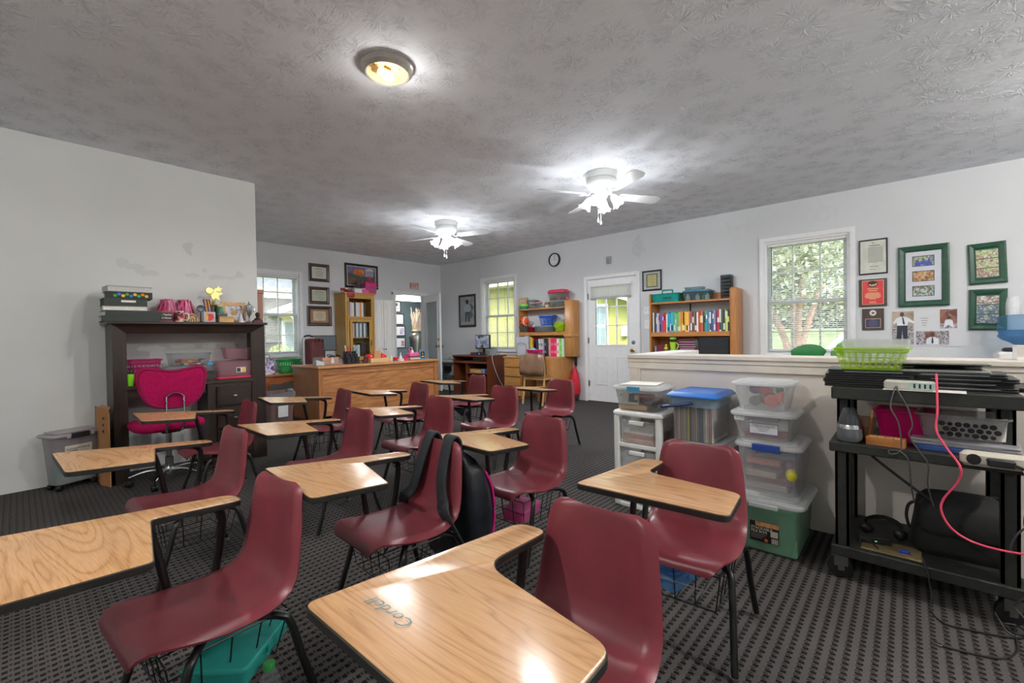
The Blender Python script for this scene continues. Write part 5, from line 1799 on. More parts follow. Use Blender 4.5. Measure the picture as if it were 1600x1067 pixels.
# executive chair, side return with monitor
t = thing('executive_chair', 'padded maroon leather executive chair behind the teacher desk', 'chair', (3.13, 6.98, 0), .80)
M_mar = P('maroon_leather', '#5e2c30', .38, var=.12, vs=12, bump=.2, bs=90)
def pad(x0, x1, z0, z1, y, d):
 return G().rings([[(x, y + yo, z) for x, z in rrect(x0 + i, x1 - i, z0 + i, z1 - i, .05, 4)] for yo, i in ((-d * .2, .035), (-d * .62, .012), (-d * .3, 0), (d * .5, .005), (d * .62, .03))])
for (a, b) in ((-.23, -.085), (-.08, .08), (.085, .23)):
 obj('back_pad', pad(a, b, .48, 1.13, .0, .12), M_mar, t, smooth=60)
obj('back_shell', G().rbox(-.24, .24, .06, .10, .46, 1.15, .03), P('shell_grey', '#b9bcbe', .35), t)
obj('headrest_bar', G().tube(smooth_path([(-.20, .08, 1.10), (-.14, .09, 1.16), (0, .09, 1.175), (.14, .09, 1.16), (.20, .08, 1.10)], 5), .014, 8), M_black, t)
obj('seat', G().rbox(-.25, .25, -.42, .05, .42, .52, .06), M_mar, t)
for s in (-1, 1):
 obj('armrest', G().tube(smooth_path([(s * .27, .06, .62), (s * .29, -.05, .66), (s * .29, -.28, .655), (s * .28, -.32, .55), (s * .24, -.25, .45)], 5), .022, 8), M_black, t)
obj('column', G().cyl((0, -.18), .028, .10, .43, 12), M_black, t)
for i in range(5):
 a = i * 2 * PI / 5
 lg = obj('leg', G().tube([(0, -.18, .10), (.29 * math.cos(a), -.18 + .29 * math.sin(a), .065)], [.026, .018], 8), M_black, t)
 obj('caster', G().ball((.29 * math.cos(a), -.18 + .29 * math.sin(a), .028), .028, 10), M_black, lg)
t = thing('return_desk', 'low dark-topped side desk against the back wall behind the maroon chair', 'desk', (3.40, 7.40, 0))
obj('desk_top', G().rbox(-.22, .50, -.10, .49, .715, .745, .006), P('grey_top', '#8d8d8c', .5), t)
obj('end_panel', G().box(-.21, -.19, -.09, .48, 0, .715), M_oakz, t)
obj('end_panel', G().box(.47, .49, -.09, .48, 0, .715), M_oakz, t)
def monitor(label, loc, rz, w, h, zb, screen, name='monitor', cat='monitor', stand=True):
 t = thing(name, label, cat, loc, rz)
 obj('bezel', G().rbox(-w / 2, w / 2, -.012, .028, zb, zb + h, .008), M_black, t)
 obj('screen', G().box(-w / 2 + .014, w / 2 - .014, -.0135, -.012, zb + .018, zb + h - .014), screen, t)
 if stand:
  obj('neck', G().rbox(-.028, .028, .02, .05, .01, zb + h * .5, .008), M_black, t)
  obj('foot', G().lathe([(.11, 0), (.112, .006), (.06, .016), (.03, .02)], 20, 0, (0, .03, 0)), M_black, t)
 return t
monitor('dark switched-off flat monitor on the side desk behind the maroon chair', (3.56, 7.56, .745), -.12, .42, .27, .165, P('screen_off', '#5a646c', .14, spec=.6, var=.03))
t = thing('headset', 'black over-ear headset lying on the side desk below the dark monitor', 'headset', (3.60, 7.36, .745), .2)
for s in (-1, 1):
 g = G()
 g.X = Matrix.Translation((s * .03, 0, .045)) @ Matrix.Rotation(PI / 2, 4, 'Y')
 obj('ear_cup', g.lathe([(.02, -.014), (.042, -.012), (.042, .012), (.02, .014)], 14), M_black, t)
obj('headband', G().tube(smooth_path([(-.05, 0, .05), (-.05, .06, .09), (0, .10, .10), (.05, .06, .09), (.05, 0, .05)], 4), .007, 7), M_black, t)
t = thing('desk_phone', 'low black desk phone right of the headset on the side desk', 'phone', (3.79, 7.36, .745), .1)
obj('body', G().add([(-.09, -.08, 0), (.09, -.08, 0), (.09, .09, 0), (-.09, .09, 0), (-.09, -.08, .02), (.09, -.08, .02), (.09, .09, .06), (-.09, .09, .06)], [(0, 3, 2, 1), (4, 5, 6, 7), (0, 1, 5, 4), (1, 2, 6, 5), (2, 3, 7, 6), (3, 0, 4, 7)]), M_dark, t)
obj('handset', G().tube(smooth_path([(-.065, -.06, .05), (-.065, -.02, .068), (-.065, .05, .085), (-.065, .085, .083)], 4), .016, 8), M_black, t)

# ---- oak display cabinet and white cupboard on the back wall
M_gold_oak = WOOD('golden_oak', '#a9813f', '#c9a058', 'z', .3, 9, 5)
M_gold_oakx = WOOD('golden_oak_flat', '#a37a3c', '#c49a55', 'x', .3, 9, 5)
def display_cabinet():
 x0, x1, y0, y1, zt = 3.935, 4.515, 7.50, 7.905, 1.955
 t = thing('display_cabinet', 'golden oak display cabinet with a glazed door and twisted rope trim', 'cabinet', (x0, y0, 0))
 W, D = x1 - x0, y1 - y0
 obj('side_panel', G().box(0, .02, .02, D, 0, zt - .02), M_gold_oak, t)
 obj('side_panel', G().box(W - .02, W, .02, D, 0, zt - .02), M_gold_oak, t)
 obj('top_panel', G().rbox(-.012, W + .012, -.012, D, zt - .03, zt, .006), M_gold_oakx, t)
 obj('back_panel', G().box(.02, W - .02, D - .012, D, 0, zt - .03), M_gold_oak, t)
 for z in (.06, .74, 1.12, 1.50):
  obj('shelf', G().box(.02, W - .02, .03, D - .012, z, z + .02), M_gold_oakx, t)
 for (a, b) in ((0, .07), (W - .07, W)):
  obj('face_stile', G().rbox(a, b, -.004, .02, 0, zt - .03, .004), M_gold_oak, t)
  xm = (a + b) / 2
  g = G()
  for k in range(2):
   g.tube([(xm + .010 * math.cos(z * 55 + k * PI), -.010 + .006 * math.sin(z * 55 + k * PI), z) for z in [.10 + i * .022 for i in range(78)]], .009, 5)
  obj('rope_trim', g, M_gold_oak, t, smooth=60)
 obj('face_rail', G().rbox(.07, W - .07, -.004, .02, 1.845, zt - .03, .004), M_gold_oakx, t)
 obj('face_rail', G().rbox(.07, W - .07, -.004, .02, 1.475, 1.515, .004), M_gold_oakx, t)
 dr = obj('glass_door', wallbox(G(), 'y', -.018, .004, .075, W - .075, .72, 1.47, [(.125, W - .125, .79, 1.42)]), M_gold_oak, t)
 obj('pane', G().box(.125, W - .125, -.008, -.005, .79, 1.42), M_glass, dr)
 obj('door_handle', G().tube(smooth_path([(W - .098, -.018, 1.08), (W - .098, -.040, 1.06), (W - .098, -.040, 1.00), (W - .098, -.018, .98)], 4), .006, 6), P('dark_burn', '#4a2b22', .6), dr)
 obj('lower_door', G().rbox(.075, W - .075, -.018, .004, .08, .70, .004), M_gold_oak, t)
 return t
display_cabinet()
DC = (3.935, 7.50)
def bookrow(items, x0, y, z, group, depth, lean=0):
 """upright volumes side by side along +x; items = (thickness, height, colour, label, cat)"""
 x = x0
 for w, h, c, lb, nm in items:
  t = thing(nm, lb, 'binder' if 'binder' in nm else 'book', (x + w / 2, y, z), 0, group)
  m = P('cv_' + c.strip('#'), c, .5, var=.06)
  obj('cover', G().box(-w / 2, w / 2, 0, .003, 0, h).box(-w / 2, -w / 2 + .002, .003, depth, 0, h).box(w / 2 - .002, w / 2, .003, depth, 0, h), m, t, smooth=0)
  obj('pages', G().box(-w / 2 + .002, w / 2 - .002, .004, depth - .004, .003, h - .004), PAPER(), t, smooth=0)
  x += w + .0015
cabinet_cols = [('#8f6fa6', 'purple-grey'), ('#c9c2cc', 'pale lilac'), ('#d6d2c4', 'cream'), ('#4a4a4e', 'black-striped'), ('#cfccd2', 'silver'), ('#c7c8d4', 'pale blue'), ('#e08f3e', 'orange'), ('#d8d4ce', 'off-white'), ('#3a3f46', 'charcoal')]
bookrow([(.036, .265 - .006 * (i % 3), c, '%s binder standing in the open top niche of the oak cabinet' % n, 'ring_binder') for i, (c, n) in enumerate(cabinet_cols)], DC[0] + .085, DC[1] + .06, 1.52, 'binders in the oak cabinet niche', .25)
cc2 = [('#3f6f9a', 'blue'), ('#b9c4d0', 'ice blue'), ('#7a4a4a', 'brick'), ('#dfe2e6', 'white'), ('#4f7aa0', 'steel blue'), ('#dcdde2', 'frosted'), ('#2f3a52', 'navy'), ('#e3e0e0', 'ivory'), ('#5d6a7a', 'slate')]
bookrow([(.036, .27 - .008 * (i % 2), c, '%s binder behind the glass door of the oak cabinet, upper shelf' % n, 'ring_binder') for i, (c, n) in enumerate(cc2)], DC[0] + .12, DC[1] + .06, 1.14, 'binders behind the oak cabinet glass', .25)
bookrow([(.045, .24 - .01 * (i % 2), c, '%s binder on the shelf under the upper binders behind the cabinet glass' % n, 'ring_binder') for i, (c, n) in enumerate([('#c9ccd0', 'silver-white'), ('#b9bcc0', 'grey'), ('#d6d8da', 'chalk white')])], DC[0] + .16, DC[1] + .06, .76, 'binders low behind the oak cabinet glass', .25)
t = thing('keepsake_box', 'dark maroon keepsake box at the right behind the cabinet glass', 'box', (DC[0] + .40, DC[1] + .18, .76))
obj('box', G().rbox(-.06, .06, -.09, .09, 0, .24, .01), P('maroon_dark', '#3a2426', .4), t)
obj('lid', G().rbox(-.063, .063, -.093, .093, .24, .27, .01), P('maroon_dark2', '#4a2c2e', .4), t)

# things on top of the oak cabinet
ZC = 1.955
t = thing('scarf', 'red and black plaid scarf hanging over the top edge of the oak cabinet', 'scarf', (4.035, 7.49, ZC))
M_plaid = PHOTO('red_plaid', ['#1d1416', '#8c1f28', '#c2303a', '#2a1a1e', '#b52a34'], 60, 1)
g = G()
for i in range(5):
 x = -.055 + .022 * i
 g.tube(smooth_path([(x, .12, .03), (x, .04, .025), (x + .004, -.026, .004), (x + .010, -.032, -.05), (x + .012 + .003 * i, -.03, -.085 - .01 * (i % 2))], 4), .016, 7, flat=.5)
g.tube(smooth_path([(-.17, .05, .045), (-.12, .03, .05), (-.06, .05, .035), (.0, .06, .03)], 5), .02, 7)
obj('scarf', g, M_plaid, t, smooth=60)
t = thing('roll', 'white paper roll with a plaid ribbon at the left top of the oak cabinet', 'roll', (3.95, 7.60, ZC))
g = G()
g.X = Matrix.Translation((0, 0, .043)) @ Matrix.Rotation(PI / 2, 4, 'Y')
obj('roll', g.lathe([(.015, -.03), (.042, -.03), (.042, .05), (.015, .05)], 16), P('china_white', '#dcdbe0', .3), t)
t = thing('card_box', 'small white box left of the pink gift on the oak cabinet', 'box', (4.225, 7.60, ZC))
obj('body', G().rbox(-.07, .07, -.05, .05, 0, .082, .006), P('china_white', '#dcdbe0', .3), t)
obj('lid', G().rbox(-.073, .073, -.053, .053, .07, .088, .006), P('box_grey', '#c2c4ca', .4), t)
t = thing('gift', 'pink gift with a bow on the oak cabinet', 'gift', (4.365, 7.60, ZC))
obj('box', G().rbox(-.07, .07, -.05, .05, 0, .07, .008), P('gift_pink', '#e0559a', .4, var=.15), t)
obj('bow', G().ball((-.025, 0, .085), .022, 8).ball((.02, 0, .088), .022, 8).ball((0, 0, .078), .012, 8), P('gift_pale', '#eda6cc', .4), t)
t = thing('toy', 'grey and purple plush toy propped against the landscape poster', 'toy', (4.30, 7.72, ZC))
g = G()
g.ball((0, 0, .075), .085, 12, sz=.9).ball((.02, -.02, .185), .06, 12).ball((-.03, -.01, .245), .02, 8).ball((.06, -.01, .245), .02, 8).ball((-.09, -.03, .10), .03, 8).ball((.09, -.03, .10), .03, 8)
obj('body', g, P('plush_purple', '#5d4a58', .95, var=.35, vs=30), t, smooth=60)
slot_basket('pale grey wire-look basket at the right end of the oak cabinet top', (4.50, 7.66, ZC), 0, .25, .19, .135, '#bcbcc6', .015, 9, 3, alpha=.6)
t = thing('handbag', 'hot pink bag standing in the pale grey basket above the oak cabinet', 'bag', (4.52, 7.66, ZC + .006))
obj('bag', G().rings([[(x, y, z) for x, y in rrect(-a, a, -b, b, .02, 3)] for z, a, b in ((0, .10, .065), (.10, .108, .07), (.20, .118, .06), (.225, .112, .03))]), P('bag_pink', '#e0187f', .45, var=.12), t)
obj('handle', G().tube(smooth_path([(-.03, 0, .22), (-.025, 0, .28), (0, 0, .315), (.025, 0, .28), (.03, 0, .22)], 4), .007, 7), P('bag_pink', '#e0187f', .45), t)

def cupboard():
 x0, x1, y0 = 4.565, 5.010, 7.62
 t = thing('cupboard', 'tall white panelled double-door cupboard beside the back doorway', 'cupboard', (x0, y0, 0))
 W, D, zt = x1 - x0, .285, 1.86
 obj('carcass', G().box(0, W, .018, D, 0, zt), M_white, t)
 for k, (a, b) in enumerate(((.0, W / 2 - .002), (W / 2 + .002, W))):
  d = obj('door', G().rbox(a + .002, b - .002, 0, .018, .05, zt - .005, .003), M_white, t)
  for (q0, q1) in ((.10, .87), (.93, 1.80)):
   obj('panel_moulding', wallbox(G(), 'y', -.010, .001, a + .04, b - .04, q0, q1, [(a + .054, b - .054, q0 + .014, q1 - .014)]), M_white, d)
   obj('raised_panel', G().rbox(a + .068, b - .068, -.008, .001, q0 + .03, q1 - .03, .003), M_white, d)
  g = G()
  g.X = Matrix.Translation((b - .022 if k == 0 else a + .022, 0, .90)) @ Matrix.Rotation(PI / 2, 4, 'X')
  obj('knob', g.lathe([(.006, 0), (.006, .012), (.012, .018), (.011, .026), (.003, .029)], 12), M_dark, d)
cupboard()

# ---- frames on the back wall
def wall_frame(label, axis, c, a, z, w, h, bw, fm, mats, depth=.02, inner=(), cat='picture', name='wall_picture', group=None, roll=0, backm=None):
 """a framed flat picture on a wall; local x along the wall as the viewer sees it, local z up"""
 if axis == 'y':
  t = thing(name, label, cat, (a, c, z), 0, group)
 else:
  t = thing(name, label, cat, (c, a, z), -PI / 2, group)
 # local -y faces the room
 ry = Matrix.Rotation(roll, 4, 'Y')
 def gg():
  g = G()
  g.X = ry
  return g
 g = gg()
 W, Hh = w / 2, h / 2
 def ringf(i, y):
  return [(-W + i, y, -Hh + i), (W - i, y, -Hh + i), (W - i, y, Hh - i), (-W + i, y, Hh - i)]
 g.rings([ringf(0, 0), ringf(0, -depth * .85), ringf(bw * .25, -depth), ringf(bw * .75, -depth * .8), ringf(bw, -depth * .45), ringf(bw, 0)], caps=False)
 obj('frame', g, fm, t, smooth=0)
 obj('backing', gg().box(-W + bw, W - bw, -depth * .40, -.001, -Hh + bw, Hh - bw), mats, t)
 y = -depth * .40
 for i, (nm, x0, x1, z0, z1, m) in enumerate(inner):
  obj(nm, gg().box(x0, x1, y - .0008 - .0006 * (i % 3), y, z0, z1), m, t)
 return t
M_mah = WOOD('mahogany_frame', '#33231d', '#4a352c', 'x', .35, 8, 8)
M_paper = P('certificate_paper', '#d6d6cf', .7, var=.03)
M_cream = P('certificate_cream', '#cdbfa0', .7, var=.05)
M_txt = P('print_grey', '#8b8c8c', .8, var=0)
M_txtd = P('print_dark', '#55544f', .8, var=0)
def lines(x0, x1, z0, z1, n, m, seed=0, center=True):
 r = random.Random(seed)
 out = []
 for i in range(n):
  z = z1 - (z1 - z0) * (i + .5) / n
  k = r.uniform(.45, 1.0) if center else 1
  xm, hw = (x0 + x1) / 2, (x1 - x0) / 2 * k
  out.append(('printed_line', xm - hw, xm + hw, z - (z1 - z0) / n * .16, z + (z1 - z0) / n * .16, m))
 return out
wall_frame('dark framed certificate on white paper, topmost of three between the window and oak cabinet', 'y', YB, 3.660, 2.310, .372, .318, .055, M_mah, M_paper,
   inner=[('printed_line', -.07, .07, .062, .070, M_txtd)] + lines(-.09, .09, -.075, .045, 6, M_txt, 1), group='framed certificates on the back wall')
wall_frame('dark framed greenish certificate, middle one of three between the window and oak cabinet', 'y', YB, 3.652, 1.902, .372, .308, .055, M_mah, P('certificate_green', '#c2c6b2', .7),
   inner=[('printed_line', -.08, .08, .060, .068, M_txtd)] + lines(-.09, .09, -.075, .045, 6, M_txt, 2), group='framed certificates on the back wall')
wall_frame('dark framed tan-matted certificate, lowest and largest of three by the oak cabinet', 'y', YB, 3.652, 1.533, .448, .356, .058, M_mah, P('tan_mat', '#9c7a60', .7),
   inner=[('certificate', -.115, .115, -.085, .085, M_cream)] + [(n, a, b, c, d, m) for n, a, b, c, d, m in lines(-.08, .08, -.06, .065, 7, M_txt, 3)], group='framed certificates on the back wall')
t = wall_frame('black framed landscape poster with an orange tree and white columns above the oak cabinet', 'y', YB, 4.495, 2.318, .700, .465, .042, M_black, P('poster_cream', '#c9c0b0', .5), depth=.022, cat='poster', name='poster')
def poster_art(t):
 y = -.0105
 w, h = .292, .175
 def pl(nm, pts, m, dy=0):
  g = G()
  g.X = Matrix.Translation((0, y - dy, 0)) @ Matrix.Rotation(PI / 2, 4, 'X')
  obj(nm, g.prism(pts, 0, .0006), m, t, smooth=0)
 pl('sky_print', [(-w, -.02), (w, -.02), (w, h), (-w, h)], PHOTO('poster_sky', ['#4a4a7c', '#6a66a0', '#8a7a9c', '#56568a'], 8, 4))
 pl('hill_print', [(-w, -h), (w, -h), (w, .03), (.12, .02), (0, -.01), (-.12, .03), (-w, .05)], PHOTO('poster_hill', ['#35483e', '#4c5a4c', '#5c5648', '#2c3b38'], 14, 5), .0007)
 pl('field_print', [(-w, -h), (.05, -h), (0, -.07), (-.10, -.06), (-w, -.04)], PHOTO('poster_field', ['#6a5546', '#8a7460', '#5a463c', '#a58c70'], 26, 6), .0014)
 r = random.Random(4)
 pl('tree_print', [(-.06 + (.115 + .02 * r.random()) * math.cos(a), .075 + (.06 + .012 * r.random()) * math.sin(a)) for a in [i * PI / 10 for i in range(20)]], PHOTO('poster_tree', ['#c9763a', '#e09a52', '#b8602e', '#e8ae6a'], 22, 7), .0021)
 pl('pediment_print', [(.08, .105), (.24, .12), (.24, .15), (.16, .165), (.08, .145)], P('poster_stone', '#c9c4c8', .5, var=.15), .0021)
 for i in range(5):
  pl('column_print', [(.085 + .034 * i, .0), (.101 + .034 * i, .0), (.101 + .034 * i, .12), (.085 + .034 * i, .12)], P('poster_stone', '#c9c4c8', .5), .0021)
poster_art(t)
t = thing('exit_sign', 'small white exit sign with red letters on the wall above the back doorway', 'sign', (5.720, YB, 2.222))
obj('board', G().rbox(-.118, .118, -.012, 0, -.072, .072, .006), P('exit_board', '#cfc6bc', .5), t)
obj('border', wallbox(G(), 'y', -.0128, -.0118, -.110, .110, -.064, .064, [(-.104, .104, -.058, .058)]), P('exit_red', '#b0352f', .5), t)
lettering(t, 'EXIT', .105, P('exit_red', '#b0352f', .5), (0, -.0125, 0), (0, -1, 0), bold=.0012)
t = thing('sensor', 'round grey door contact sensor on the wall left of the back doorway', 'sensor', (5.172, YB, 2.035))
g = G()
g.X = Matrix.Rotation(PI / 2, 4, 'X')
obj('housing', g.lathe([(.03, 0), (.03, .012), (.024, .02), (.004, .022)], 16), P('sensor_grey', '#9a9da0', .4), t)
g = G()
g.X = Matrix.Rotation(PI / 2, 4, 'X')
obj('lens', g.lathe([(.012, .0205), (.010, .025), (.002, .026)], 12), M_dark, t)

# ---- seen through the doorway
M_fw = P('print_white', '#d9d7d8', .6, var=.04)
for k, (z, w, h, lb, arts) in enumerate(((1.905, .25, .285, 'small black framed print with a crest, topmost on the teal wall through the doorway', [('art', -.03, .03, .02, .09, M_txtd), ('printed_line', -.07, .07, -.05, -.04, M_txt)]),
  (1.590, .34, .285, 'black frame with two white pages on the teal wall, second from the top', [('page', -.14, -.01, -.10, .10, M_fw), ('page', .01, .14, -.10, .10, M_fw)]),
  (1.290, .37, .265, 'black frame with a lilac flower print on the teal wall, third from the top', [('art', .03, .14, -.08, .07, PHOTO('lilac_print', ['#d9d7d8', '#9a7ab0', '#c9b6d4', '#e6e0e6'], 30, 8)), ('art', -.16, -.10, -.09, .09, M_txtd)]),
  (.990, .37, .275, 'black frame with a pink floral print on the teal wall, lowest of the column', [('art', .06, .15, -.09, .05, PHOTO('rose_print', ['#d9d7d8', '#c98a9c', '#8c5a6a', '#e6e0e6'], 30, 9)), ('art', -.16, -.10, -.09, .09, M_txtd)]))):
 wall_frame(lb, 'y', RY1, 6.40 + .06 + w / 2 - .125, z, w, h, .022, M_black, M_fw, inner=arts, group='frames on the teal wall')
wall_frame('pale wooden frame with a pink certificate behind the vase through the doorway', 'y', RY1, 7.07, 1.535, .30, .50, .022, P('pine_pale', '#c9a878', .5), P('pink_paper', '#d6b6b0', .7), inner=[('seal', .02, .08, .10, .16, M_txtd)] + lines(-.09, .09, -.15, .08, 6, M_txt, 6))
wall_frame('small lilac print on the teal wall seen through the open door glass', 'y', RY1, 7.40, 1.40, .20, .30, .018, M_black, PHOTO('lilac_print', ['#d9d7d8', '#9a7ab0'], 30, 8))
t = thing('vase', 'tall pewter floor vase holding twisted pale branches beyond the doorway', 'vase', (6.535, 9.05, 0))
M_pew = P('pewter_glaze', '#8d8a84', .25, .6, var=.2, vs=10)
obj('vase', G().lathe([(.085, 0), (.09, .03), (.075, .40), (.095, .75), (.135, 1.02), (.145, 1.13), (.12, 1.20), (.075, 1.235), (.08, 1.26), (.07, 1.255), (.05, 1.20)], 24), M_pew, t, smooth=60)
t = thing('branches', 'bundle of twisted pale willow branches standing in the pewter vase', 'branches', (6.535, 9.05, 1.10))
r = random.Random(8)
for i in range(14):
 a = i * 2.4
 tip = Vector((math.cos(a) * r.uniform(.05, .17), math.sin(a) * r.uniform(.03, .10), r.uniform(.55, .76)))
 pts = [(0.03 * math.cos(a), .03 * math.sin(a), 0)]
 for k in range(1, 7):
  q = k / 6
  pts.append((tip.x * q + r.uniform(-.018, .018), tip.y * q + r.uniform(-.015, .015), tip.z * q))
 obj('branch', G().tube(smooth_path(pts, 4), [.013 - .0004 * k for k in range(25)], 5), P('pale_willow', '#c9b79a', .7, var=.15), t)
obj('moss', G().ball((0, 0, .17), .09, 12, sz=.5), P('moss_tan', '#b09a7c', .9, var=.3, vs=30), t)

# ---------------------------------------------------------------- right wall, from the far corner towards the camera
# a helper frame: local x = along the wall as the viewer sees it (world -Y), local y = into the wall (world +X)
RW = -PI / 2
M_rwd = WOOD('dark_cherry', '#5f2f1e', '#7c4329', 'z', .35, 9, 6)
M_rwdx = WOOD('dark_cherry_flat', '#5f2f1e', '#7f452b', 'x', .32, 9, 6)
def computer_desk():
 t = thing('computer_desk', 'small dark cherry computer desk with open shelves under the far window', 'desk', (5.895, 6.88, 0), RW)
 W, D = .98, .53
 obj('desk_top', G().rbox(-.01, W + .01, -.02, D, .725, .752, .005), M_rwdx, t)
 for x in (0, W - .018):
  obj('side_panel', G().box(x, x + .018, 0, D, 0, .725), M_rwd, t)
 obj('divider', G().box(.36, .376, .01, D, 0, .60), M_rwd, t)
 obj('keyboard_tray', G().box(.02, W - .02, -.005, .36, .605, .622).box(.02, W - .02, -.012, -.004, .598, .640), M_rwdx, t)
 obj('shelf', G().box(.376, W - .018, .01, D - .02, .395, .412), M_rwdx, t)
 obj('shelf', G().box(.376, W - .018, .01, D - .02, .05, .067), M_rwdx, t)
 obj('back_panel', G().box(.018, W - .018, D - .012, D - .004, 0, .60), M_rwd, t)
computer_desk()
t = monitor('square flat monitor showing camera views on the dark cherry desk', (6.16, 6.29, .752), RW + .0, .40, .275, .120, PHOTO('camera_views', ['#2d3550', '#5a6aa0', '#7a8ab0', '#c9d0e0', '#55634a', '#3a4468'], 16, 3))
t = thing('tablet', 'small grey tablet propped on the right end of the dark cherry desk', 'tablet', (6.16, 6.035, .752), RW)
g = G()
g.X = Matrix.Rotation(-.45, 4, 'X')
obj('body', g.rbox(-.10, .10, 0, .010, .004, .125, .004), P('tablet_grey', '#7d8388', .35), t)
g = G()
g.X = Matrix.Rotation(-.45, 4, 'X')
obj('screen', g.box(-.09, .09, -.001, 0, .012, .115), P('tablet_screen', '#8f989c', .12, spec=.6), t)
obj('base', G().rbox(-.10, .10, -.05, .09, 0, .008, .004), P('tablet_grey', '#7d8388', .35), t)
t = thing('keyboard', 'black keyboard on the sliding tray of the dark cherry desk', 'keyboard', (5.99, 6.35, .622), RW)
obj('case', G().rbox(-.20, .20, -.06, .06, 0, .018, .006), M_black, t)
obj('keys', G().box(-.19, .19, -.05, .05, .018, .023), M_dark, t)
t = thing('stapler', 'dark red stapler left of the monitor on the cherry desk', 'stapler', (6.06, 6.43, .752), RW + .2)
obj('base', G().rbox(-.09, .09, -.02, .02, 0, .012, .006), M_black, t)
obj('arm', G().rbox(-.085, .075, -.016, .016, .016, .052, .008), P('stapler_red', '#6a2434', .35), t)
t = thing('speaker', 'small black desktop speaker with a blue light under the monitor', 'speaker', (6.04, 6.25, .752), RW)
obj('case', G().rbox(-.09, .09, -.02, .05, 0, .055, .008), M_dark, t)
obj('light', G().box(-.012, .012, -.022, -.019, .02, .035), P('led_blue', '#2f6ae0', .3, var=0, emit=1.2), t)
t = thing('card_box', 'long pale wooden box on the middle shelf of the dark cherry desk', 'box', (5.99, 6.30, .412), RW)
obj('body', G().rbox(-.15, .15, -.04, .08, 0, .055, .004), P('pine', '#d3a86a', .5), t)
obj('lid', G().rbox(-.152, .152, -.042, .082, .055, .072, .004), P('pine2', '#c4975a', .5), t)
for i, c in enumerate(('#5f7fae', '#8fa4c4', '#44608c')):
 solo('card_box', ['steel blue', 'pale blue', 'navy blue'][i] + ' small box beside the pine box on the cherry desk shelf', 'box', G().rbox(-.018, .018, -.03, .06, 0, .082 - .008 * i, .003), P('bx_' + c.strip('#'), c, .5), (5.99, 6.115 - .04 * i, .412), RW)
t = thing('power_adapter', 'black power strip box with blue stickers on the floor right of the cherry desk', 'adapter', (6.22, 5.78, 0), RW)
obj('body', G().rbox(-.09, .09, -.05, .09, 0, .15, .012), M_black, t)
obj('sticker', G().box(-.05, .02, -.052, -.050, .05, .12), P('sticker_blue', '#7fa6cf', .4), t)
solo('cable', 'white cable hanging from the cherry desk down to the black adapter', 'cable', G().tube(smooth_path([(6.12, 5.93, .754), (6.02, 5.885, .752), (5.99, 5.868, .70), (6.05, 5.86, .5), (6.13, 5.83, .3), (6.2, 5.80, .155)], 6), .006, 6), P('cable_white', '#cfd2d4', .5))
t = thing('printer', 'grey and black multifunction printer on a white stand in the far corner', 'printer', (6.02, 7.21, .24), RW)
M_pg = P('printer_grey', '#a4a7a9', .45)
obj('body', G().rbox(-.215, .215, 0, .36, 0, .33, .03), M_pg, t)
obj('paper_tray', G().rbox(-.20, .20, -.05, .10, .01, .085, .012), P('printer_dark', '#54585b', .5), t)
obj('output_slot', G().box(-.13, .13, -.004, .02, .17, .275), M_black, t)
g = G()
g.add([(-.13, -.002, .17), (.13, -.002, .17), (.09, -.05, .14), (-.09, -.05, .14)], [(0, 1, 2, 3)])
obj('output_flap', g.box(-.09, .09, -.055, -.045, .135, .145), M_black, t, smooth=0)
obj('scanner_lid', G().rbox(-.22, .22, -.04, .36, .335, .40, .03), P('printer_light', '#b9bcbe', .4), t)
obj('control_panel', G().add([(-.2, -.075, .335), (.2, -.075, .335), (.2, .03, .405), (-.2, .03, .405), (-.2, -.06, .315), (.2, -.06, .315), (.2, .03, .335), (-.2, .03, .335)], [(0, 1, 2, 3), (4, 7, 6, 5), (0, 4, 5, 1), (1, 5, 6, 2), (2, 6, 7, 3), (3, 7, 4, 0)]), P('printer_dark', '#54585b', .5), t, smooth=0)
obj('document_feeder', G().rbox(-.06, .21, .06, .34, .40, .47, .02), P('printer_light', '#b9bcbe', .4), t)
obj('feed_wire', G().tube(smooth_path([(-.18, .1, .40), (-.17, .12, .50), (-.02, .14, .52), (.0, .12, .42)], 4), .004, 5), M_pg, t)
t = thing('printer_stand', 'low white stand with paper reams under the printer in the far corner', 'stand', (6.02, 7.21, 0), RW)
obj('top', G().rbox(-.23, .23, -.01, .39, .215, .24, .004), M_white, t)
for s in (-1, 1):
 obj('side', G().box(s * .22 - .01, s * .22 + .01, 0, .38, 0, .215), M_white, t)
obj('reams', G().box(-.15, .12, .03, .30, .0, .05).box(-.14, .12, .03, .30, .052, .10).box(-.15, .13, .03, .30, .102, .15), PAPER(), t)

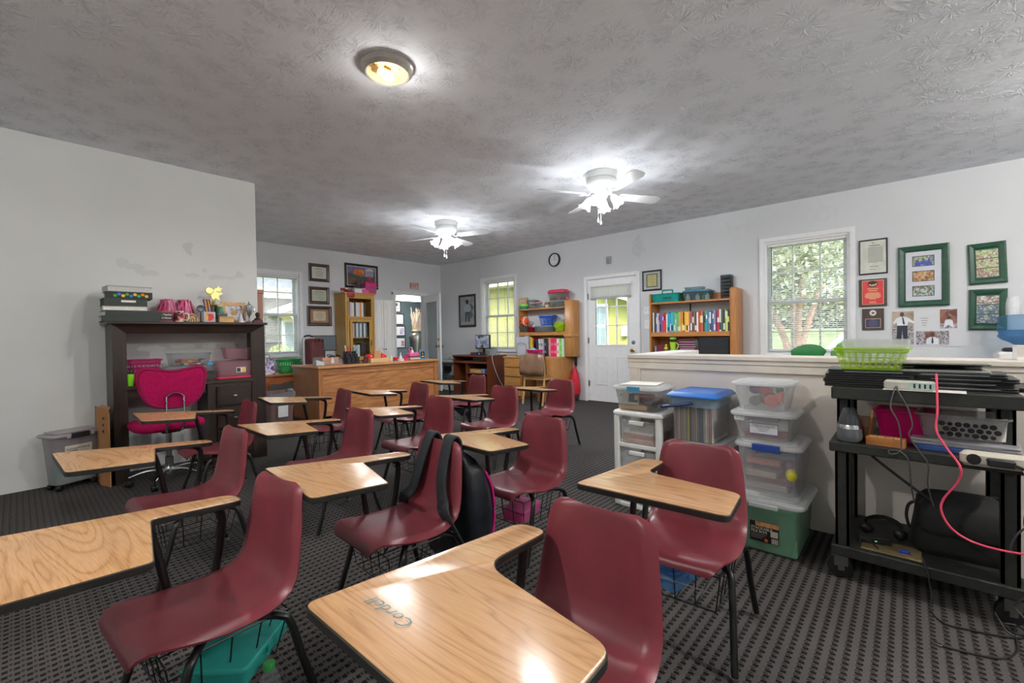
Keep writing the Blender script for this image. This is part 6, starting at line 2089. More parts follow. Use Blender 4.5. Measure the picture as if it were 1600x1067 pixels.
# ---- oak desk with hutch
M_okx = WOOD('amber_oak', '#a8723c', '#cb9858', 'x', .34, 9, 6)
M_okz = WOOD('amber_oak_upright', '#a8703c', '#c69355', 'z', .34, 9, 6)
OX, OY = 5.875, 5.465
def oak_desk():
 t = thing('oak_desk', 'amber oak desk with drawers and a two-shelf hutch beside the entry door', 'desk', (OX, OY, 0), RW)
 W, D = 1.125, .555
 poly = [(-.012, -.012), (W - .34, -.012), (W - .12, .01), (W - .01, .16), (W + .012, D), (-.012, D)]
 obj('desk_top', G().prism(round_poly(poly, [.01, .2, .12, .2, .01, .01], 5), .722, .752, 0, .004), M_okx, t)
 obj('drawer_case', G().box(0, .415, .012, D - .01, .04, .722).box(.02, .395, .03, D - .02, 0, .04), M_okz, t)
 for z0, z1 in ((.565, .715), (.398, .552), (.226, .384), (.06, .212)):
  d = obj('drawer', G().rbox(.022, .392, -.006, .02, z0, z1, .006), M_okx, t)
  obj('finger_pull', G().box(.03, .385, -.004, .014, z0 - .012, z0 - .001), P('shadow_gap', '#3a2819', .7), d)
 # curved end panel on the right
 c = [(W - .355, .0), (W - .20, .0), (W - .10, .03), (W - .02, .15), (W - .0, .30), (W, D - .01)]
 inner = [(x - .02 if i > 1 else x, y + .022) for i, (x, y) in enumerate(c)]
 obj('end_panel', G().prism([tuple(p)[:2] for p in smooth_path([(x, y, 0) for x, y in c], 4)] + [tuple(p)[:2] for p in reversed(smooth_path([(x, min(y, D - .012), 0) for x, y in inner], 4))], 0, .722), M_okz, t, smooth=50)
 obj('knee_panel', G().box(.415, W - .33, D - .03, D - .015, .2, .722).box(.415, W - .34, .05, .40, .615, .632), M_okx, t)
 obj('inner_panel', G().box(W - .355, W - .335, .02, D - .02, 0, .722), M_okz, t)
 # hutch
 y0 = .315
 obj('hutch_side', G().box(.10, .122, y0, D, .752, 1.615), M_okz, t)
 g = G()
 g.prism(round_poly([(W - .0, y0 - .01), (W + .145, y0 + .02), (W + .145, D), (W, D)], [.02, .05, .01, .01], 4), .752, 1.705, 0, .004)
 obj('hutch_side', g, M_okz, t, smooth=50)
 obj('trim_block', G().rbox(W - .005, W + .15, y0 - .02, D, 1.085, 1.135, .012), M_okx, t)
 obj('hutch_shelf', G().box(.122, W, y0, D, 1.582, 1.604), M_okx, t)
 obj('hutch_shelf', G().box(.122, W, y0 + .0, D, 1.118, 1.178), M_okx, t)
 obj('hutch_back', G().box(.122, W, D - .01, D - .002, .752, 1.12), M_okz, t)
oak_desk()
def ok(yw, d=0.40):
 """world spot on the oak hutch: world y along the wall, depth d from the desk front"""
 return OX + d, yw
SH1, SH2, OT = 1.604, 1.178, .752
photo_frame('small pale wooden frame with a photo, leftmost on the oak hutch top', (6.33, 5.40, SH1), RW, .20, .235, .024, P('pine_pale', '#c9a878', .5), PHOTO('family_photo', ['#6a4a4a', '#a86a5a', '#d9c8b8', '#4a4a5a'], 30, 5), lean=.15)
t = thing('bowl', 'lime and teal lidded tub on the oak hutch top shelf', 'tub', (6.255, 5.285, SH1))
obj('bowl', G().lathe([(.065, 0), (.088, .02), (.092, .055)], 20), P('teal_tub', '#2f8a7c', .35), t)
obj('lid', G().lathe([(.096, .055), (.097, .07), (.088, .10), (.04, .108), (.004, .108)], 20), P('lime_lid', '#86c83a', .35), t)
lidded_bin('small clear tub with a pale green lid behind the lime tub on the oak hutch', (6.33, 5.13, SH1), RW, .20, .15, .165, .02, M_clr, CLEAR('pale_green_lid', '#a9c0b4', .6), .03, .008, .03)
t = thing('jar', 'clear round jar with a pink lid, left of its twin on the oak hutch', 'jar', (6.25, 5.06, SH1), 0, 'pink-lidded jars on the oak hutch')
obj('jar', G().lathe([(.055, 0), (.06, .01), (.06, .085)], 18), M_clr, t)
obj('lid', G().lathe([(.063, .085), (.063, .105), (.055, .11)], 18), P('dusty_pink', '#b9808a', .4), t)
copy_tree(t, (6.25, 4.925, SH1), label='clear round jar with a pink lid, right of its twin on the oak hutch')
t = thing('jar', 'squat cream jar with a brown lid on the oak hutch top shelf', 'jar', (6.25, 4.735, SH1))
obj('jar', G().lathe([(.045, 0), (.05, .01), (.048, .05)], 16), P('cream_jar', '#cdb9a2', .4), t)
obj('lid', G().lathe([(.052, .05), (.052, .088), (.045, .094)], 16), P('brown_lid', '#9a5a38', .4), t)
lidded_bin('clear bin of craft supplies at the right end of the oak hutch top shelf', (6.27, 4.50, SH1), RW, .33, .20, .110, .012, CLEAR('grey_clear2', '#bcc6c4', .28, .25), M_clrlid, .02, .006)
t = lidded_bin('clear bin with a bright pink patterned lid stacked highest on the oak hutch', (6.27, 4.51, SH1 + .110), RW, .33, .20, .19, .018, CLEAR('grey_clear3', '#cfcdc6', .24, .25), P('pink_pattern_lid', '#d83a5e', .4, var=.25, vs=60), .062, .006)
solo('toy', 'small pink toy at the right edge of the oak hutch beside the pink-lidded bin', 'toy', G().ball((0, 0, .028), .028, 10).ball((0, -.03, .05), .016, 8), P('toy_pink', '#d64a7c', .5), (6.23, 4.30, SH1 + .101), 0)
r = random.Random(12)
for i, c in enumerate(('#5d7a48', '#8a3a3a', '#7a8a4a', '#4a3a3a', '#6a7a52')):
 solo('toy', ['moss green', 'brick red', 'olive', 'dark brown', 'sage'][i] + ' craft ball inside the pink-lidded bin on the oak hutch', 'toy', G().ball((0, 0, .034), .034, 10, sz=.9), P('craft_' + c.strip('#'), c, .8), (6.27 + r.uniform(-.04, .04), 4.39 + .06 * i, SH1 + .116))
for i, c in enumerate(('#3f4a4c', '#5a6668', '#2f3a3e')):
 solo('toy', ['charcoal', 'slate', 'near-black'][i] + ' craft pouch inside the lower clear bin on the oak hutch', 'pouch', G().rbox(-.04, .04, -.05, .05, 0, .06, .02), P('craftp_' + c.strip('#'), c, .6), (6.27, 4.41 + .09 * i, SH1 + .004))
# middle shelf
t = thing('ball', 'orange and white striped round plush ball on the oak hutch middle shelf', 'ball', (6.24, 5.268, SH2 + .118))
g = G()
g.ball((0, 0, .085), .085, 20, k=12)
o = obj('ball', g, P('plush_orange', '#e8582a', .8), t, smooth=60)
obj('stripe', G().tube([(.076 * math.cos(a), -.040, .085 + .076 * math.sin(a)) for a in [i * PI / 12 for i in range(24)]], .012, 6, closed=True), P('plush_white', '#e8e2da', .8), t)
obj('eye', G().at((-.083, .02, .09), ry=-PI / 2).lathe([(.016, 0), (.014, .005), (.004, .007)], 12), M_black, t)
lidded_bin('grey see-through tub under the orange plush ball', (6.25, 5.255, SH2), RW, .20, .15, .118, .015, CLEAR('smoke_plastic', '#8f8c8a', .5, .3), None)
t = lidded_bin('small red tub of craft things right of the grey tub on the oak hutch', (6.24, 5.072, SH2), RW, .15, .14, .10, .012, CLEAR('red_clear', '#a3202c', .75, .3), None)
for i, (dy, c) in enumerate(((-.03, '#b9bcc4'), (.03, '#c2303a'), (0, '#8d9098'))):
 solo('yarn_ball', ['silver', 'red', 'grey'][i] + ' yarn ball heaped in the small red tub', 'ball', G().ball((0, 0, .035), .035, 10), P('yarn_' + c.strip('#'), c, .9), (6.24 - .01 * i, 5.07 + dy, SH2 + (.075 if i < 2 else .12)))
bb = slot_basket('royal blue slotted basket with red handles on the oak hutch middle shelf', (6.29, 4.758, SH2 + .115), RW, .285, .19, .165, '#2a5fc0', .025, 8, 1, round_=.02, rim=.008)
for s in (-1, 1):
 obj('handle', G().rbox(s * .135 - .012, s * .135 + .012, -.05, .05, .155, .180, .006), P('handle_red', '#a0304a', .4), bb, label='dark red handle')
lidded_bin('long low clear bin under the royal blue basket', (6.26, 4.78, SH2), RW, .40, .20, .112, .010, CLEAR('grey_clear2', '#bcc6c4', .28, .25), M_clrlid, .02, .005)
t = thing('bucket', 'lime green bucket with a folded handle at the right of the oak hutch shelf', 'bucket', (6.24, 4.462, SH2))
obj('bucket', G().lathe([(.075, 0), (.085, .01), (.105, .15), (.112, .155), (.105, .16), (.10, .15), (.075, .012), (.002, .012)], 22), P('lime_bucket', '#9ac01e', .35), t)
obj('handle', G().tube(smooth_path([(-.02, .108, .14), (-.10, .06, .10), (-.122, 0, .07), (-.10, -.06, .10), (-.02, -.108, .14)], 5), .006, 6), P('lime_bucket', '#9ac01e', .35), t)
solo('fabric', 'grey bundled cloth sticking out of the lime green bucket', 'cloth', G().ball((0, 0, 0), .075, 12, sz=.6).ball((.02, -.04, .02), .045, 10), P('grey_cloth', '#8f9a9a', .9, var=.2, vs=30), (6.24, 4.45, SH2 + .145), smooth=60)
# desk top: sorter, binders, basket
t = thing('book_rack', 'wire file sorter with grey folders at the left of the oak desk top', 'rack', (6.09, 5.14, OT), RW)
g = G()
for k in range(5):
 y = -.10 + .05 * k
 g.tube(smooth_path([(-.11, y, .004), (-.11, y, .16), (-.08, y, .225), (0, y, .24), (.08, y, .225), (.11, y, .16), (.11, y, .004)], 4), .0035, 5)
g.tube([(-.11, -.10, .004), (-.11, .10, .004)], .004, 5).tube([(.11, -.10, .004), (.11, .10, .004)], .004, 5)
obj('wire_frame', g, P('wire_slate', '#5f6670', .4, .7), t)
for i, (c, n, dx, hh, yy) in enumerate((('#b9bcc4', 'pale grey', 0, .335, .0), ('#9aa0aa', 'blue-grey', .01, .345, .012), ('#d8b43a', 'yellow', .055, .325, .024), ('#c79a2e', 'mustard', .065, .31, .036))):
 t = thing('file_folder', n + ' folder standing in the wire file sorter on the oak desk', 'folder', (6.09 - .06 + yy * 1.5, 5.14 - dx, OT + .006), RW)
 obj('folder', G().box(-.14, .14, -.003, .003, 0, hh), P('fold_' + c.strip('#'), c, .6), t)
 obj('tab', G().box(.03, .12, -.002, .002, hh, hh + .012), P('fold_' + c.strip('#'), c, .6), t)
t = thing('tray', 'black tray with a yellow stripe under the wire file sorter', 'tray', (6.01, 5.10, OT), RW)
obj('tray', G().rbox(-.16, .18, -.03, .03, 0, .006, .004), M_black, t)
obj('stripe', G().box(-.02, .18, -.0312, -.0302, .001, .0055), P('fold_d8b43a', '#d8b43a', .6), t)
def vbinder(label, yw, w, h, c, x=6.165, z=OT, label_strip=None, group='binders on the oak desk', lean=0):
 t = thing('ring_binder', label, 'binder', (x, yw, z), RW, group)
 m = P('vb_' + c.strip('#'), c, .45)
 Xl = Matrix.Rotation(lean, 4, 'Y')
 def gg():
  g = G()
  g.X = Xl
  return g
 obj('cover', gg().box(-w / 2, w / 2, 0, .004, 0, h).box(-w / 2, -w / 2 + .003, .004, .24, 0, h).box(w / 2 - .003, w / 2, .004, .24, 0, h), m, t, smooth=0)
 obj('pages', gg().box(-w / 2 + .004, w / 2 - .004, .03, .235, .01, h - .012), PAPER(), t, smooth=0)
 if label_strip:
  obj('spine_label', gg().box(-w * .32, w * .32, -.001, 0, h * .18, h * .32), P('lab_' + label_strip.strip('#'), label_strip, .6), t)
  obj('spine_label', gg().box(-w * .32, w * .32, -.001, 0, h * .60, h * .75), P('lab_' + label_strip.strip('#'), label_strip, .6), t)
 return t
specs = [('#3a3f58', .048, .30, None, 'dark blue binder leaning at the left of the binder row on the oak desk', .10), ('#d6d8de', .036, .305, '#8a8f9c', 'first white binder in the row on the oak desk, beside the leaning dark blue one', .06),
   ('#c4c8d2', .042, .30, '#6a7080', 'pale silver binder in the middle of the row on the oak desk', .03), ('#b9a0a6', .030, .29, None, 'narrow mauve binder left of the near-black ones on the oak desk', .03), ('#2b3140', .046, .31, '#8a8f9c', 'near-black binder in the middle of the row on the oak desk', .03),
   ('#353b4a', .040, .305, None, 'charcoal blue binder beside the near-black one on the oak desk', .02), ('#d69a92', .042, .31, None, 'salmon pink binder left of the hot pink pair', .0),
   ('#e0285f', .062, .312, '#e07aa0', 'hot pink binder, left of the pair on the oak desk', 0), ('#e2306a', .060, .312, '#e88aae', 'hot pink binder, right of the pair on the oak desk', 0),
   ('#dfe3e2', .054, .310, '#d8b43a', 'white binder between the hot pink pair and the light green one', 0), ('#7fcf5a', .046, .310, '#a8e08a', 'light green binder near the right end of the oak desk row', 0), ('#cfe0d0', .040, .308, None, 'pale mint binder at the very right end of the oak desk row', 0)]
y = 4.345
for c, w, h, ls, lb, ln in reversed(specs):
 vbinder(lb, y + w / 2, w, h, c, label_strip=ls, lean=-ln)
 y += w + .0025 + (h * abs(math.sin(ln)) * .12)
y0_ = y
for i, (c, n, yw) in enumerate((('#a3242c', 'dark red', 5.165), ('#c2303a', 'bright red', 5.125), ('#b9382e', 'rust red', 5.085))):
 vbinder('%s binder standing behind the wire file sorter on the oak desk' % n, yw, .036, .33, c, x=6.19, group='red binders on the oak desk', label_strip='#d8d4ce')
solo('file_folder', 'yellow folder lying across the tops of the pale binders on the oak desk', 'folder', G().box(-.12, .12, 0, .20, 0, .006), P('fold_d8b43a', '#d8b43a', .6), (6.20, 4.70, OT + .3135), RW)
slot_basket('magenta basket with a blue cloth inside on the oak desk top', (6.015, 4.855, OT), RW, .29, .12, .115, '#d6187a', .02, 12, 2, rim=.007)
solo('fabric', 'light blue crumpled cloth heaped in the magenta basket', 'cloth', G().ball((-.05, 0, 0), .06, 12, sz=.55).ball((.04, .0, -.01), .06, 12, sz=.5).ball((.0, -.01, .015), .05, 10, sz=.6), P('blue_cloth', '#6ac0d6', .9, var=.15, vs=30), (6.02, 4.875, OT + .105), RW, smooth=60)

def wood_chair():
 t = thing('wooden_chair', 'wooden armless chair with a brown speckled shawl over its back at the oak desk', 'chair', (5.58, 4.52, 0), RW + .02)
 m = WOOD('maple_chair', '#b58a58', '#cfa876', 'x', .4, 9, 7)
 for s in (-1, 1):
  obj('rear_leg', G().tube(smooth_path([(s * .20, -.06, 0), (s * .20, .0, .40), (s * .205, -.0, .60), (s * .21, -.05, .80)], 5), .017, 8), m, t)
  obj('front_leg', G().tube([(s * .19, .36, 0), (s * .19, .33, .41)], .018, 8), m, t)
 obj('seat', G().rbox(-.215, .215, -.03, .39, .40, .43, .03), m, t)
 for z in (.56, .70):
  obj('back_rail', G().rbox(-.20, .20, -.015, .005, z, z + .05, .008), m, t)
 obj('stretcher', G().tube([(-.19, .16, .18), (.19, .16, .18)], .012, 6), m, t)
 return t
wood_chair()
M_tweed = PHOTO('tweed', ['#4a3a30', '#7a5c48', '#9a7a60', '#5a463a', '#b09078'], 160, 3)
g = G()
rs = []
for k, (y, z) in enumerate(((.03, .50), (.012, .72), (.0, .80), (-.03, .826), (-.065, .81), (-.080, .70), (-.082, .56), (-.078, .475))):
 rs.append([(x * (1.0 + .03 * math.sin(k * 1.3)), y - .012 * math.cos(x * 22 + k) - .06 * (x * x) * 4 * 0, z - (.02 * (abs(x) / .22) ** 3 if 1 < k < 5 else 0) + .006 * math.sin(x * 30 + k)) for x in [-.235 + .47 * i / 16 for i in range(17)]])
g.rings(rs, caps=False, closed=False)
sh = solo('shawl', 'brown tweed shawl draped over the wooden chair back', 'shawl', g, M_tweed, (5.58, 4.52, 0), RW + .02, smooth=60)
md = sh.modifiers.new('thick', 'SOLIDIFY')
md.thickness = .012

t = thing('jacket', 'bright red jacket hanging on the wall between the oak desk and the door', 'jacket', (6.345, 4.245, 0), RW)
g = G()
rs = []
for k, (z, w, d) in enumerate(((.10, .075, .05), (.16, .088, .075), (.27, .092, .085), (.38, .080, .075), (.48, .055, .055), (.55, .022, .03), (.60, .008, .012))):
 rs.append([(w * math.cos(a) * (1 + .12 * math.sin(a * 3 + k)), d * math.sin(a) * (1 + .12 * math.sin(a * 5 + k * 2)), z) for a in [i * PI / 9 for i in range(18)]])
obj('body', g.rings(rs), P('jacket_red', '#c81d35', .6, var=.2, vs=18), t, smooth=60)
obj('lower_fold', G().rings([[(w * math.cos(a) + .01, d * math.sin(a), z) for a in [i * PI / 8 for i in range(16)]] for z, w, d in ((.02, .05, .04), (.09, .065, .05), (.16, .06, .05))]), P('jacket_dark', '#3a2024', .7), t, smooth=60)
t = thing('umbrella', 'black folded umbrella hooked on the wall above the red jacket', 'umbrella', (6.40, 4.262, 0), RW)
obj('canopy', G().lathe([(.006, .56), (.022, .60), (.026, .70), (.02, .76), (.008, .785)], 12), M_black, t)
obj('handle', G().tube([(0, 0, .78), (0, 0, .82), (0, .025, .83)], .007, 6), M_dark, t)

# ---- pictures on the right wall
def rwall(label, yc, zc, w, h, bw, fm, mats, **k):
 return wall_frame(label, 'x', XR, yc, zc, w, h, bw, fm, mats, **k)
t = rwall('dark framed grey painting of a standing child in the far right corner', 7.02, 1.668, .52, .69, .045, M_mah, PHOTO('grey_painting', ['#6a757a', '#8a9498', '#9aa4a6', '#55626a', '#aab2b2'], 7, 2), depth=.025, cat='painting', name='painting')
def flat(t, nm, pts, m, y, cx=0, cz=0):
 g = G()
 g.X = Matrix.Translation((cx, y, cz)) @ Matrix.Rotation(PI / 2, 4, 'X')
 obj(nm, g.prism(pts, 0, .0006), m, t, smooth=0)
def ell(a, b, n=14):
 return [(a * math.cos(i * 2 * PI / n), b * math.sin(i * 2 * PI / n)) for i in range(n)]
M_fig = P('figure_grey', '#4f5a5e', .5, var=.3, vs=25)
M_figl = P('figure_pale', '#a3aaa6', .5, var=.2, vs=25)
flat(t, 'figure_print', [(-.07, -.24), (-.02, -.24), (0, -.06), (.03, -.24), (.08, -.24), (.075, .0), (-.065, .0)], M_fig, -.0112)
flat(t, 'figure_print', [(-.075, -.02), (.085, -.02), (.13, .05), (.11, .07), (.07, .13), (-.05, .13), (-.12, .02), (-.10, .0)], M_figl, -.0118)
flat(t, 'figure_print', ell(.045, .055), P('figure_dark', '#33302e', .5), -.0118, .005, .19)
flat(t, 'ground_print', [(-.2, -.27), (.2, -.27), (.2, -.22), (-.2, -.24)], M_figl, -.0106)
rwall('small black framed yellow certificate right of the entry door', 2.893, 1.922, .305, .305, .022, M_black, P('mat_grey', '#a9aeb2', .6), inner=[('mat_print', -.088, .088, -.10, .10, P('olive_mat', '#5a5a40', .6)), ('certificate', -.072, .072, -.086, .086, P('cert_yellow', '#b9b47a', .6))] + lines(-.055, .055, -.07, .07, 9, P('cert_line', '#8a8658', .7, var=0), 5))
t = thing('clock', 'round black-rimmed wall clock reading twelve above the oak hutch', 'clock', (XR, 4.702, 2.462), RW)
g = G()
g.X = Matrix.Rotation(PI / 2, 4, 'X')
obj('rim', g.lathe([(.122, 0), (.124, .02), (.118, .036), (.106, .038), (.102, .022), (.10, .004), (.004, .004)], 32), M_black, t)
g = G()
g.X = Matrix.Rotation(PI / 2, 4, 'X')
obj('face', g.lathe([(.103, .012), (.103, .016), (.003, .016)], 32), P('clock_face', '#dcdfe4', .3, var=0), t)
g = G()
for i in range(12):
 a = i * PI / 6
 c, s = math.sin(a), math.cos(a)
 k = .075 if i % 3 else .068
 g.add([(c * k - s * .003, -.0168, s * k + c * .003), (c * .09 - s * .003, -.0168, s * .09 + c * .003), (c * .09 + s * .003, -.0168, s * .09 - c * .003), (c * k + s * .003, -.0168, s * k - c * .003)], [(0, 1, 2, 3)])
obj('hour_marks', g, M_black, t, smooth=0)
obj('hour_hand', G().box(-.004, .004, -.0185, -.0175, -.01, .058), M_black, t)
obj('minute_hand', G().box(-.0025, .0025, -.0200, -.0190, -.014, .085), M_black, t)
t = thing('thermostat', 'small grey alarm sensor box on the wall above the entry door', 'sensor', (XR, 3.615, 2.320), RW)
obj('housing', G().rbox(-.038, .038, -.035, 0, -.058, .058, .01), P('sensor_grey', '#9a9da0', .4), t)
obj('lens', G().rbox(-.018, .018, -.040, -.034, -.03, .02, .006), P('sensor_lens', '#7e8286', .3), t)
t = thing('switch_plate', 'white three-gang light switch plate beside the entry door, upper one', 'switch', (XR, 2.955, 1.475), RW)
obj('plate', G().rbox(-.075, .075, -.006, 0, -.06, .06, .004), M_trim, t)
for i in (-1, 0, 1):
 obj('switch', G().rbox(i * .046 - .008, i * .046 + .008, -.014, -.005, -.012, .012, .003), M_white, t)
t = thing('switch_plate', 'white two-gang light switch plate below the three-gang one', 'switch', (XR, 2.965, 1.265), RW)
obj('plate', G().rbox(-.06, .06, -.006, 0, -.07, .07, .004), M_trim, t)
for i in (-.5, .5):
 obj('switch', G().rbox(i * .046 - .008, i * .046 + .008, -.014, -.005, -.012, .012, .003), M_white, t)

# ---- middle bookcase
M_bcx = WOOD('honey_bookcase', '#a86a34', '#c88a4e', 'x', .36, 9, 6)
M_bcz = WOOD('honey_bookcase_upright', '#a66834', '#c2854c', 'z', .36, 9, 6)
BY, BX = 2.800, 6.125
t = thing('bookcase', 'honey oak bookcase full of paperbacks between the entry door and the window', 'bookcase', (BX, BY, 0), RW)
W, D = 1.085, .305
obj('side_panel', G().box(0, .025, .0, D, 0, 1.69), M_bcz, t)
obj('side_panel', G().rbox(W - .005, W + .085, -.01, D, 0, 1.70, .03), M_bcz, t)
obj('shelf', G().box(.025, W, .015, D, 1.540, 1.562), M_bcx, t)
obj('back_rail', G().box(.025, W, D - .02, D, 1.562, 1.665), M_bcx, t)
obj('shelf', G().box(.025, W, -.002, D, 1.075, 1.135), M_bcx, t)
obj('shelf', G().box(.025, W, .0, D, .62, .655), M_bcx, t)
obj('shelf', G().box(.025, W, .0, D, .08, .11), M_bcx, t)
obj('back_panel', G().box(.025, W, D - .008, D - .002, .08, 1.08), M_bcz, t)
solo('cable', 'black cord end hanging under the top shelf of the middle bookcase', 'cable', G().tube(smooth_path([(6.40, 2.312, 1.54), (6.40, 2.312, 1.47), (6.40, 2.318, 1.40)], 4), .010, 6), M_black)
# caddy and bins on the top shelf
t = thing('caddy', 'teal green plastic tool caddy with a raised handle on the middle bookcase', 'caddy', (6.262, 2.585, 1.562), RW)
M_cad = P('caddy_teal', '#0f8f86', .35)
obj('tray', G().tub(-.205, .205, -.115, .115, 0, .118, .022, .03, .004), M_cad, t)
obj('rim', G().tube([(x, y, .118) for x, y in rrect(-.208, .208, -.118, .118, .03)], .006, 6, closed=True), M_cad, t)
obj('handle', G().tube(smooth_path([(-.075, 0, .05), (-.075, 0, .165), (-.06, 0, .178), (.06, 0, .178), (.075, 0, .165), (.075, 0, .05)], 3), .010, 8).box(-.004, .004, -.11, .11, .01, .10), M_cad, t)
obj('slot', G().box(-.02, .10, -.1135, -.1115, .045, .075), P('caddy_dark', '#0a4f4c', .5), t)
lidded_bin('clear bin with a slate blue lid on the middle bookcase top shelf', (6.285, 2.160, 1.562), RW, .36, .22, .145, .02, CLEAR('teal_clear', '#a9c2c8', .26, .2), P('slate_blue_lid', '#3f7486', .35), .03, .008)
lidded_bin('flat clear box stacked on the slate blue lid', (6.285, 2.205, 1.707), RW, .235, .16, .055, .006, CLEAR('teal_clear2', '#a9bcc4', .45, .25), None)
for i in range(5):
 c = ['#e6e4dc', '#5fae5a', '#cfd4d8', '#3a4a5c', '#dcdcd8'][i]
 solo('glue_bottle', ['white', 'green', 'silver', 'navy', 'ivory'][i] + ' craft bottle inside the slate-lidded bin on the middle bookcase', 'bottle', G().lathe([(.026, 0), (.028, .01), (.028, .06), (.012, .075), (.010, .09)], 12), P('cb_' + c.strip('#'), c, .4), (6.285 + (.04 if i % 2 else -.03), 2.03 + .065 * i, 1.568))
t = thing('drawer_tower', 'narrow clear mini drawer tower at the right end of the middle bookcase', 'organizer', (6.30, 1.812, 1.562), RW)
M_tow = CLEAR('smoke_clear', '#8a9094', .35, .15)
obj('case', G().box(-.065, -.061, 0, .12, 0, .325).box(.061, .065, 0, .12, 0, .325).box(-.061, .061, .116, .12, 0, .325).box(-.061, .061, 0, .12, .322, .325).box(-.061, .061, 0, .12, 0, .004), M_tow, t)
for k in range(7):
 z = .006 + k * .045
 d = obj('drawer', G().tub(-.058, .058, -.004, .11, z, z + .036, .002, .004, .003), M_tow, t)
 obj('contents', G().box(-.052, .052, .004, .10, z + .006, z + .024), P('beads_%d' % (k % 3), ['#4a5054', '#6c7276', '#8d9498'][k % 3], .5, var=.3, vs=90), d)
# paperbacks
cols = ['#1f3b3d', '#2b9a92', '#23272b', '#d7d2c4', '#5a5046', '#1c2023', '#6b7fb8', '#c9c4c8', '#9a8f9a', '#6f4aa0', '#7a5ab0', '#c9342f', '#d8463a', '#b02a34', '#e7e2dc', '#1b9fc0', '#2aa6cc', '#1d8fb8', '#45b5c6', '#3aa0a8', '#58b06a', '#7fbf9a', '#8a9298', '#7ab648', '#a7c95a', '#e2722e', '#e58a3a', '#2c2a30', '#f0b429', '#f3c34a', '#f1b02f', '#2c6fb0', '#c94a2e', '#5a3a34', '#8a7a6a', '#4a4038', '#e8e2d8', '#c2342c', '#a8462e', '#d06a4a', '#3f3a3c', '#5a8a3c', '#2aa0b8', '#1f7f9a', '#7f86b8', '#dfe4ec', '#34416a', '#5a6a9a', '#8d98b8', '#6a2c5a', '#c2283c', '#d8d4ce', '#3a5a44', '#23303a', '#a6c23a', '#d8e0b0', '#2f3a2c']
names = {'r': ''}
def colour_name(c):
 r_, g_, b_ = [int(c[i:i + 2], 16) for i in (1, 3, 5)]
 mx, mn = max(r_, g_, b_), min(r_, g_, b_)
 if mx - mn < 22:
  return 'black' if mx < 70 else 'grey' if mx < 190 else 'white'
 if r_ == mx:
  return 'orange' if g_ > .55 * r_ and b_ < .35 * r_ and g_ < .7 * r_ else 'yellow' if g_ > .68 * r_ and b_ < .45 * r_ else 'brown' if mx < 130 else 'red' if g_ < .45 * r_ else 'tan'
 if g_ == mx:
  return 'green' if r_ < .8 * g_ and b_ < .8 * g_ else 'lime' if r_ >= .7 * g_ else 'teal'
 return 'turquoise' if g_ > .75 * b_ and r_ < .5 * b_ else 'purple' if r_ > g_ * 1.1 else 'blue'
ordn = ['first', 'second', 'third', 'fourth', 'fifth', 'sixth', 'seventh', 'eighth', 'ninth', 'tenth', 'eleventh', 'twelfth']
y = BY - .03 + .035
r = random.Random(31)
total = len(cols)
ws = [r.uniform(.013, .024) for _ in cols]
k_ = 1.080 / sum(ws)
ws = [w * k_ for w in ws]
seen = {}
for i, (c, w) in enumerate(zip(cols, ws)):
 n = colour_name(c)
 seen[n] = seen.get(n, 0) + 1
 rank = seen[n]
 h = r.uniform(.255, .288) if i > 5 else .285
 t = thing('paperback', '%s %s-spined book from the left in the long paperback row' % (ordn[rank - 1], n), 'book', (6.145, y - w / 2, 1.135), RW, 'paperbacks on the middle bookcase')
 m = P('pb_' + c.strip('#'), c, .45, var=.12, vs=70)
 d = r.uniform(.17, .21)
 obj('cover', G().box(-w / 2, w / 2, 0, .003, 0, h).box(-w / 2, -w / 2 + .0012, .003, d, 0, h).box(w / 2 - .0012, w / 2, .003, d, 0, h), m, t, smooth=0)
 obj('pages', G().box(-w / 2 + .0014, w / 2 - .0014, .004, d - .003, .002, h - .003), PAPER(), t, smooth=0)
 if i % 3 != 1 and i > 5:
  lc = r.choice(['#e8e6e0', '#e8e6e0', '#22252b', '#d9d4c6', '#f0e060'])
  z0 = r.choice([.02, .02, .12, .17])
  obj('spine_label', G().box(-w * .42, w * .42, -.0008, 0, z0, z0 + r.uniform(.05, .10)), P('lab_' + lc.strip('#'), lc, .6), t)
 y -= w
# lower shelf
t = thing('storage_case', 'black fabric storage cube on the lower shelf of the middle bookcase', 'box', (6.15, 1.925, .655), RW)
obj('case', G().rbox(-.195, .195, 0, .26, 0, .385, .012), P('black_fabric', '#24272b', .8, var=.15, vs=60), t)
obj('top_band', G().rbox(-.198, .198, -.004, .264, .385, .402, .012), P('black_band', '#33373c', .7), t)
t = thing('sign', 'maroon carnival-style sign board with white words on the lower bookcase shelf', 'sign', (6.20, 2.290, .655), RW)
obj('board', G().prism(round_poly([(-.155, 0), (.155, 0), (.155, .36), (.10, .39), (-.09, .385), (-.155, .36)], .02, 3), -.008, 0), P('sign_maroon', '#5a1f38', .5, var=.12), t).rotation_euler = (PI / 2, 0, 0)
for z, w in ((.335, .11), (.30, .12), (.268, .115), (.238, .10)):
 obj('word_bar', G().box(-w, w, -.0012, -.0002, z, z + .009), P('word_pale', '#c9a8b8', .6), t)
obj('border', G().tube([(x, -.001, z) for x, z in round_poly([(-.145, .01), (.145, .01), (.145, .35), (.095, .378), (-.085, .374), (-.145, .35)], .02, 3)], .004, 5, closed=True), P('sign_gold', '#8a6a4a', .5), t)
obj('mask_print', G().add([(.11, -.003, .28), (.15, -.003, .28), (.15, -.003, .36), (.11, -.003, .36)], [(0, 1, 2, 3)]), P('sign_green', '#2f6a5a', .5), t, smooth=0)
t = thing('watering_can', 'lime green toy cup with a round handle and flower top on the lower bookcase shelf', 'toy', (6.165, 2.475, .655), RW)
M_lt = P('lime_toy', '#a6d83a', .35)
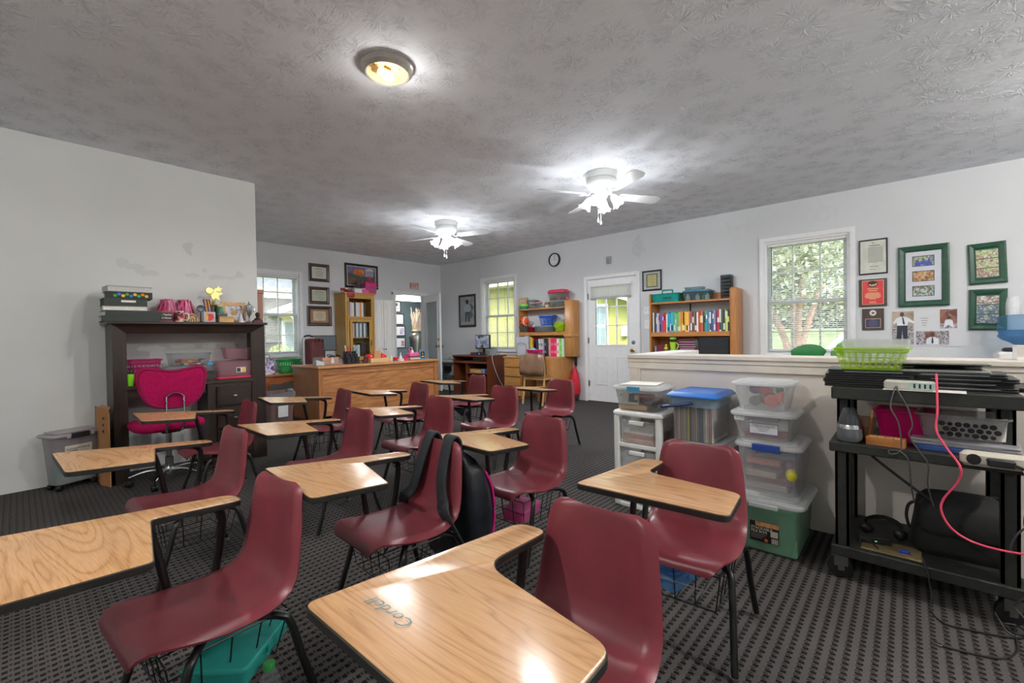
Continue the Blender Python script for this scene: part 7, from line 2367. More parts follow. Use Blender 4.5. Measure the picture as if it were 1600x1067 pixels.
obj('cup', G().lathe([(.03, 0), (.036, .01), (.034, .25), (.042, .34)], 16), M_lt, t)
g = G()
g.tube([(.045 + .032 * math.cos(a), 0, .285 + .04 * math.sin(a)) for a in [i * PI / 8 for i in range(16)]], .007, 6, closed=True)
obj('handle', g, M_lt, t)
obj('flower', G().ball((0, 0, .39), .048, 12, sz=.55), P('flower_green', '#6fbf4a', .4), t)
solo('toy', 'small yellow and green toy bird left of the lime cup', 'toy', G().ball((0, 0, .25), .028, 10, m=0).ball((.004, 0, .29), .018, 8, m=0).lathe([(.03, 0), (.02, .10), (.01, .23)], 10, 1), [P('toy_yellow', '#d8c63a', .4), P('toy_green', '#4a9a4a', .4)], (6.165, 2.575, .655))
t = thing('hardback', 'maroon hardback leaning at the left of the lower bookcase shelf', 'book', (6.18, 2.64, .655), RW)
g = G()
g.X = Matrix.Rotation(-.10, 4, 'Y')
obj('cover', g.box(-.075, .065, 0, .003, .004, .30).box(-.075, .065, .022, .025, .004, .30), P('cover_maroon', '#6a2434', .5), t)
g = G()
g.X = Matrix.Rotation(-.10, 4, 'Y')
obj('pages', g.box(-.07, .06, .003, .022, .006, .296), PAPER(), t)
solo('notebook', 'pale blue notebook standing at the far left of the lower bookcase shelf', 'notebook', G().rbox(-.012, .012, 0, .20, 0, .28, .003), P('pale_blue', '#8fa8c4', .5), (6.17, 2.735, .655), RW)

# ---- frames right of the big window
M_gf = P('green_frame', '#1d4a36', .35, var=.25, vs=25)
M_bk = P('thin_black_frame', '#26282a', .35)
t = rwall('thin black framed typed letter, topmost beside the big window', .294, 1.941, .252, .390, .014, M_bk, P('letter_paper', '#cfd2c6', .6), inner=[('crest', -.012, .012, .145, .165, P('crest_tan', '#b9b08a', .6)), ('printed_line', -.035, .06, .122, .129, M_txtd)] + [('printed_line', -.045, .085, .10 - .0135 * i, .106 - .0135 * i, M_txt) for i in range(13)] + [('printed_line', -.09, -.055, .10 - .019 * i, .105 - .019 * i, P('print_faint', '#b4b6ac', .8, var=0)) for i in range(9)] + [('signature', -.03, .045, -.112, -.104, M_txt), ('printed_line', -.03, .02, -.142, -.137, M_txt)])
M_wal = WOOD('walnut_plaque', '#3a2c28', '#4d3b35', 'x', .4, 8, 9)
def plaque(label, yc, zc, w, h, parts):
 t = thing('plaque', label, 'plaque', (XR, yc, zc), RW)
 obj('board', G().rbox(-w / 2, w / 2, -.018, 0, -h / 2, h / 2, .004), M_wal, t)
 return t
t = plaque('dark wooden plaque with a bright red plate and gold text under the framed letter', .298, 1.538, .245, .308, None)
M_pr = P('plate_red', '#d2282e', .3, var=.03)
M_pg_ = P('plate_gold', '#d9b98a', .4)
obj('gold_edge', G().box(-.095, .095, -.0195, -.018, -.132, .138), M_pg_, t)
obj('plate', G().box(-.090, .090, -.0205, -.0195, -.127, .133), M_pr, t)
flat(t, 'emblem', ell(.045, .036, 18), P('emblem_black', '#241c1a', .4), -.0206, 0, .098)
flat(t, 'emblem', [(-.036, .0), (-.01, -.012), (.02, -.006), (.038, .008), (.03, -.018), (.0, -.028), (-.03, -.018)], M_pg_, -.0213, 0, .100)
for i in range(2):
 obj('printed_line', G().box(-.05 + .01 * i, .05 - .01 * i, -.0212, -.0205, .04 - .022 * i, .048 - .022 * i), M_pg_, t)
for i in range(6):
 k = [.055, .07, .066, .072, .06, .03][i]
 obj('printed_line', G().box(-k, k, -.0212, -.0205, -.008 - .013 * i, -.001 - .013 * i), M_pg_, t)
for i in range(2):
 obj('printed_line', G().box(-.03, .03, -.0212, -.0205, -.104 - .012 * i, -.099 - .012 * i), M_pg_, t)
t = plaque('small dark wooden plaque with a white seal and navy plate, lowest beside the window', .298, 1.239, .190, .240, None)
flat(t, 'seal', ell(.030, .032, 18), P('seal_white', '#dcd8d0', .4), -.0182, 0, .072)
flat(t, 'seal_art', [(-.014, -.004), (-.002, .010), (.016, .002), (.008, -.010), (-.008, -.010)], P('emblem_black', '#241c1a', .4), -.0189, 0, .072)
obj('plate_edge', G().box(-.068, .068, -.0192, -.018, -.095, .008), P('plate_silver', '#b9a898', .4), t)
obj('plate', G().box(-.062, .062, -.0202, -.0192, -.088, .001), P('plate_navy', '#232a4a', .3), t)
for i in range(6):
 k = [.018, .038, .045, .04, .05, .03][i]
 obj('printed_line', G().box(-k, k, -.0208, -.0202, -.010 - .0135 * i, -.005 - .0135 * i), P('plate_print', '#6a6a80', .4), t)
M_edge_p = P('photo_edge', '#1c2420', .5)
P_blue = PHOTO('photo_blue', ['#3a4aa8', '#5a6ac8', '#8a9a4a', '#b9c48a', '#3a46a0', '#d8d8dc'], 68, 11)
P_brown = PHOTO('photo_brown', ['#3a2a28', '#7a5a4a', '#b98a5a', '#c9b48a', '#5a3a4a'], 72, 12)
P_green = PHOTO('photo_green', ['#2a3a34', '#7a9a88', '#c9d0d0', '#3a7a5a', '#8a4a4a', '#dfe2e4'], 80, 13)
P_field = PHOTO('photo_field', ['#4a6a34', '#7a9a5a', '#b8c49a', '#8a4a44', '#dfe2e4', '#3a4a38'], 72, 14)
P_field2 = PHOTO('photo_field2', ['#3a5a34', '#6a8a5a', '#5a5aa0', '#8a9a78', '#c9d0c8', '#a04a4a'], 76, 15)
t = rwall('large green framed mat with three small photos', -.118, 1.685, .402, .645, .062, M_gf, P('mat_white', '#c9ccd6', .6, var=.02), depth=.03,
  inner=[])
y = -.0122
for zc, m in ((.158, P_blue), (-.002, P_brown), (-.160, P_green)):
 obj('photo_border', G().box(-.086, .086, y - .0006, y, zc - .055, zc + .055), M_edge_p, t)
 obj('photo', G().box(-.080, .080, y - .0014, y - .0006, zc - .049, zc + .049), m, t)
for i, x in enumerate((-.045, .0, .045)):
 flat(t, 'person_print', [(-.026, -.03), (.026, -.03), (.02, .006), (.007, .016), (-.007, .016), (-.02, .006)], P('print_blue', '#4450b4', .4, var=.2, vs=60), y - .0015, x, .140 + (.01 if i == 1 else 0))
 flat(t, 'face_print', ell(.008, .010, 10), P('print_skin', '#5a3a2e', .5), y - .0022, x, .166 + (.01 if i == 1 else 0))
def triple(label, yc, zc, w, h, photos, roll):
 t = rwall(label, yc, zc, w, h, .055, M_gf, P('mat_green', '#174a32', .6, var=.1), depth=.028, roll=roll)
 ry = Matrix.Rotation(roll, 4, 'Y')
 for i, m in enumerate(photos):
  z1 = h * .5 - .068 - i * (h - .128) / 3
  g = G()
  g.X = ry
  obj('photo', g.box(-.080, .078, -.0128, -.0112, z1 - (h - .128) / 3 + .008, z1), m, t)
 return t
t = triple('green framed set of three group photos hung slightly crooked, upper right', -.583, 1.762, .262, .405, (P_field, PHOTO('photo_field3', ['#6a5a4a', '#8a9a5a', '#c9c0a8', '#4a5a38', '#b8a888'], 70, 16), P_field), -.03)
g = G()
obj('tag', g.box(-.018, .014, -.0135, -.0128, -.165, -.153), PAPER(), t)
triple('green framed set of three team photos, lower right', -.585, 1.304, .262, .405, (PHOTO('photo_team', ['#c9c8ca', '#7a5a4a', '#dfe0e2', '#8a6a60'], 60, 17), P_field2, P_field2), .015)
# photo collage board
t = thing('photo_collage', 'unframed white poster board with three photos of a person in white shirt and dark tie', 'poster', (XR, -.127, 1.132), RW)
obj('board', G().box(-.268, .268, -.006, 0, -.195, .16).box(-.268, .249, -.006, 0, .16, .195), P('poster_white', '#d2d4d8', .5, var=.02), t)
P_shelf = PHOTO('photo_trophies', ['#2a2230', '#5a3a5a', '#c9c8d0', '#8a8078', '#3a3a5a', '#dcdce0'], 110, 18)
P_room = PHOTO('photo_room', ['#8a7a6a', '#b8a894', '#a89884', '#6a5a4c'], 8, 19)
P_stair = PHOTO('photo_stairs', ['#7a4a44', '#9a6a5c', '#6a4038', '#c9c4c0'], 16, 20)
M_shirt, M_tie, M_skin, M_pants = P('print_shirt', '#dfe3ea', .4), P('print_tie', '#28344a', .4), P('print_skin', '#5a3a2e', .5), P('print_trousers', '#232a3a', .4)
def photo(x0, x1, z0, z1, low, up, zs):
 obj('photo', G().box(x0, x1, -.0070, -.006, z0, zs), low, t)
 obj('photo', G().box(x0, x1, -.0070, -.006, zs, z1), up, t)
photo(-.262, -.085, -.178, .183, P_shelf, P_room, .02)
flat(t, 'person_print', [(-.05, -.174), (-.012, -.174), (0, -.02), (.012, -.174), (.045, -.174), (.042, .04), (-.042, .04)], M_pants, -.0071, -.178, 0)
flat(t, 'person_print', [(-.042, .03), (.042, .03), (.048, .07), (.095, .05), (.10, .065), (.045, .115), (.015, .128), (-.015, .128), (-.045, .115), (-.078, .06), (-.06, .045), (-.048, .07)], M_shirt, -.0077, -.178, 0)
flat(t, 'tie_print', [(-.002, .12), (.008, .12), (.022, .05), (.014, .036), (.005, .05)], M_tie, -.0084, -.178, 0)
flat(t, 'face_print', ell(.018, .026, 14), M_skin, -.0084, -.180, .150)
photo(-.068, .185, -.178, -.035, P_shelf, P_shelf, -.10)
flat(t, 'photo_backdrop', [(-.045, -.09), (.045, -.09), (.045, .005), (-.045, .005)], P_stair, -.0071, .05, -.045)
flat(t, 'person_print', [(-.048, -.09), (.048, -.09), (.045, -.03), (.02, -.012), (-.02, -.012), (-.045, -.03)], M_shirt, -.0077, .06, -.085)
flat(t, 'tie_print', [(-.004, -.016), (.004, -.016), (.009, -.07), (0, -.085), (-.009, -.07)], M_tie, -.0084, .06, -.085)
flat(t, 'face_print', ell(.018, .024, 14), M_skin, -.0084, .06, -.070)
photo(.118, .245, -.008, .190, P_shelf, P_stair, .045)
flat(t, 'person_print', [(-.035, -.02), (-.022, -.012), (.0, .012), (.022, -.012), (.038, -.02), (.030, .05), (.012, .064), (-.012, .064), (-.028, .05)], M_shirt, -.0077, .182, .02)
flat(t, 'face_print', ell(.013, .017, 12), M_skin, -.0084, .182, .100)
for i in range(4):
 obj('printed_line', G().box(.0 - .03 + .004 * i, .03 - .006 * i, -.0068, -.006, .10 - .025 * i, .106 - .025 * i), M_txt, t)

# ---- water cooler with an inverted bottle behind the half wall
t = thing('water_cooler', 'white water cooler standing behind the half wall at the right edge', 'cooler', (6.10, -.755, 0), RW)
obj('body', G().rbox(-.15, .15, -.13, .17, 0, .90, .03), M_white, t)
obj('collar', G().lathe([(.10, .90), (.115, .915), (.10, .935), (.07, .93), (.05, .90)], 24), M_dark, t)
for i, c in enumerate(('#3a6ab0', '#b03a3a')):
 obj('tap', G().rbox(-.05 + .07 * i, -.02 + .07 * i, -.165, -.13, .62, .66, .006), P('tap_' + c.strip('#'), c, .4), t)
t = thing('water_jug', 'inverted blue water jug standing on the white cooler', 'jug', (6.10, -.755, 0))
M_jug = CLEAR('blue_jug', '#78b6dc', .30, .08, .6)
prof = [(.03, .925), (.035, .96), (.06, .98), (.115, 1.01), (.14, 1.035), (.142, 1.05), (.128, 1.06), (.130, 1.075), (.140, 1.09), (.141, 1.15), (.133, 1.16), (.133, 1.17), (.140, 1.18), (.138, 1.215), (.12, 1.235), (.03, 1.24)]
obj('jug', G().lathe(prof, 28), M_jug, t, smooth=50)
obj('water', G().lathe([(.02, .93), (.03, .965), (.11, 1.013), (.135, 1.037), (.134, 1.10), (.02, 1.10)], 28), CLEAR('jug_water', '#5aa4d4', .35, .05, .6), t)
t = thing('cup_stack', 'stack of white speckled paper cups on top of the blue water jug', 'cup', (6.10, -.715, 1.24))
for i in range(5):
 obj('cup', G().lathe([(.048, .022 * i), (.036, .022 * i + .075), (.034, .022 * i + .075), (.002, .022 * i + .074)], 16), P('cup_speckle', '#d3d6da', .6, var=.12, vs=80), t)
t = thing('card_box', 'white carton standing on the half wall cap at the right edge', 'box', (3.075, -.425, .972))
obj('body', G().rbox(-.06, .06, -.06, .06, 0, .062, .003), M_white, t)
obj('flap', G().box(-.061, .061, -.061, .061, .062, .066).box(-.0625, -.061, -.06, .06, .02, .062), P('carton_flap', '#cfcbc4', .6), t)

# ---------------------------------------------------------------- plastic bins along the half wall
BN = -PI / 2      # local x = viewer's right along the half wall, local y = towards the half wall
M_milk = CLEAR('milky_plastic', '#f4f6f7', .38, .3)
M_milk2 = CLEAR('milky_plastic_blueish', '#dfe6ec', .32, .3)
M_milklid = CLEAR('milky_lid', '#f2f4f5', .86, .35)
def drawer_cart():
 t = thing('drawer_cart', 'white three-drawer plastic cart with papers at the left end of the half wall', 'drawers', (2.618, 1.455, 0), BN)
 W, D, Hh = .325, .335, .622
 M_wp = P('white_plastic', '#e6e9e6', .4, var=.05)
 g = G()
 for (x0, x1) in ((0, .042), (W - .042, W)):
  for (y0, y1) in ((0, .04), (D - .04, D)):
   g.rbox(x0, x1, y0, y1, .0, Hh - .03, .012)
 obj('frame', g, M_wp, t)
 obj('top', G().rbox(-.008, W + .008, -.008, D + .008, Hh - .034, Hh, .03), M_wp, t)
 for k, z in enumerate((.012, .205, .400)):
  obj('frame_rail', G().rbox(.036, W - .036, .003, .028, z - .012, z + .012, .004).rbox(.036, W - .036, D - .028, D - .003, z - .012, z + .012, .004).rbox(.004, .03, .034, D - .034, z - .012, z + .012, .004).rbox(W - .03, W - .004, .034, D - .034, z - .012, z + .012, .004), M_wp, t)
  d = obj('drawer', G().tub(.046, W - .046, .004, D - .02, z + .014, z + .165, .006, .012, .003), M_milk, t)
  obj('drawer_pull', G().rbox(W / 2 - .05, W / 2 + .05, -.012, .006, z + .14, z + .165, .005), M_wp, d)
 return t
drawer_cart()
def cl(x, y, x0=2.618, y0=1.455):
 return (x0 + y, y0 - x)
r = random.Random(6)
for i, (c, n) in enumerate((('#b8897a', 'terracotta'), ('#c9a888', 'manila'), ('#a8645c', 'brick red'), ('#a35a56', 'dark rose'), ('#d8d0c4', 'cream'))):
 p = cl(.162, .15)
 solo('file_folder', n + ' folder stack layer in the top drawer of the white plastic cart', 'folder', G().rbox(-.11, .11, -.13, .12, 0, .014, .004).at((0, 0, 0)), P('ff_' + c.strip('#'), c, .7, var=.1), (p[0], p[1], .4185 + .0145 * i), BN + r.uniform(-.05, .05))
for i, (c, n) in enumerate((('#6a4a7a', 'purple'), ('#8a8d96', 'grey'), ('#b0a090', 'beige'))):
 p = cl(.162, .16)
 solo('file_folder', n + ' folder lying in the middle drawer of the white plastic cart', 'folder', G().rbox(-.10, .10, -.13, .12, 0, .012, .004), P('ff_' + c.strip('#'), c, .7), (p[0], p[1], .2235 + .0125 * i), BN)

def contents(specs, base, label_tail, rz=BN, cat='craft supply'):
 """loose things packed inside a see-through bin: (dx, dy, dz, shape, sizes, colour, name)"""
 for dx, dy, dz, shp, s, c, n in specs:
  g = G()
  if shp == 'b':
   g.rbox(-s[0] / 2, s[0] / 2, -s[1] / 2, s[1] / 2, 0, s[2], min(.01, s[2] * .3))
  elif shp == 'o':
   g.ball((0, 0, s[0]), s[0], 12, sz=s[1])
  else:
   g.X = Matrix.Translation((0, 0, s[0])) @ Matrix.Rotation(PI / 2, 4, 'Y')
   g.lathe([(s[0], -s[1] / 2), (s[0], s[1] / 2)], 12)
  x = base[0] + (dx * math.cos(rz) - dy * math.sin(rz))
  y = base[1] + (dx * math.sin(rz) + dy * math.cos(rz))
  solo(n.split('|')[0], n.split('|')[1] + ' ' + label_tail, n.split('|')[0].replace('_', ' ').split()[-1], g, P('ct_' + c.strip('#'), c, .5, var=.12), (x, y, base[2] + dz), rz + (dx * 3 if shp != 'b' else 0))

# clear bin on the drawer cart
b = (2.755, 1.305, .623)
t = lidded_bin('clear bin with a white lid and blue latch on top of the white drawer cart', b, BN, .30, .27, .165, .022, M_clr, M_milklid, .028, .016, .035, (.085, P('latch_steel_blue', '#3a86a8', .4)))
obj('label_sticker', G().box(-.085, .035, -.1250, -.1240, .03, .105), P('label_paper', '#d3cdbb', .6), t).matrix_local = Matrix.Translation((-.02, .010, -.005)) @ Matrix.Rotation(-.13, 4, 'X') @ Matrix.Translation((0, 0, 0))
lb = obj('label_art', G().box(-.035, .032, -.1265, -.1255, .045, .10), P('label_blue', '#2f4560', .5), t)
lb.matrix_local = Matrix.Translation((-.02, .010, -.005)) @ Matrix.Rotation(-.13, 4, 'X')
lb = obj('label_art', G().box(.005, .030, -.1272, -.1264, .060, .092), P('label_tan', '#c9b07a', .5), t)
lb.matrix_local = Matrix.Translation((-.02, .010, -.005)) @ Matrix.Rotation(-.13, 4, 'X')
contents([(-.03, -.02, .006, 'b', (.20, .17, .03), '#c9a070', 'card_pack|tan pack of cards'), (.05, .02, .037, 'b', (.10, .12, .04), '#8a6258', 'pouch|brown pouch'), (-.06, .04, .037, 'b', (.09, .10, .05), '#b9837a', 'pouch|rose pouch'), (.07, -.06, .037, 'b', (.06, .06, .03), '#5a4a52', 'pouch|dark pouch'), (-.02, -.05, .09, 'b', (.20, .10, .012), '#a86a5c', 'card_pack|red-brown card pack')], b, 'inside the clear bin on the white drawer cart')
t = thing('paper', 'loose sheet of paper lying on the white lid above the drawer cart', 'paper', (2.765, 1.31, .790), BN + .25)
obj('sheet', G().add([(-.13, -.10, 0), (.10, -.11, .001), (.12, .09, .004), (-.10, .11, .002), (-.13, -.10, .0015), (.10, -.11, .0025), (.12, .09, .0055), (-.10, .11, .0035)], [(0, 3, 2, 1), (4, 5, 6, 7), (0, 1, 5, 4), (1, 2, 6, 5), (2, 3, 7, 6), (3, 0, 4, 7)]), PAPER(), t)

# file tub with the blue lid on a wide clear bin
b0 = (2.790, .915, 0)
t = lidded_bin('wide clear bin with a white lid under the blue-lidded file tub', b0, BN, .30, .36, .482, .02, M_milk2, M_milklid, .03, .016, .04, (.10, P('latch_sky', '#5aa6c8', .4)))
contents([(0, 0, .006, 'b', (.22, .28, .16), '#8a8d98', 'paper_stack|grey bundle of paper'), (.02, .01, .17, 'b', (.20, .26, .13), '#b3a8a0', 'paper_stack|beige bundle of paper'), (-.03, 0, .31, 'b', (.18, .24, .06), '#6a7a8a', 'paper_stack|blue-grey bundle of paper')], b0, 'inside the wide clear bin under the file tub')
b1 = (2.765, .940, .483)
t = thing('file_tub', 'clear hanging-file tub with a bright blue lid and swing handle', 'bin', b1, BN)
obj('tub', G().tub(-.122, .122, -.155, .155, 0, .245, .010, .02, .003), M_clr, t)
obj('collar', G().tub(-.134, .134, -.167, .167, .205, .262, .006, .03, .008, floor=False), CLEAR('pale_blue_plastic', '#b9d2e0', .75, .3), t)
M_bl = P('bright_blue', '#2f6fc4', .35, var=.05)
g = G()
def rr_(d, z):
 return [(x, y, z) for x, y in rrect(-.152 + d, .152 - d, -.182 + d, .182 - d, max(.03 - d, .006), 4)]
g.rings([rr_(0, .262), rr_(0, .270), rr_(.020, .285), rr_(.035, .290), rr_(.045, .286), rr_(.05, .286)])
obj('lid', g, M_bl, t, smooth=30)
obj('swing_handle', G().tube(smooth_path([(.01, -.172, .232), (-.04, -.19, .222), (-.16, -.20, .200)], 4), .009, 8).tube([(-.16, -.20, .2), (-.165, -.185, .2)], .011, 8), P('navy_handle', '#1c3470', .4), t)
cs = ['#a5786c', '#8f8a82', '#c9b8a0', '#a8837a', '#9a948a', '#b9a89a', '#8d9068', '#c9bf5a', '#5a4a58', '#8a8a90', '#a07a6c', '#b3a494', '#6a7a70', '#59646a', '#4f5a60', '#b0a49a', '#d8d4cc', '#c9a89a', '#b98078', '#d3cbc4']
for i, c in enumerate(cs):
 dx = -.107 + .0112 * i
 solo('file_folder', '%s hanging folder from the left in the blue-lidded file tub' % (['first', 'second', 'third', 'fourth', 'fifth', 'sixth', 'seventh', 'eighth', 'ninth', 'tenth', 'eleventh', 'twelfth', 'thirteenth', 'fourteenth', 'fifteenth', 'sixteenth', 'seventeenth', 'eighteenth', 'nineteenth', 'rightmost'][i] + ' ' + ['terracotta', 'grey', 'cream', 'rose', 'stone', 'sand', 'olive', 'yellow', 'plum', 'silver', 'tan', 'beige', 'sage', 'slate', 'dark slate', 'taupe', 'white', 'peach', 'dusty pink', 'pale'][i]), 'folder',
   G().box(-.0042, .0042, -.135, .135, 0, .215 + .008 * (i % 3)), P('hf_' + c.strip('#'), c, .7), (b1[0] + 0.0, b1[1] - dx, b1[2] + .004), BN, 'hanging folders in the file tub', smooth=0)

# four-high stack at the right
bx, by = 2.700, .535
t = lidded_bin('big bin full of mint green files, bottom of the tallest stack', (2.690, .535, 0), BN, .290, .40, .285, .014, CLEAR('clear_shell', '#cfd6d2', .14, .2), M_milklid, .035, .022, .03)
t['label'] = 'big clear file bin filled with mint green, bottom of the tallest bin stack'
obj('handle_tab', G().rbox(-.075, .055, -.232, -.215, .240, .262, .006), M_milklid, t)
g = G()
g.rbox(-.128, .128, -.182, .182, 0, .225, .012)
solo('file_block', 'solid mint green block of files inside the bottom bin of the tallest stack', 'files', g, P('mint_green', '#8fcfa8', .6, var=.06), (2.690, .535, .005), BN)
lb = obj('label_sticker', G().box(-.075, .055, -.2012, -.2002, .060, .160), P('label_black', '#1b1917', .4), t)
lp = obj('label_photo', G().box(-.050, .055, -.2018, -.2012, .138, .160), PHOTO('warm_photo', ['#8a3a2a', '#c97a4a', '#d8a878', '#5a2a20'], 60, 22), t)
lettering(t, 'STACKABLE', .018, P('label_print', '#c9c2b4', .5), (-.070, -.2021, .127), (0, -1, 0), align='LEFT', bold=.0004)
lettering(t, 'FILE BOX', .018, P('label_print', '#c9c2b4', .5), (-.070, -.2021, .110), (0, -1, 0), align='LEFT', bold=.0004)
for i in range(3):
 obj('printed_line', G().box(-.070, .0 - .01 * i, -.2018, -.2012, .094 - .009 * i, .097 - .009 * i), P('label_print2', '#8a8478', .5), t)
g = G()
g.X = Matrix.Translation((-.002, -.2013, .072)) @ Matrix.Rotation(PI / 2, 4, 'X')
obj('label_dot', g.lathe([(.009, 0), (.009, .0006)], 12), P('label_orange', '#c9683a', .5), t)
obj('label_box_art', G().box(.018, .05, -.2018, -.2012, .095, .125), P('label_print', '#c9c2b4', .5), t)
for i in range(6):
 obj('bar', G().box(.022 + .005 * i, .0245 + .005 * i + .0012 * (i % 2), -.2019, -.2012, .063, .088), P('label_print', '#c9c2b4', .5), t)
b2 = (2.715, .545, .286)
t = lidded_bin('large cloudy bin with a dark blue handle, third from the top of the tallest stack', b2, BN, .285, .33, .262, .018, M_milk, M_milklid, .030, .016, .035, (.125, P('handle_navy', '#2a4a9a', .35)))
contents([(-.02, .0, .004, 'b', (.20, .22, .035), '#a89a98', 'craft_box|grey-pink craft box'), (.03, .02, .040, 'b', (.16, .18, .03), '#b0654e', 'craft_box|rust craft box'), (-.04, -.02, .071, 'b', (.15, .20, .03), '#c9b4a8', 'craft_box|pale craft box'), (.0, .03, .102, 'b', (.20, .18, .03), '#6a4a7a', 'craft_box|purple craft box'), (-.03, -.03, .133, 'b', (.16, .16, .03), '#d0846a', 'craft_box|orange craft box'), (.02, .02, .164, 'b', (.18, .2, .03), '#5a6a9a', 'craft_box|blue craft box'),
 (.095, -.10, .045, 'b', (.03, .08, .13), '#7a3a6a', 'craft_box|plum upright craft box'), (.105, -.135, .085, 'o', (.026, 1.3), '#d8cf3a', 'toy_ball|yellow oval ball'), (-.09, -.07, .2, 'b', (.05, .06, .02), '#2d4aa0', 'craft_box|small cobalt craft box')], b2, 'inside the large cloudy bin with the dark blue handle')
b3 = (2.735, .578, .549)
t = lidded_bin('cloudy bin with a handwritten white label, second from the top of the tallest stack', b3, BN, .285, .27, .150, .024, M_milk, M_milklid, .026, .016, .03)
lb = obj('label_sticker', G().box(-.062, .075, -.1225, -.1215, .030, .088), P('label_white', '#dfe0e2', .5), t)
for q in ((-.062, .075, .085, .088), (-.062, .075, .030, .033), (-.062, -.059, .030, .088), (.072, .075, .030, .088)):
 obj('label_border', G().box(q[0], q[1], -.1232, -.1225, q[2], q[3]), P('label_border_blue', '#2a4a9a', .5), t)
lettering(t, 'Trade for Treasures', .0125, M_black, (.006, -.1234, .076), (0, -1, 0))
for i in range(3):
 obj('printed_line', G().box(-.03 + .008 * i, .04 - .008 * i, -.1231, -.1225, .064 - .009 * i, .067 - .009 * i), M_txt, t)
obj('side_tag', G().box(-.135, -.085, -.1262, -.1252, .095, .115), P('label_white', '#dfe0e2', .5), t)
contents([(.0, -.02, .004, 'b', (.20, .10, .03), '#b85040', 'envelope_box|red and white envelope box'), (.0, .06, .004, 'b', (.16, .08, .08), '#cfcac6', 'craft_box|white craft box'), (.02, .02, .036, 'b', (.17, .09, .05), '#d6d2cc', 'craft_box|ivory craft box'), (-.02, .02, .088, 'b', (.16, .14, .02), '#7a7480', 'craft_box|mauve craft box')], b3, 'inside the cloudy bin with the handwritten label')
b4 = (2.755, .592, .700)
t = lidded_bin('topmost cloudy bin of red and purple toys, on the tallest stack', b4, BN, .265, .25, .155, .024, M_milk, M_milklid, .024, .014, .03)
contents([(-.045, -.02, .006, 'o', (.032, .9), '#3f5a48', 'toy|dark green toy'), (.04, -.03, .006, 'o', (.038, .9), '#d8503a', 'toy|red-orange toy'), (-.05, .01, .066, 'o', (.034, .8), '#6a3a7a', 'toy|purple toy'), (.0, -.01, .07, 'o', (.03, .9), '#d84a3c', 'toy|upper red toy'), (.0, .05, .006, 'o', (.045, .9), '#8a3a5a', 'toy|plum toy'), (.075, .0, .04, 'b', (.025, .09, .05), '#e0624a', 'toy_block|coral toy block'), (.06, .05, .075, 'o', (.02, .9), '#4f8a4a', 'toy|small green toy'), (-.02, .05, .09, 'b', (.10, .03, .012), '#d88a4a', 'toy_block|orange toy stick')], b4, 'inside the topmost bin of the tallest stack')

# ---------------------------------------------------------------- black utility cart and its load
CX, CY = 2.440, .262     # front left corner
M_cart = P('cart_black', '#20231f', .55, var=.35, vs=40, bump=.25, bs=200)
CW, CD = .580, .475
def cart():
 t = thing('utility_cart', 'black three-shelf utility cart in front of the half wall', 'cart', (CX, CY, 0), BN)
 for nm, z0, z1, ov in (('top_shelf', .815, .868, 0), ('middle_shelf', .580, .622, .008), ('bottom_shelf', .112, .158, .004)):
  g = G().rbox(-ov, CW + ov, -ov, CD, z0, z1, .008, bev=.004)
  obj(nm, g, M_cart, t, smooth=0)
 for x in (.012, CW - .062):
  for y in (.012, CD - .055):
   g = G()
   for (z0, z1) in ((.15, .585), (.62, .82)):
    yb = y
    y = y + (.09 if z0 > .5 and y < .1 else 0)
    g.box(x, x + .050, y, y + .010, z0, z1).box(x, x + .010, y, y + .043, z0, z1).box(x + .04, x + .05, y, y + .043, z0, z1)
    y = yb
   obj('post', g, M_cart, t, smooth=0)
 for i, (x, y) in enumerate(((.03, .03), (CW - .03, .03), (.03, CD - .03), (CW - .03, CD - .03))):
  g = G()
  g.X = Matrix.Translation((x - .005, y + .01, .048)) @ Matrix.Rotation(PI / 2 * 0 + .35, 4, 'Z') @ Matrix.Rotation(PI / 2, 4, 'X')
  g.lathe([(.03, -.013), (.046, -.011), (.048, -.006), (.048, .006), (.046, .011), (.03, .013)], 20)
  c = obj('caster', g, M_black, t)
  g = G()
  g.X = Matrix.Translation((x - .005, y + .01, .048)) @ Matrix.Rotation(.35, 4, 'Z')
  g.box(-.026, .026, -.02, -.015, .01, .066).box(-.026, .026, .015, .02, .01, .066).box(-.028, .028, -.02, .02, .058, .066).box(-.012, .012, -.021, .021, -.01, .012)
  obj('caster_fork', g, P('zinc', '#7d7c7a', .35, .8), c)
cart()
def ct(x, y, z):
 return (CX + y, CY - x, z)
CT, CM, CB = .868, .622, .158
def laptop(label, loc, rz, w=.30, d=.21, h=.018, col='#16181a', lidgap=0, group=None, tag=True):
 t = thing('laptop', label, 'laptop', loc, rz, group)
 m = P('lap_' + col.strip('#'), col, .38, var=.1)
 obj('base', G().rbox(-w / 2, w / 2, -d / 2, d / 2, 0, h * .55, .012), m, t)
 g = G()
 g.X = Matrix.Translation((0, d / 2, h * .58)) @ Matrix.Rotation(-lidgap, 4, 'X')
 obj('lid', g.rbox(-w / 2, w / 2, -d, 0, 0, h * .42, .012), m, t)
 obj('hinge', G().at((0, d / 2 - .004, h * .55), ry=PI / 2).lathe([(.005, -w * .3), (.005, w * .3)], 8), M_dark, t)
 if tag:
  obj('edge_strip', G().box(-w * .30, w * .34, -d / 2 - .0006, -d / 2 + .002, h * .50, h * .64), P('edge_grey', '#8f9496', .35), t)
 return t
for i in range(4):
 laptop(['bottom black laptop of the four under the green basket', 'second black laptop from the bottom under the green basket', 'third black laptop from the bottom under the green basket', 'top black laptop directly under the green basket'][i],
   ct(.120 + (.012 if i == 3 else -.004 * (i % 2)), .15 + .01 * i, CT + .0185 * i), BN + (.06, .03, .07, .05)[i], .31, .22, .0185, group='laptops stacked on the left of the cart', tag=i == 3)
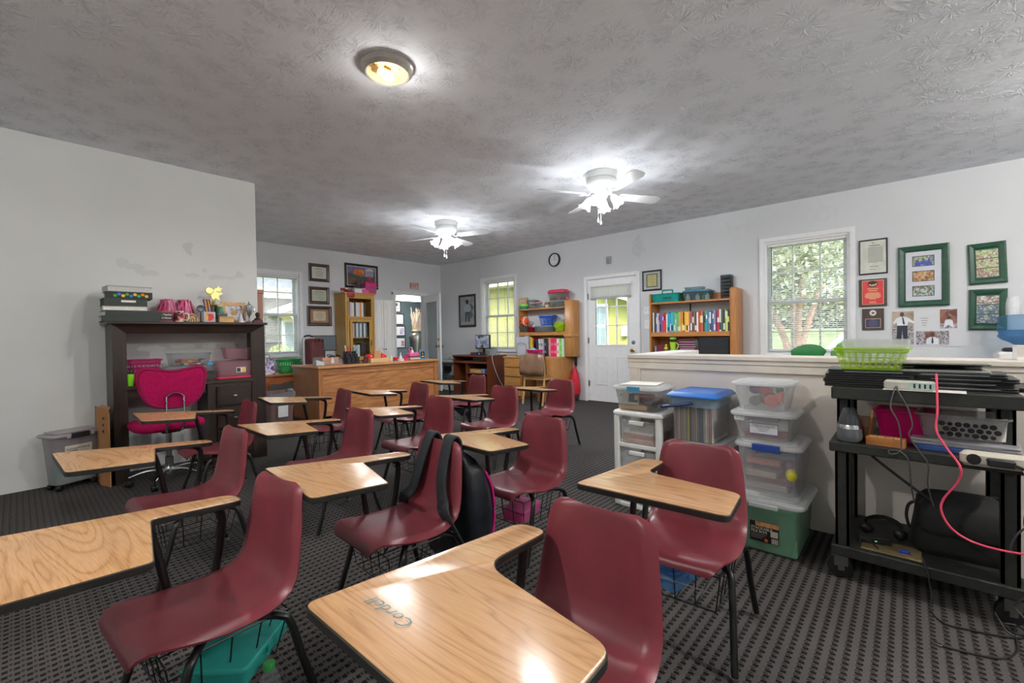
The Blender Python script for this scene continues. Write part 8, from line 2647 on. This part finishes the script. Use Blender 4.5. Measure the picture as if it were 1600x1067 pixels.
def green_basket():
 t = slot_basket('lime translucent slotted basket standing on the stacked laptops', ct(.135, .15, CT + .0745), BN - .06, .255, .19, .095, '#b4d83a', .024, 9, 3, alpha=.62, round_=.03, rim=.005)
 g = G()
 g.add([(-.135, .09, .095), (-.06, .10, .10), (.02, .10, .155), (-.10, .095, .15)], [(0, 1, 2, 3)])
 return t
green_basket()
solo('basket', 'clear plastic basket nested behind the rim of the lime basket', 'basket', G().tub(-.12, .12, -.08, .08, 0, .10, .02, .03, .002), CLEAR('clear_milk', '#e4e6e4', .4, .2), (ct(.150, .16, 0)[0], ct(.150, .16, 0)[1], CT + .0745 + .035), BN - .05)
for i, (x, y, rz, cc, lb) in enumerate(((.42, .20, .02, '#16181a', 'lowest black laptop of the right pile on the cart'), (.415, .21, -.05, '#1a1c1f', 'second black laptop of the right pile on the cart'), (.425, .20, -.02, '#141618', 'third black laptop of the right pile on the cart'), (.395, .19, -.03, '#1c1f22', 'fourth black laptop of the right pile on the cart'))):
 laptop(lb, ct(x, y, CT + .018 * i), BN + rz, .31, .215, .0178, cc, group='laptops piled on the right of the cart')
laptop('half-open laptop with a painted pale screen reflection, topmost of the right pile on the cart', ct(.365, .19, CT + .072), BN + .05, .27, .20, .017, '#8b8d86', lidgap=.12)  # pale grey body colour stands in for light reflected by an open screen
t = laptop('loose black laptop overhanging the right front corner of the cart top', ct(.545, .10, CT + .0005), BN - .10, .24, .18, .0165, '#131516')
t.location = ct(.70, .22, CT + .0005)
t['label'] = 'black laptop overhanging the cart top at its right end'
t = thing('usb_hub', 'pale grey charging hub with four slots at the front of the cart top', 'hub', ct(.268, .045, CT), BN - .12)
M_hub = P('hub_white', '#c3c2ba', .4)
obj('case', G().rbox(-.085, .075, -.03, .03, 0, .038, .012), M_hub, t)
obj('port_panel', G().rbox(.0, .077, -.031, -.028, .004, .034, .002), P('hub_mint', '#b4cfc6', .4), t)
for i in range(4):
 obj('port', G().box(.012 + .016 * i, .018 + .016 * i, -.0322, -.0308, .010, .028), M_black, t)
solo('paper', 'white sheet of paper under the hub at the cart front edge', 'paper', G().box(-.15, .10, -.04, .06, 0, .0012), PAPER(), ct(.33, .035, CT - .0002), BN - .05)
# middle shelf
t = thing('diffuser', 'grey cone-shaped diffuser with a silver band on the cart middle shelf', 'diffuser', ct(.062, .052, CM))
obj('base', G().lathe([(.040, 0), (.046, .008), (.0475, .03), (.045, .062)], 24), P('diffuser_grey', '#5f6266', .4), t, smooth=60)
obj('band', G().lathe([(.0452, .060), (.0440, .072), (.0420, .078)], 24), M_chrome, t, smooth=60)
obj('cover', G().lathe([(.0425, .075), (.036, .11), (.024, .145), (.018, .150), (.004, .152)], 24), CLEAR('smoke_dome', '#6f7478', .72, .12), t, smooth=60)
t = thing('tumbler', 'clear tumbler with brown-tinted straw and sticks on the cart middle shelf', 'cup', ct(.116, .11, CM))
obj('glass', G().lathe([(.028, 0), (.040, .105), (.038, .105), (.027, .004), (.002, .004)], 18), CLEAR('amber_glass', '#b08a70', .35, .08), t)
solo('pencil', 'orange pencil standing in the clear tumbler', 'pencil', G().tube([(0, 0, .006), (.012, -.012, .135)], .0042, 6), P('pencil_orange', '#e08a1e', .4), ct(.128, .105, CM))
solo('pen', 'brown stick leaning in the clear tumbler', 'stick', G().tube([(0, 0, .006), (-.014, .018, .115)], .004, 6), P('stick_brown', '#8a5a3a', .6), ct(.110, .11, CM))
t = thing('wood_block', 'carved wooden word block on the front edge of the cart middle shelf', 'block', ct(.188, .045, CM), BN - .10)
obj('block', G().rbox(-.064, .064, -.032, .032, 0, .036, .003), WOOD('block_wood', '#8f5a2c', '#b87a40', 'x', .5), t)
r = random.Random(3)
for i in range(4):
 obj('carved_letter', G().box(-.052 + .027 * i, -.032 + .027 * i, -.022, .022, .036, .0375), P('carved_tan', '#d2a36a', .6, var=.2, vs=80), t)
 obj('carved_bar', G().box(-.047 + .027 * i, -.040 + .027 * i, -.006, .014, .0375, .038), WOOD('block_wood', '#8f5a2c', '#b87a40', 'x', .5), t)
t = thing('pencil', 'short orange pencil lying behind the carved wooden block', 'pencil', ct(.175, .105, CM), .5)
obj('shaft', G().tube([(-.035, 0, .006), (.035, 0, .02)], .004, 6), P('pencil_orange', '#e08a1e', .4), t)
obj('tip', G().tube([(.035, 0, .02), (.045, 0, .022)], [.004, .001], 6), P('pencil_tip', '#3a2a1c', .6), t)
t = lidded_bin('see-through magenta bin on the cart middle shelf', ct(.252, .20, CM), BN - .06, .205, .17, .155, .022, CLEAR('magenta_clear', '#e31f86', .74, .2), None, r=.025)
contents([(-.05, -.02, .005, 'o', (.03, .8), '#7a2a8a', 'toy|purple toy'), (.02, -.03, .005, 'o', (.028, .9), '#d83a6a', 'toy|rose toy'), (.06, .02, .005, 'o', (.03, .8), '#4a1a5a', 'toy|dark violet toy'), (-.01, .04, .005, 'o', (.035, .8), '#a02a7a', 'toy|plum-pink toy')], ct(.252, .20, CM), 'inside the see-through magenta bin on the cart', BN)
t = laptop('silver laptop under the grey perforated basket on the cart middle shelf', ct(.428, .16, CM + .022), BN - .07, .31, .23, .024, '#8f8d92', tag=True)
solo('notebook', 'blue folder under the silver laptop on the cart middle shelf', 'folder', G().rbox(-.13, .14, -.10, .10, 0, .020, .004), P('folder_blue', '#2a4a8a', .4), ct(.420, .135, CM + .001), BN - .08)
def perforated_basket():
 t = thing('basket', 'grey see-through basket with round holes on the silver laptop', 'basket', ct(.425, .175, CM + .047), BN - .09)
 m = CLEAR('grey_basket', '#c3c3c6', .48, .25)
 obj('body', G().tub(-.130, .130, -.095, .095, 0, .095, .016, .02, .003), m, t)
 obj('rim', G().tube([(x, y, .096) for x, y in rrect(-.136, .136, -.101, .101, .022)], .005, 6, closed=True), m, t)
 dk = P('hole_dark', '#1a191c', .8)
 for i in range(7):
  for j in range(3):
   x, z = -.055 + .024 * i + (.012 if j % 2 else 0), .022 + .021 * j
   rr = .0085 if (i + j) % 3 else .0065
   g = G()
   k = .016 * (1 - z / .095)
   g.X = Matrix.Translation((x, -.0955 + k - .0005, z)) @ Matrix.Rotation(PI / 2 + .16, 4, 'X')
   obj('hole', g.lathe([(rr * 1.25, -.001), (rr, .0006), (rr * .98, .0006)], 12), dk, t)
 for i in range(5):
  for j in range(3):
   y, z = -.05 + .024 * i + (.012 if j % 2 else 0), .022 + .021 * j
   g = G()
   k = .016 * (1 - z / .095)
   g.X = Matrix.Translation((-.1305 + k - .0005, y, z)) @ Matrix.Rotation(-PI / 2 - .0, 4, 'Y')
   obj('hole', g.lathe([(.0085, -.001), (.007, .0006), (.0068, .0006)], 10), dk, t)
 return t
perforated_basket()
solo('marker', 'yellow marker inside the grey perforated basket', 'marker', G().at((0, 0, .012), ry=PI / 2).lathe([(.010, -.055), (.011, -.05), (.011, .04), (.006, .055)], 10), P('marker_yellow', '#e0c21e', .4), ct(.395, .125, CM + .047 + .03), BN + .2)
solo('marker', 'purple marker inside the grey perforated basket', 'marker', G().at((0, 0, .012), ry=PI / 2).lathe([(.010, -.045), (.011, -.04), (.011, .04), (.006, .05)], 10), P('marker_purple', '#7a5aae', .4), ct(.49, .14, CM + .047 + .03), BN - .3)
solo('paper', 'white paper standing inside the grey perforated basket', 'paper', G().add([(-.06, 0, .01), (.10, 0, .01), (.105, .0, .100), (.05, -.0, .088), (-.06, 0, .095), (-.06, .002, .01), (.10, .002, .01), (.105, .002, .100), (.05, .002, .088), (-.06, .002, .095)], [(0, 1, 2, 3, 4), (9, 8, 7, 6, 5)]), PAPER(), ct(.44, .10, CM + .047), BN - .09, smooth=0)
# power strip hung on the middle shelf
t = thing('power_strip', 'long cream power strip with plugs fixed along the cart middle shelf', 'power strip', ct(.56, -.035, .630), BN - .0)
obj('body', G().rbox(-.155, .26, -.022, .022, -.028, .028, .022), P('strip_cream', '#cfc9ba', .4), t)
g = G()
g.X = Matrix.Translation((-.118, -.022, 0)) @ Matrix.Rotation(PI / 2, 4, 'X')
obj('switch', g.lathe([(.020, 0), (.020, .003), (.016, .004), (.004, .003)], 16), M_black, t)
for i in range(5):
 x = -.082 + .055 * i
 obj('outlet', G().box(x - .004, x - .002, -.0228, -.0218, -.004, .008).box(x + .004, x + .006, -.0228, -.0218, -.004, .008).box(x, x + .003, -.0228, -.0218, -.014, -.010), M_dark, t)
t = thing('plug', 'black plug with a white tag in the first socket of the cream power strip', 'plug', ct(.525, -.075, .628), BN)
obj('plug', G().rbox(-.05, .02, -.012, .018, -.012, .014, .006).tube(smooth_path([(.018, 0, -.002), (.04, -.006, -.012), (.048, -.008, -.05)], 4), .005, 6), M_black, t)
obj('tag', G().add([(.035, -.012, -.012), (.075, -.012, -.02), (.085, -.014, -.085), (.058, -.016, -.09)], [(0, 1, 2, 3)]).add([(.035, -.0135, -.012), (.075, -.0135, -.02), (.085, -.0155, -.085), (.058, -.0175, -.09)], [(3, 2, 1, 0)]), PAPER(), t, smooth=0)
t = thing('power_adapter', 'dark grey power adapter plugged into the cream power strip', 'adapter', ct(.625, -.090, .626), BN)
obj('body', G().rbox(-.032, .03, -.018, .032, -.026, .026, .006), P('adapter_grey', '#4d4a50', .45), t)
obj('connector', G().rbox(.03, .085, -.01, .02, -.024, .016, .006), M_black, t)

def cable(label, pts, r, m, name='cable', k=7):
 return solo(name, label, 'cable', G().tube(smooth_path(pts, k), r, 6), m)
M_cab = P('cable_black', '#1b1c1e', .5)
M_cabg = P('cable_grey', '#4a4a4c', .5)
fx = CX - .012
M_hot = P('cable_pink', '#f0506e', .45)
cable('hot pink cable looping down the front of the cart to the right', [ct(.345, .04, CT + .07), ct(.345, -.004, CT + .02), ct(.345, -.03, .80), ct(.342, -.035, .72), ct(.372, -.04, .655), ct(.405, -.085, .60), ct(.400, -.07, .54), ct(.36, -.06, .46), ct(.355, -.06, .41), ct(.385, -.06, .35), ct(.45, -.06, .315), ct(.56, -.07, .315), ct(.70, -.08, .35)], .0038, M_hot)
cable('thin grey cable with a loop hanging left of the pink one on the cart', [ct(.225, .05, CT + .01), ct(.218, -.006, CT + .006), ct(.205, -.028, .80), ct(.228, -.03, .74), ct(.238, -.03, .655), ct(.232, -.035, .618), ct(.205, -.04, .606), ct(.20, -.04, .62), ct(.235, -.038, .62), ct(.262, -.036, .58), ct(.268, -.02, .48), ct(.278, .03, .40)], .0028, M_cabg)
cable('thin grey cable hanging straight beside the looped one on the cart', [ct(.228, .05, CT + .012), ct(.226, -.006, CT + .004), ct(.258, -.024, .80), ct(.272, -.026, .73), ct(.262, -.028, .69), ct(.292, -.028, .63), ct(.318, -.028, .58), ct(.318, -.01, .49), ct(.335, .03, .40)], .0028, M_cabg)
cable('thick black cord slanting under the cart middle shelf to the black bag', [ct(.14, .03, .574), ct(.20, .04, .52), ct(.28, .06, .45), ct(.33, .10, .40)], .006, M_cab)
cable('black cord running behind the cart to the right post', [ct(.40, .30, .40), ct(.48, .32, .395), ct(.565, .30, .40)], .006, M_cab)
cable('black power cord dropping from the tagged plug', [ct(.573, -.083, .57), ct(.575, -.07, .50), ct(.57, -.05, .42), ct(.585, -.03, .35), ct(.59, -.03, .27), ct(.60, -.04, .2)], .0045, M_cab)
cable('grey cable curving from the right over the black bag', [ct(.73, -.03, .52), ct(.66, -.03, .46), ct(.60, -.03, .42), ct(.56, -.03, .38), ct(.54, -.02, .32), ct(.545, 0, .28)], .0035, M_cabg)
cable('thin dark cable trailing from the cart bottom shelf onto the carpet', [ct(.30, -.02, .20), ct(.315, -.03, .14), ct(.325, -.035, .07), ct(.325, -.05, .006), ct(.36, -.12, .005), ct(.43, -.11, .005), ct(.50, -.09, .005), ct(.56, -.06, .006)], .0032, M_cab)
cable('black cable with a bright plug end lying on the carpet in front of the cart', [(2.150, -.085, .006), (2.155, -.12, .005), (2.17, -.18, .005), (2.20, -.235, .005), (2.28, -.275, .005), (2.40, -.285, .006), (2.50, -.295, .01)], .0034, M_cab)
solo('plug', 'small bright metal plug end of the black cable on the carpet', 'plug', G().rbox(-.012, .012, -.006, .006, 0, .008, .002), M_chrome, (2.148, -.072, .002), 1.4)
for i, pts in enumerate(([ct(.50, -.01, .05), ct(.53, -.06, .01), ct(.58, -.03, .008), ct(.56, .02, .01), ct(.52, .0, .012), ct(.55, -.05, .012), ct(.62, -.02, .02)], [ct(.66, -.03, .30), ct(.61, -.04, .2), ct(.58, -.05, .1), ct(.60, -.06, .02), ct(.66, -.07, .008)], [ct(.70, -.05, .33), ct(.63, -.05, .22), ct(.57, -.03, .14), ct(.55, 0, .09), ct(.585, -.02, .05), ct(.62, -.04, .012)], [ct(.10, -.01, .18), ct(.105, -.012, .22), ct(.14, .0, .205), ct(.16, .05, .166)])):
 cable(['tangle of black cable on the carpet under the cart', 'cable dropping along the right cart post', 'grey cable crossing in front of the right cart post', 'short cable over the left front of the bottom cart shelf'][i], pts, .0034, [M_cab, M_cab, M_cabg, M_cab][i])
# bottom shelf
def messenger_bag():
 t = thing('laptop_bag', 'black laptop bag slumped on the bottom shelf of the cart', 'bag', ct(.425, .22, CB), BN + .04)
 m = P('bag_black', '#121213', .75, var=.3, vs=20, bump=.4, bs=60)
 obj('body', G().rings([[(x + .01 * math.sin(k * 2 + x * 20), y, z) for x, y in rrect(-a, a, -b, b, .03, 3)] for k, (z, a, b) in enumerate(((0, .14, .07), (.03, .155, .085), (.14, .155, .08), (.22, .14, .06), (.255, .11, .035), (.262, .08, .015)))]), m, t, smooth=60)
 obj('flap', G().rings([[(x, y - .012, z) for x, y in rrect(-a, a, -b, b, .03, 3)] for z, a, b in ((.10, .13, .085), (.12, .145, .09), (.20, .135, .075), (.245, .11, .05))]), m, t, smooth=60)
 obj('handle', G().tube(smooth_path([(-.13, -.02, .21), (-.165, -.03, .19), (-.175, -.04, .14), (-.165, -.04, .09)], 4), .010, 6, flat=.5), m, t)
messenger_bag()
t = thing('power_adapter', 'black laptop charger brick on the left of the cart bottom shelf', 'adapter', ct(.14, .13, CB), BN + .3)
obj('body', G().rbox(-.06, .06, -.026, .026, 0, .032, .008), M_black, t)
obj('led', G().box(-.002, .006, -.0265, -.0255, .014, .018), P('led_green', '#5fd07a', .3, var=0, emit=.4), t)
solo('headset', 'black headphones lying behind the charger brick on the cart bottom shelf', 'headphones', G().tube(smooth_path([(-.06, 0, .02), (-.06, .05, .05), (0, .08, .062), (.06, .05, .05), (.06, 0, .02)], 4), .010, 6).ball((-.06, -.01, .026), .026, 10).ball((.06, -.01, .026), .026, 10), M_black, ct(.17, .24, CB), BN)
solo('notebook', 'tan folder lying on the cart bottom shelf beside the black bag', 'folder', G().rbox(-.10, .10, -.07, .07, 0, .008, .003), P('tan_folder', '#7a6a48', .7), ct(.20, .10, CB - .0055), BN)
solo('eraser', 'small blue eraser on the tan folder of the cart bottom shelf', 'eraser', G().rbox(-.018, .018, -.008, .008, 0, .012, .004), P('eraser_blue', '#2438a8', .4), ct(.245, .08, CB + .003), BN)

# ---------------------------------------------------------------- plants behind the half wall
t = thing('plant', 'potted plant with one big round green leaf in front of the big window', 'plant', (5.90, .84, 0))
M_leaf = P('leaf_dark', '#1f7a3c', .35, var=.2, vs=12)
obj('pot', G().lathe([(.09, .60), (.12, .78), (.11, .78), (.085, .62), (.002, .62)], 18), P('terracotta', '#a5603c', .7), t)
obj('plant_stand', G().lathe([(.14, 0), (.14, .02), (.03, .05), (.03, .56), (.12, .58), (.12, .60)], 16), M_white, t)
def leaf(t, base, tip, w, sag, nm='leaf', m=None, fold=.12):
 b, e = Vector(base), Vector(tip)
 d = e - b
 side = d.cross(Vector((1, 0, 0)) if abs(d.x) < .7 * d.length else Vector((0, 1, 0))).normalized()
 nrm = side.cross(d).normalized()
 N = 9
 rs = []
 for i in range(N):
  q = i / (N - 1)
  hw = w * math.sin(PI * min(1, q * .88 + .10)) ** .55 * (1 if q < .98 else .3)
  c = b + d * q + nrm * sag * q * q
  rs.append([tuple(c + side * hw * s + nrm * (fold * abs(s) * hw + .006 * math.sin(i * 2.3 + s * 3))) for s in (-1, -.6, 0, .6, 1)])
 g = G()
 g.rings(rs, caps=False, closed=False)
 g.rings([[tuple(Vector(p) - nrm * .002) for p in r_] for r_ in rs], caps=False, closed=False)
 return obj(nm, g, m or M_leaf, t, smooth=60)
leaf(t, (0, .16, .845), (0, -.17, .90), .10, 0)
obj('stem', G().tube(smooth_path([(0, 0, .70), (0, .03, .80), (0, .10, .86)], 4), .006, 6), M_leaf, t)
leaf(t, (.05, -.05, .75), (.1, -.14, .84), .07, 0)
t = thing('plant', 'pale green leafy plant at the right edge of the big window, behind the lime basket', 'plant', (5.90, .50, 0))
obj('pot', G().lathe([(.08, .60), (.10, .76), (.09, .76), (.075, .62), (.002, .62)], 18), P('terracotta', '#a5603c', .7), t)
obj('plant_stand', G().lathe([(.12, 0), (.12, .02), (.03, .05), (.03, .56), (.10, .58), (.10, .60)], 16), M_white, t)
M_leaf2 = P('leaf_pale', '#6aa55a', .4, var=.15)
leaf(t, (0, .08, .86), (0, -.06, 1.0), .075, 0, m=M_leaf2)
leaf(t, (0, -.05, .80), (0, -.16, .93), .06, .02, m=M_leaf2)
leaf(t, (.02, .03, .78), (.03, .13, .90), .05, .02, m=M_leaf2)
obj('stem', G().tube(smooth_path([(0, 0, .70), (0, .02, .80), (0, .05, .88)], 4), .005, 6), M_leaf2, t)

# ---------------------------------------------------------------- ceiling fans and bare bulb fixture
def lit_shade():
 t = NT('lit_frosted_glass')
 tr = t.n('ShaderNodeBsdfTransparent')
 em = t.n('ShaderNodeEmission')
 em.inputs[0].default_value = (1.0, .985, .96, 1)
 em.inputs[1].default_value = 2.2
 b = t.n('ShaderNodeBsdfPrincipled')
 b.inputs['Base Color'].default_value = (.9, .9, .9, 1)
 b.inputs['Roughness'].default_value = .3
 ad = t.n('ShaderNodeAddShader')
 t.l(em.outputs[0], ad.inputs[0])
 t.l(b.outputs[0], ad.inputs[1])
 mx = t.n('ShaderNodeMixShader')
 mx.inputs[0].default_value = .72
 t.l(tr.outputs[0], mx.inputs[1])
 t.l(ad.outputs[0], mx.inputs[2])
 t.l(mx.outputs[0], t.out.inputs[0])
 return t.m
M_lit = lit_shade()
M_fan = P('fan_white', '#d4d6d6', .35, var=.03)
def lamp(parent, loc, watts, col, size, name='bulb_light', up=.42):
 # bulbs are shaded from above by their glass or pan: most light leaves downwards
 ls = bpy.data.lights.new(name, 'SPOT')
 ls.energy = watts * (1 - up)
 ls.color = col
 ls.shadow_soft_size = size
 ls.spot_size = math.radians(176)
 ls.spot_blend = .35
 so_ = bpy.data.objects.new(name, ls)
 so_.location = loc
 so_.parent = parent
 COL.objects.link(so_)
 watts = watts * up
 ld = bpy.data.lights.new(name, 'POINT')
 ld.energy = watts
 ld.color = col
 ld.shadow_soft_size = size
 lo = bpy.data.objects.new(name, ld)
 lo.location = loc
 lo.parent = parent
 COL.objects.link(lo)
def ceiling_fan(label, x, y, zb, az0, lightaz):
 t = thing('ceiling_fan', label, 'ceiling fan', (x, y, 0))
 obj('canopy', G().lathe([(.155, H), (.158, H - .006), (.158, H - .05), (.150, H - .062), (.15, H - .064)], 32), M_fan, t)
 obj('motor_housing', G().lathe([(.14, H - .06), (.150, H - .072), (.152, H - .105), (.142, H - .125), (.10, H - .165), (.085, H - .172)], 32), M_fan, t)
 g = G()
 for i in range(24):
  a = i * PI / 12
  g.at((0, 0, 0), rz=a).add([(.138, -.008, H - .128), (.138, .008, H - .128), (.104, .006, H - .162), (.104, -.006, H - .162), (.143, -.008, H - .131), (.143, .008, H - .131), (.109, .006, H - .165), (.109, -.006, H - .165)], [(4, 5, 6, 7), (0, 4, 7, 3), (1, 2, 6, 5), (0, 1, 5, 4), (3, 7, 6, 2)])
 obj('vent_ribs', g, M_white, t, smooth=0)
 obj('light_hub', G().lathe([(.055, H - .170), (.060, H - .185), (.058, H - .235), (.045, H - .262), (.018, H - .272), (.004, H - .274)], 24), M_fan, t)
 for i in range(4):
  a = math.radians(az0 + 90 * i)
  def gg():
   g = G()
   g.X = Matrix.Rotation(a, 4, 'Z') @ Matrix.Translation((0, 0, zb)) @ Matrix.Rotation(-.24, 4, 'X')
   return g
  out = round_poly([(.20, -.052), (.62, -.070), (.68, -.045), (.68, .045), (.62, .070), (.20, .052)], [.02, .03, .03, .03, .03, .02], 4)
  bl = obj('blade', gg().prism(out, -.003, .003), M_fan, t, smooth=30)
  g = G()
  g.X = Matrix.Rotation(a, 4, 'Z')
  g.tube(smooth_path([(.10, 0, H - .168), (.145, .0, zb - .012), (.19, .0, zb - .010), (.23, 0, zb - .006)], 4), .011, 7, flat=.5)
  g.tube(smooth_path([(.17, 0, zb - .010), (.20, .030, zb - .006), (.235, .034, zb + .0)], 4), .007, 6, flat=.5).tube(smooth_path([(.17, 0, zb - .010), (.20, -.030, zb - .012), (.235, -.034, zb - .012)], 4), .007, 6, flat=.5)
  obj('blade_bracket', g, M_fan, bl)
 for i in range(4):
  a = math.radians(lightaz + 90 * i)
  c, s = math.cos(a), math.sin(a)
  ar = obj('lamp_arm', G().tube(smooth_path([(.04 * c, .04 * s, H - .215), (.085 * c, .085 * s, H - .212), (.11 * c, .11 * s, H - .235)], 4), .012, 7).at(), M_fan, t)
  # tulip shade with a scalloped mouth, tipped outwards
  X = Matrix.Translation((.108 * c, .108 * s, H - .235)) @ Matrix.Rotation(a, 4, 'Z') @ Matrix.Rotation(-.62, 4, 'Y')
  g = G()
  g.X = X
  n = 24
  rs = []
  for z, r_, sc_ in ((0, .020, 0), (-.015, .030, 0), (-.045, .038, .0), (-.075, .042, .002), (-.100, .054, .006), (-.112, .064, .009)):
   rs.append([((r_ + sc_ * math.cos(6 * 2 * PI * k / n)) * math.cos(2 * PI * k / n), (r_ + sc_ * math.cos(6 * 2 * PI * k / n)) * math.sin(2 * PI * k / n), z - .6 * sc_ * math.cos(6 * 2 * PI * k / n)) for k in range(n)])
  g.rings(rs, caps=False)
  sh = obj('lamp_shade', g, M_lit, t, smooth=60)
  p = X @ Vector((0, 0, -.125))
  lamp(sh, p, FAN_W, (.94, .97, 1.0), .03)
 for k, (dx, dy, L) in enumerate(((.018, .02, .20), (-.015, .03, .185))):
  obj('pull_chain', G().tube([(dx, dy, H - .262), (dx, dy, H - .262 - L)], .0015, 5), P('chain_grey', '#a8aaac', .4), t)
  obj('chain_pull', G().lathe([(.003, 0), (.008, -.02), (.010, -.032), (.004, -.042)], 10, 0, (dx, dy, H - .262 - L)), P('pull_white', '#e6e6e4', .3), t)
ceiling_fan('white ceiling fan with lit tulip shades, nearest the big window', 3.958, 2.300, 2.520, 60, 20)
ceiling_fan('white ceiling fan with lit tulip shades, farther back over the teacher desk', 4.070, 4.850, 2.535, 17, 65)

def bare_fixture(x, y, label, watts):
 t = thing('ceiling_light', label, 'light', (x, y, H))
 M_st = P('brushed_steel', '#b3aea6', .34, .7, var=.12)
 obj('trim_ring', G().lathe([(.150, -.0), (.152, -.012), (.143, -.024), (.146, -.034), (.132, -.048), (.126, -.052), (.118, -.046), (.116, -.012), (.148, -.0)], 40, caps=False), M_st, t, smooth=30)
 obj('pan', G().lathe([(.118, -.046), (.114, -.008), (.004, -.007)], 36, caps=False), P('warm_white_pan', '#c4b292', .45, var=.08), t, smooth=40)
 obj('center_rod', G().tube([(0, 0, -.008), (0, 0, -.085)], .0045, 8).box(-.022, .022, -.006, .006, -.022, -.010), P('rod_bronze', '#8a7048', .4, .7), t)
 X = Matrix.Translation((-.048, .030, -.02)) @ Matrix.Rotation(1.02, 4, Vector((.55, .80, 0)))
 def gg():
  g = G()
  g.X = Matrix.Translation((-.075, .045, -.022)) @ Vector((1, -.55, -.42)).to_track_quat('Z', 'Y').to_matrix().to_4x4()
  return g
 obj('socket', gg().lathe([(.016, 0), (.018, .004), (.018, .035), (.014, .038)], 14), P('socket_tan', '#a98a64', .5), t)
 b = obj('bulb', gg().lathe([(.013, .035), (.014, .05), (.024, .075), (.029, .098), (.024, .120), (.010, .130), (.002, .131)], 18), P('lit_bulb', '#ffe2b8', .4, var=0, emit=6), t, smooth=60)
 obj('screw', G().ball((.06, .03, -.010), .006, 8).ball((.06, -.035, -.010), .006, 8), M_st, t)
 lamp(t, (.038, -.018, -.185), watts, (1.0, .96, .91), .035, up=.07 if watts < 20 else .95)
bare_fixture(1.505, 2.305, 'brushed steel ceiling fixture with its glass missing and bulb exposed', DOME_W)
bare_fixture(-1.3, 1.2, 'added unseen bare-bulb fill light behind the camera on the left', 38)  # invented fixture out of view, added to brighten the room and ceiling
bare_fixture(1.9, -1.5, 'added unseen bare-bulb fill light behind the camera on the right', 44)  # second invented fixture out of view, fill for the ceiling and half wall
bare_fixture(4.4, -1.6, 'added unseen bare-bulb fill light behind the half wall', 30)  # third invented fixture, unseen, added to lift the right wall
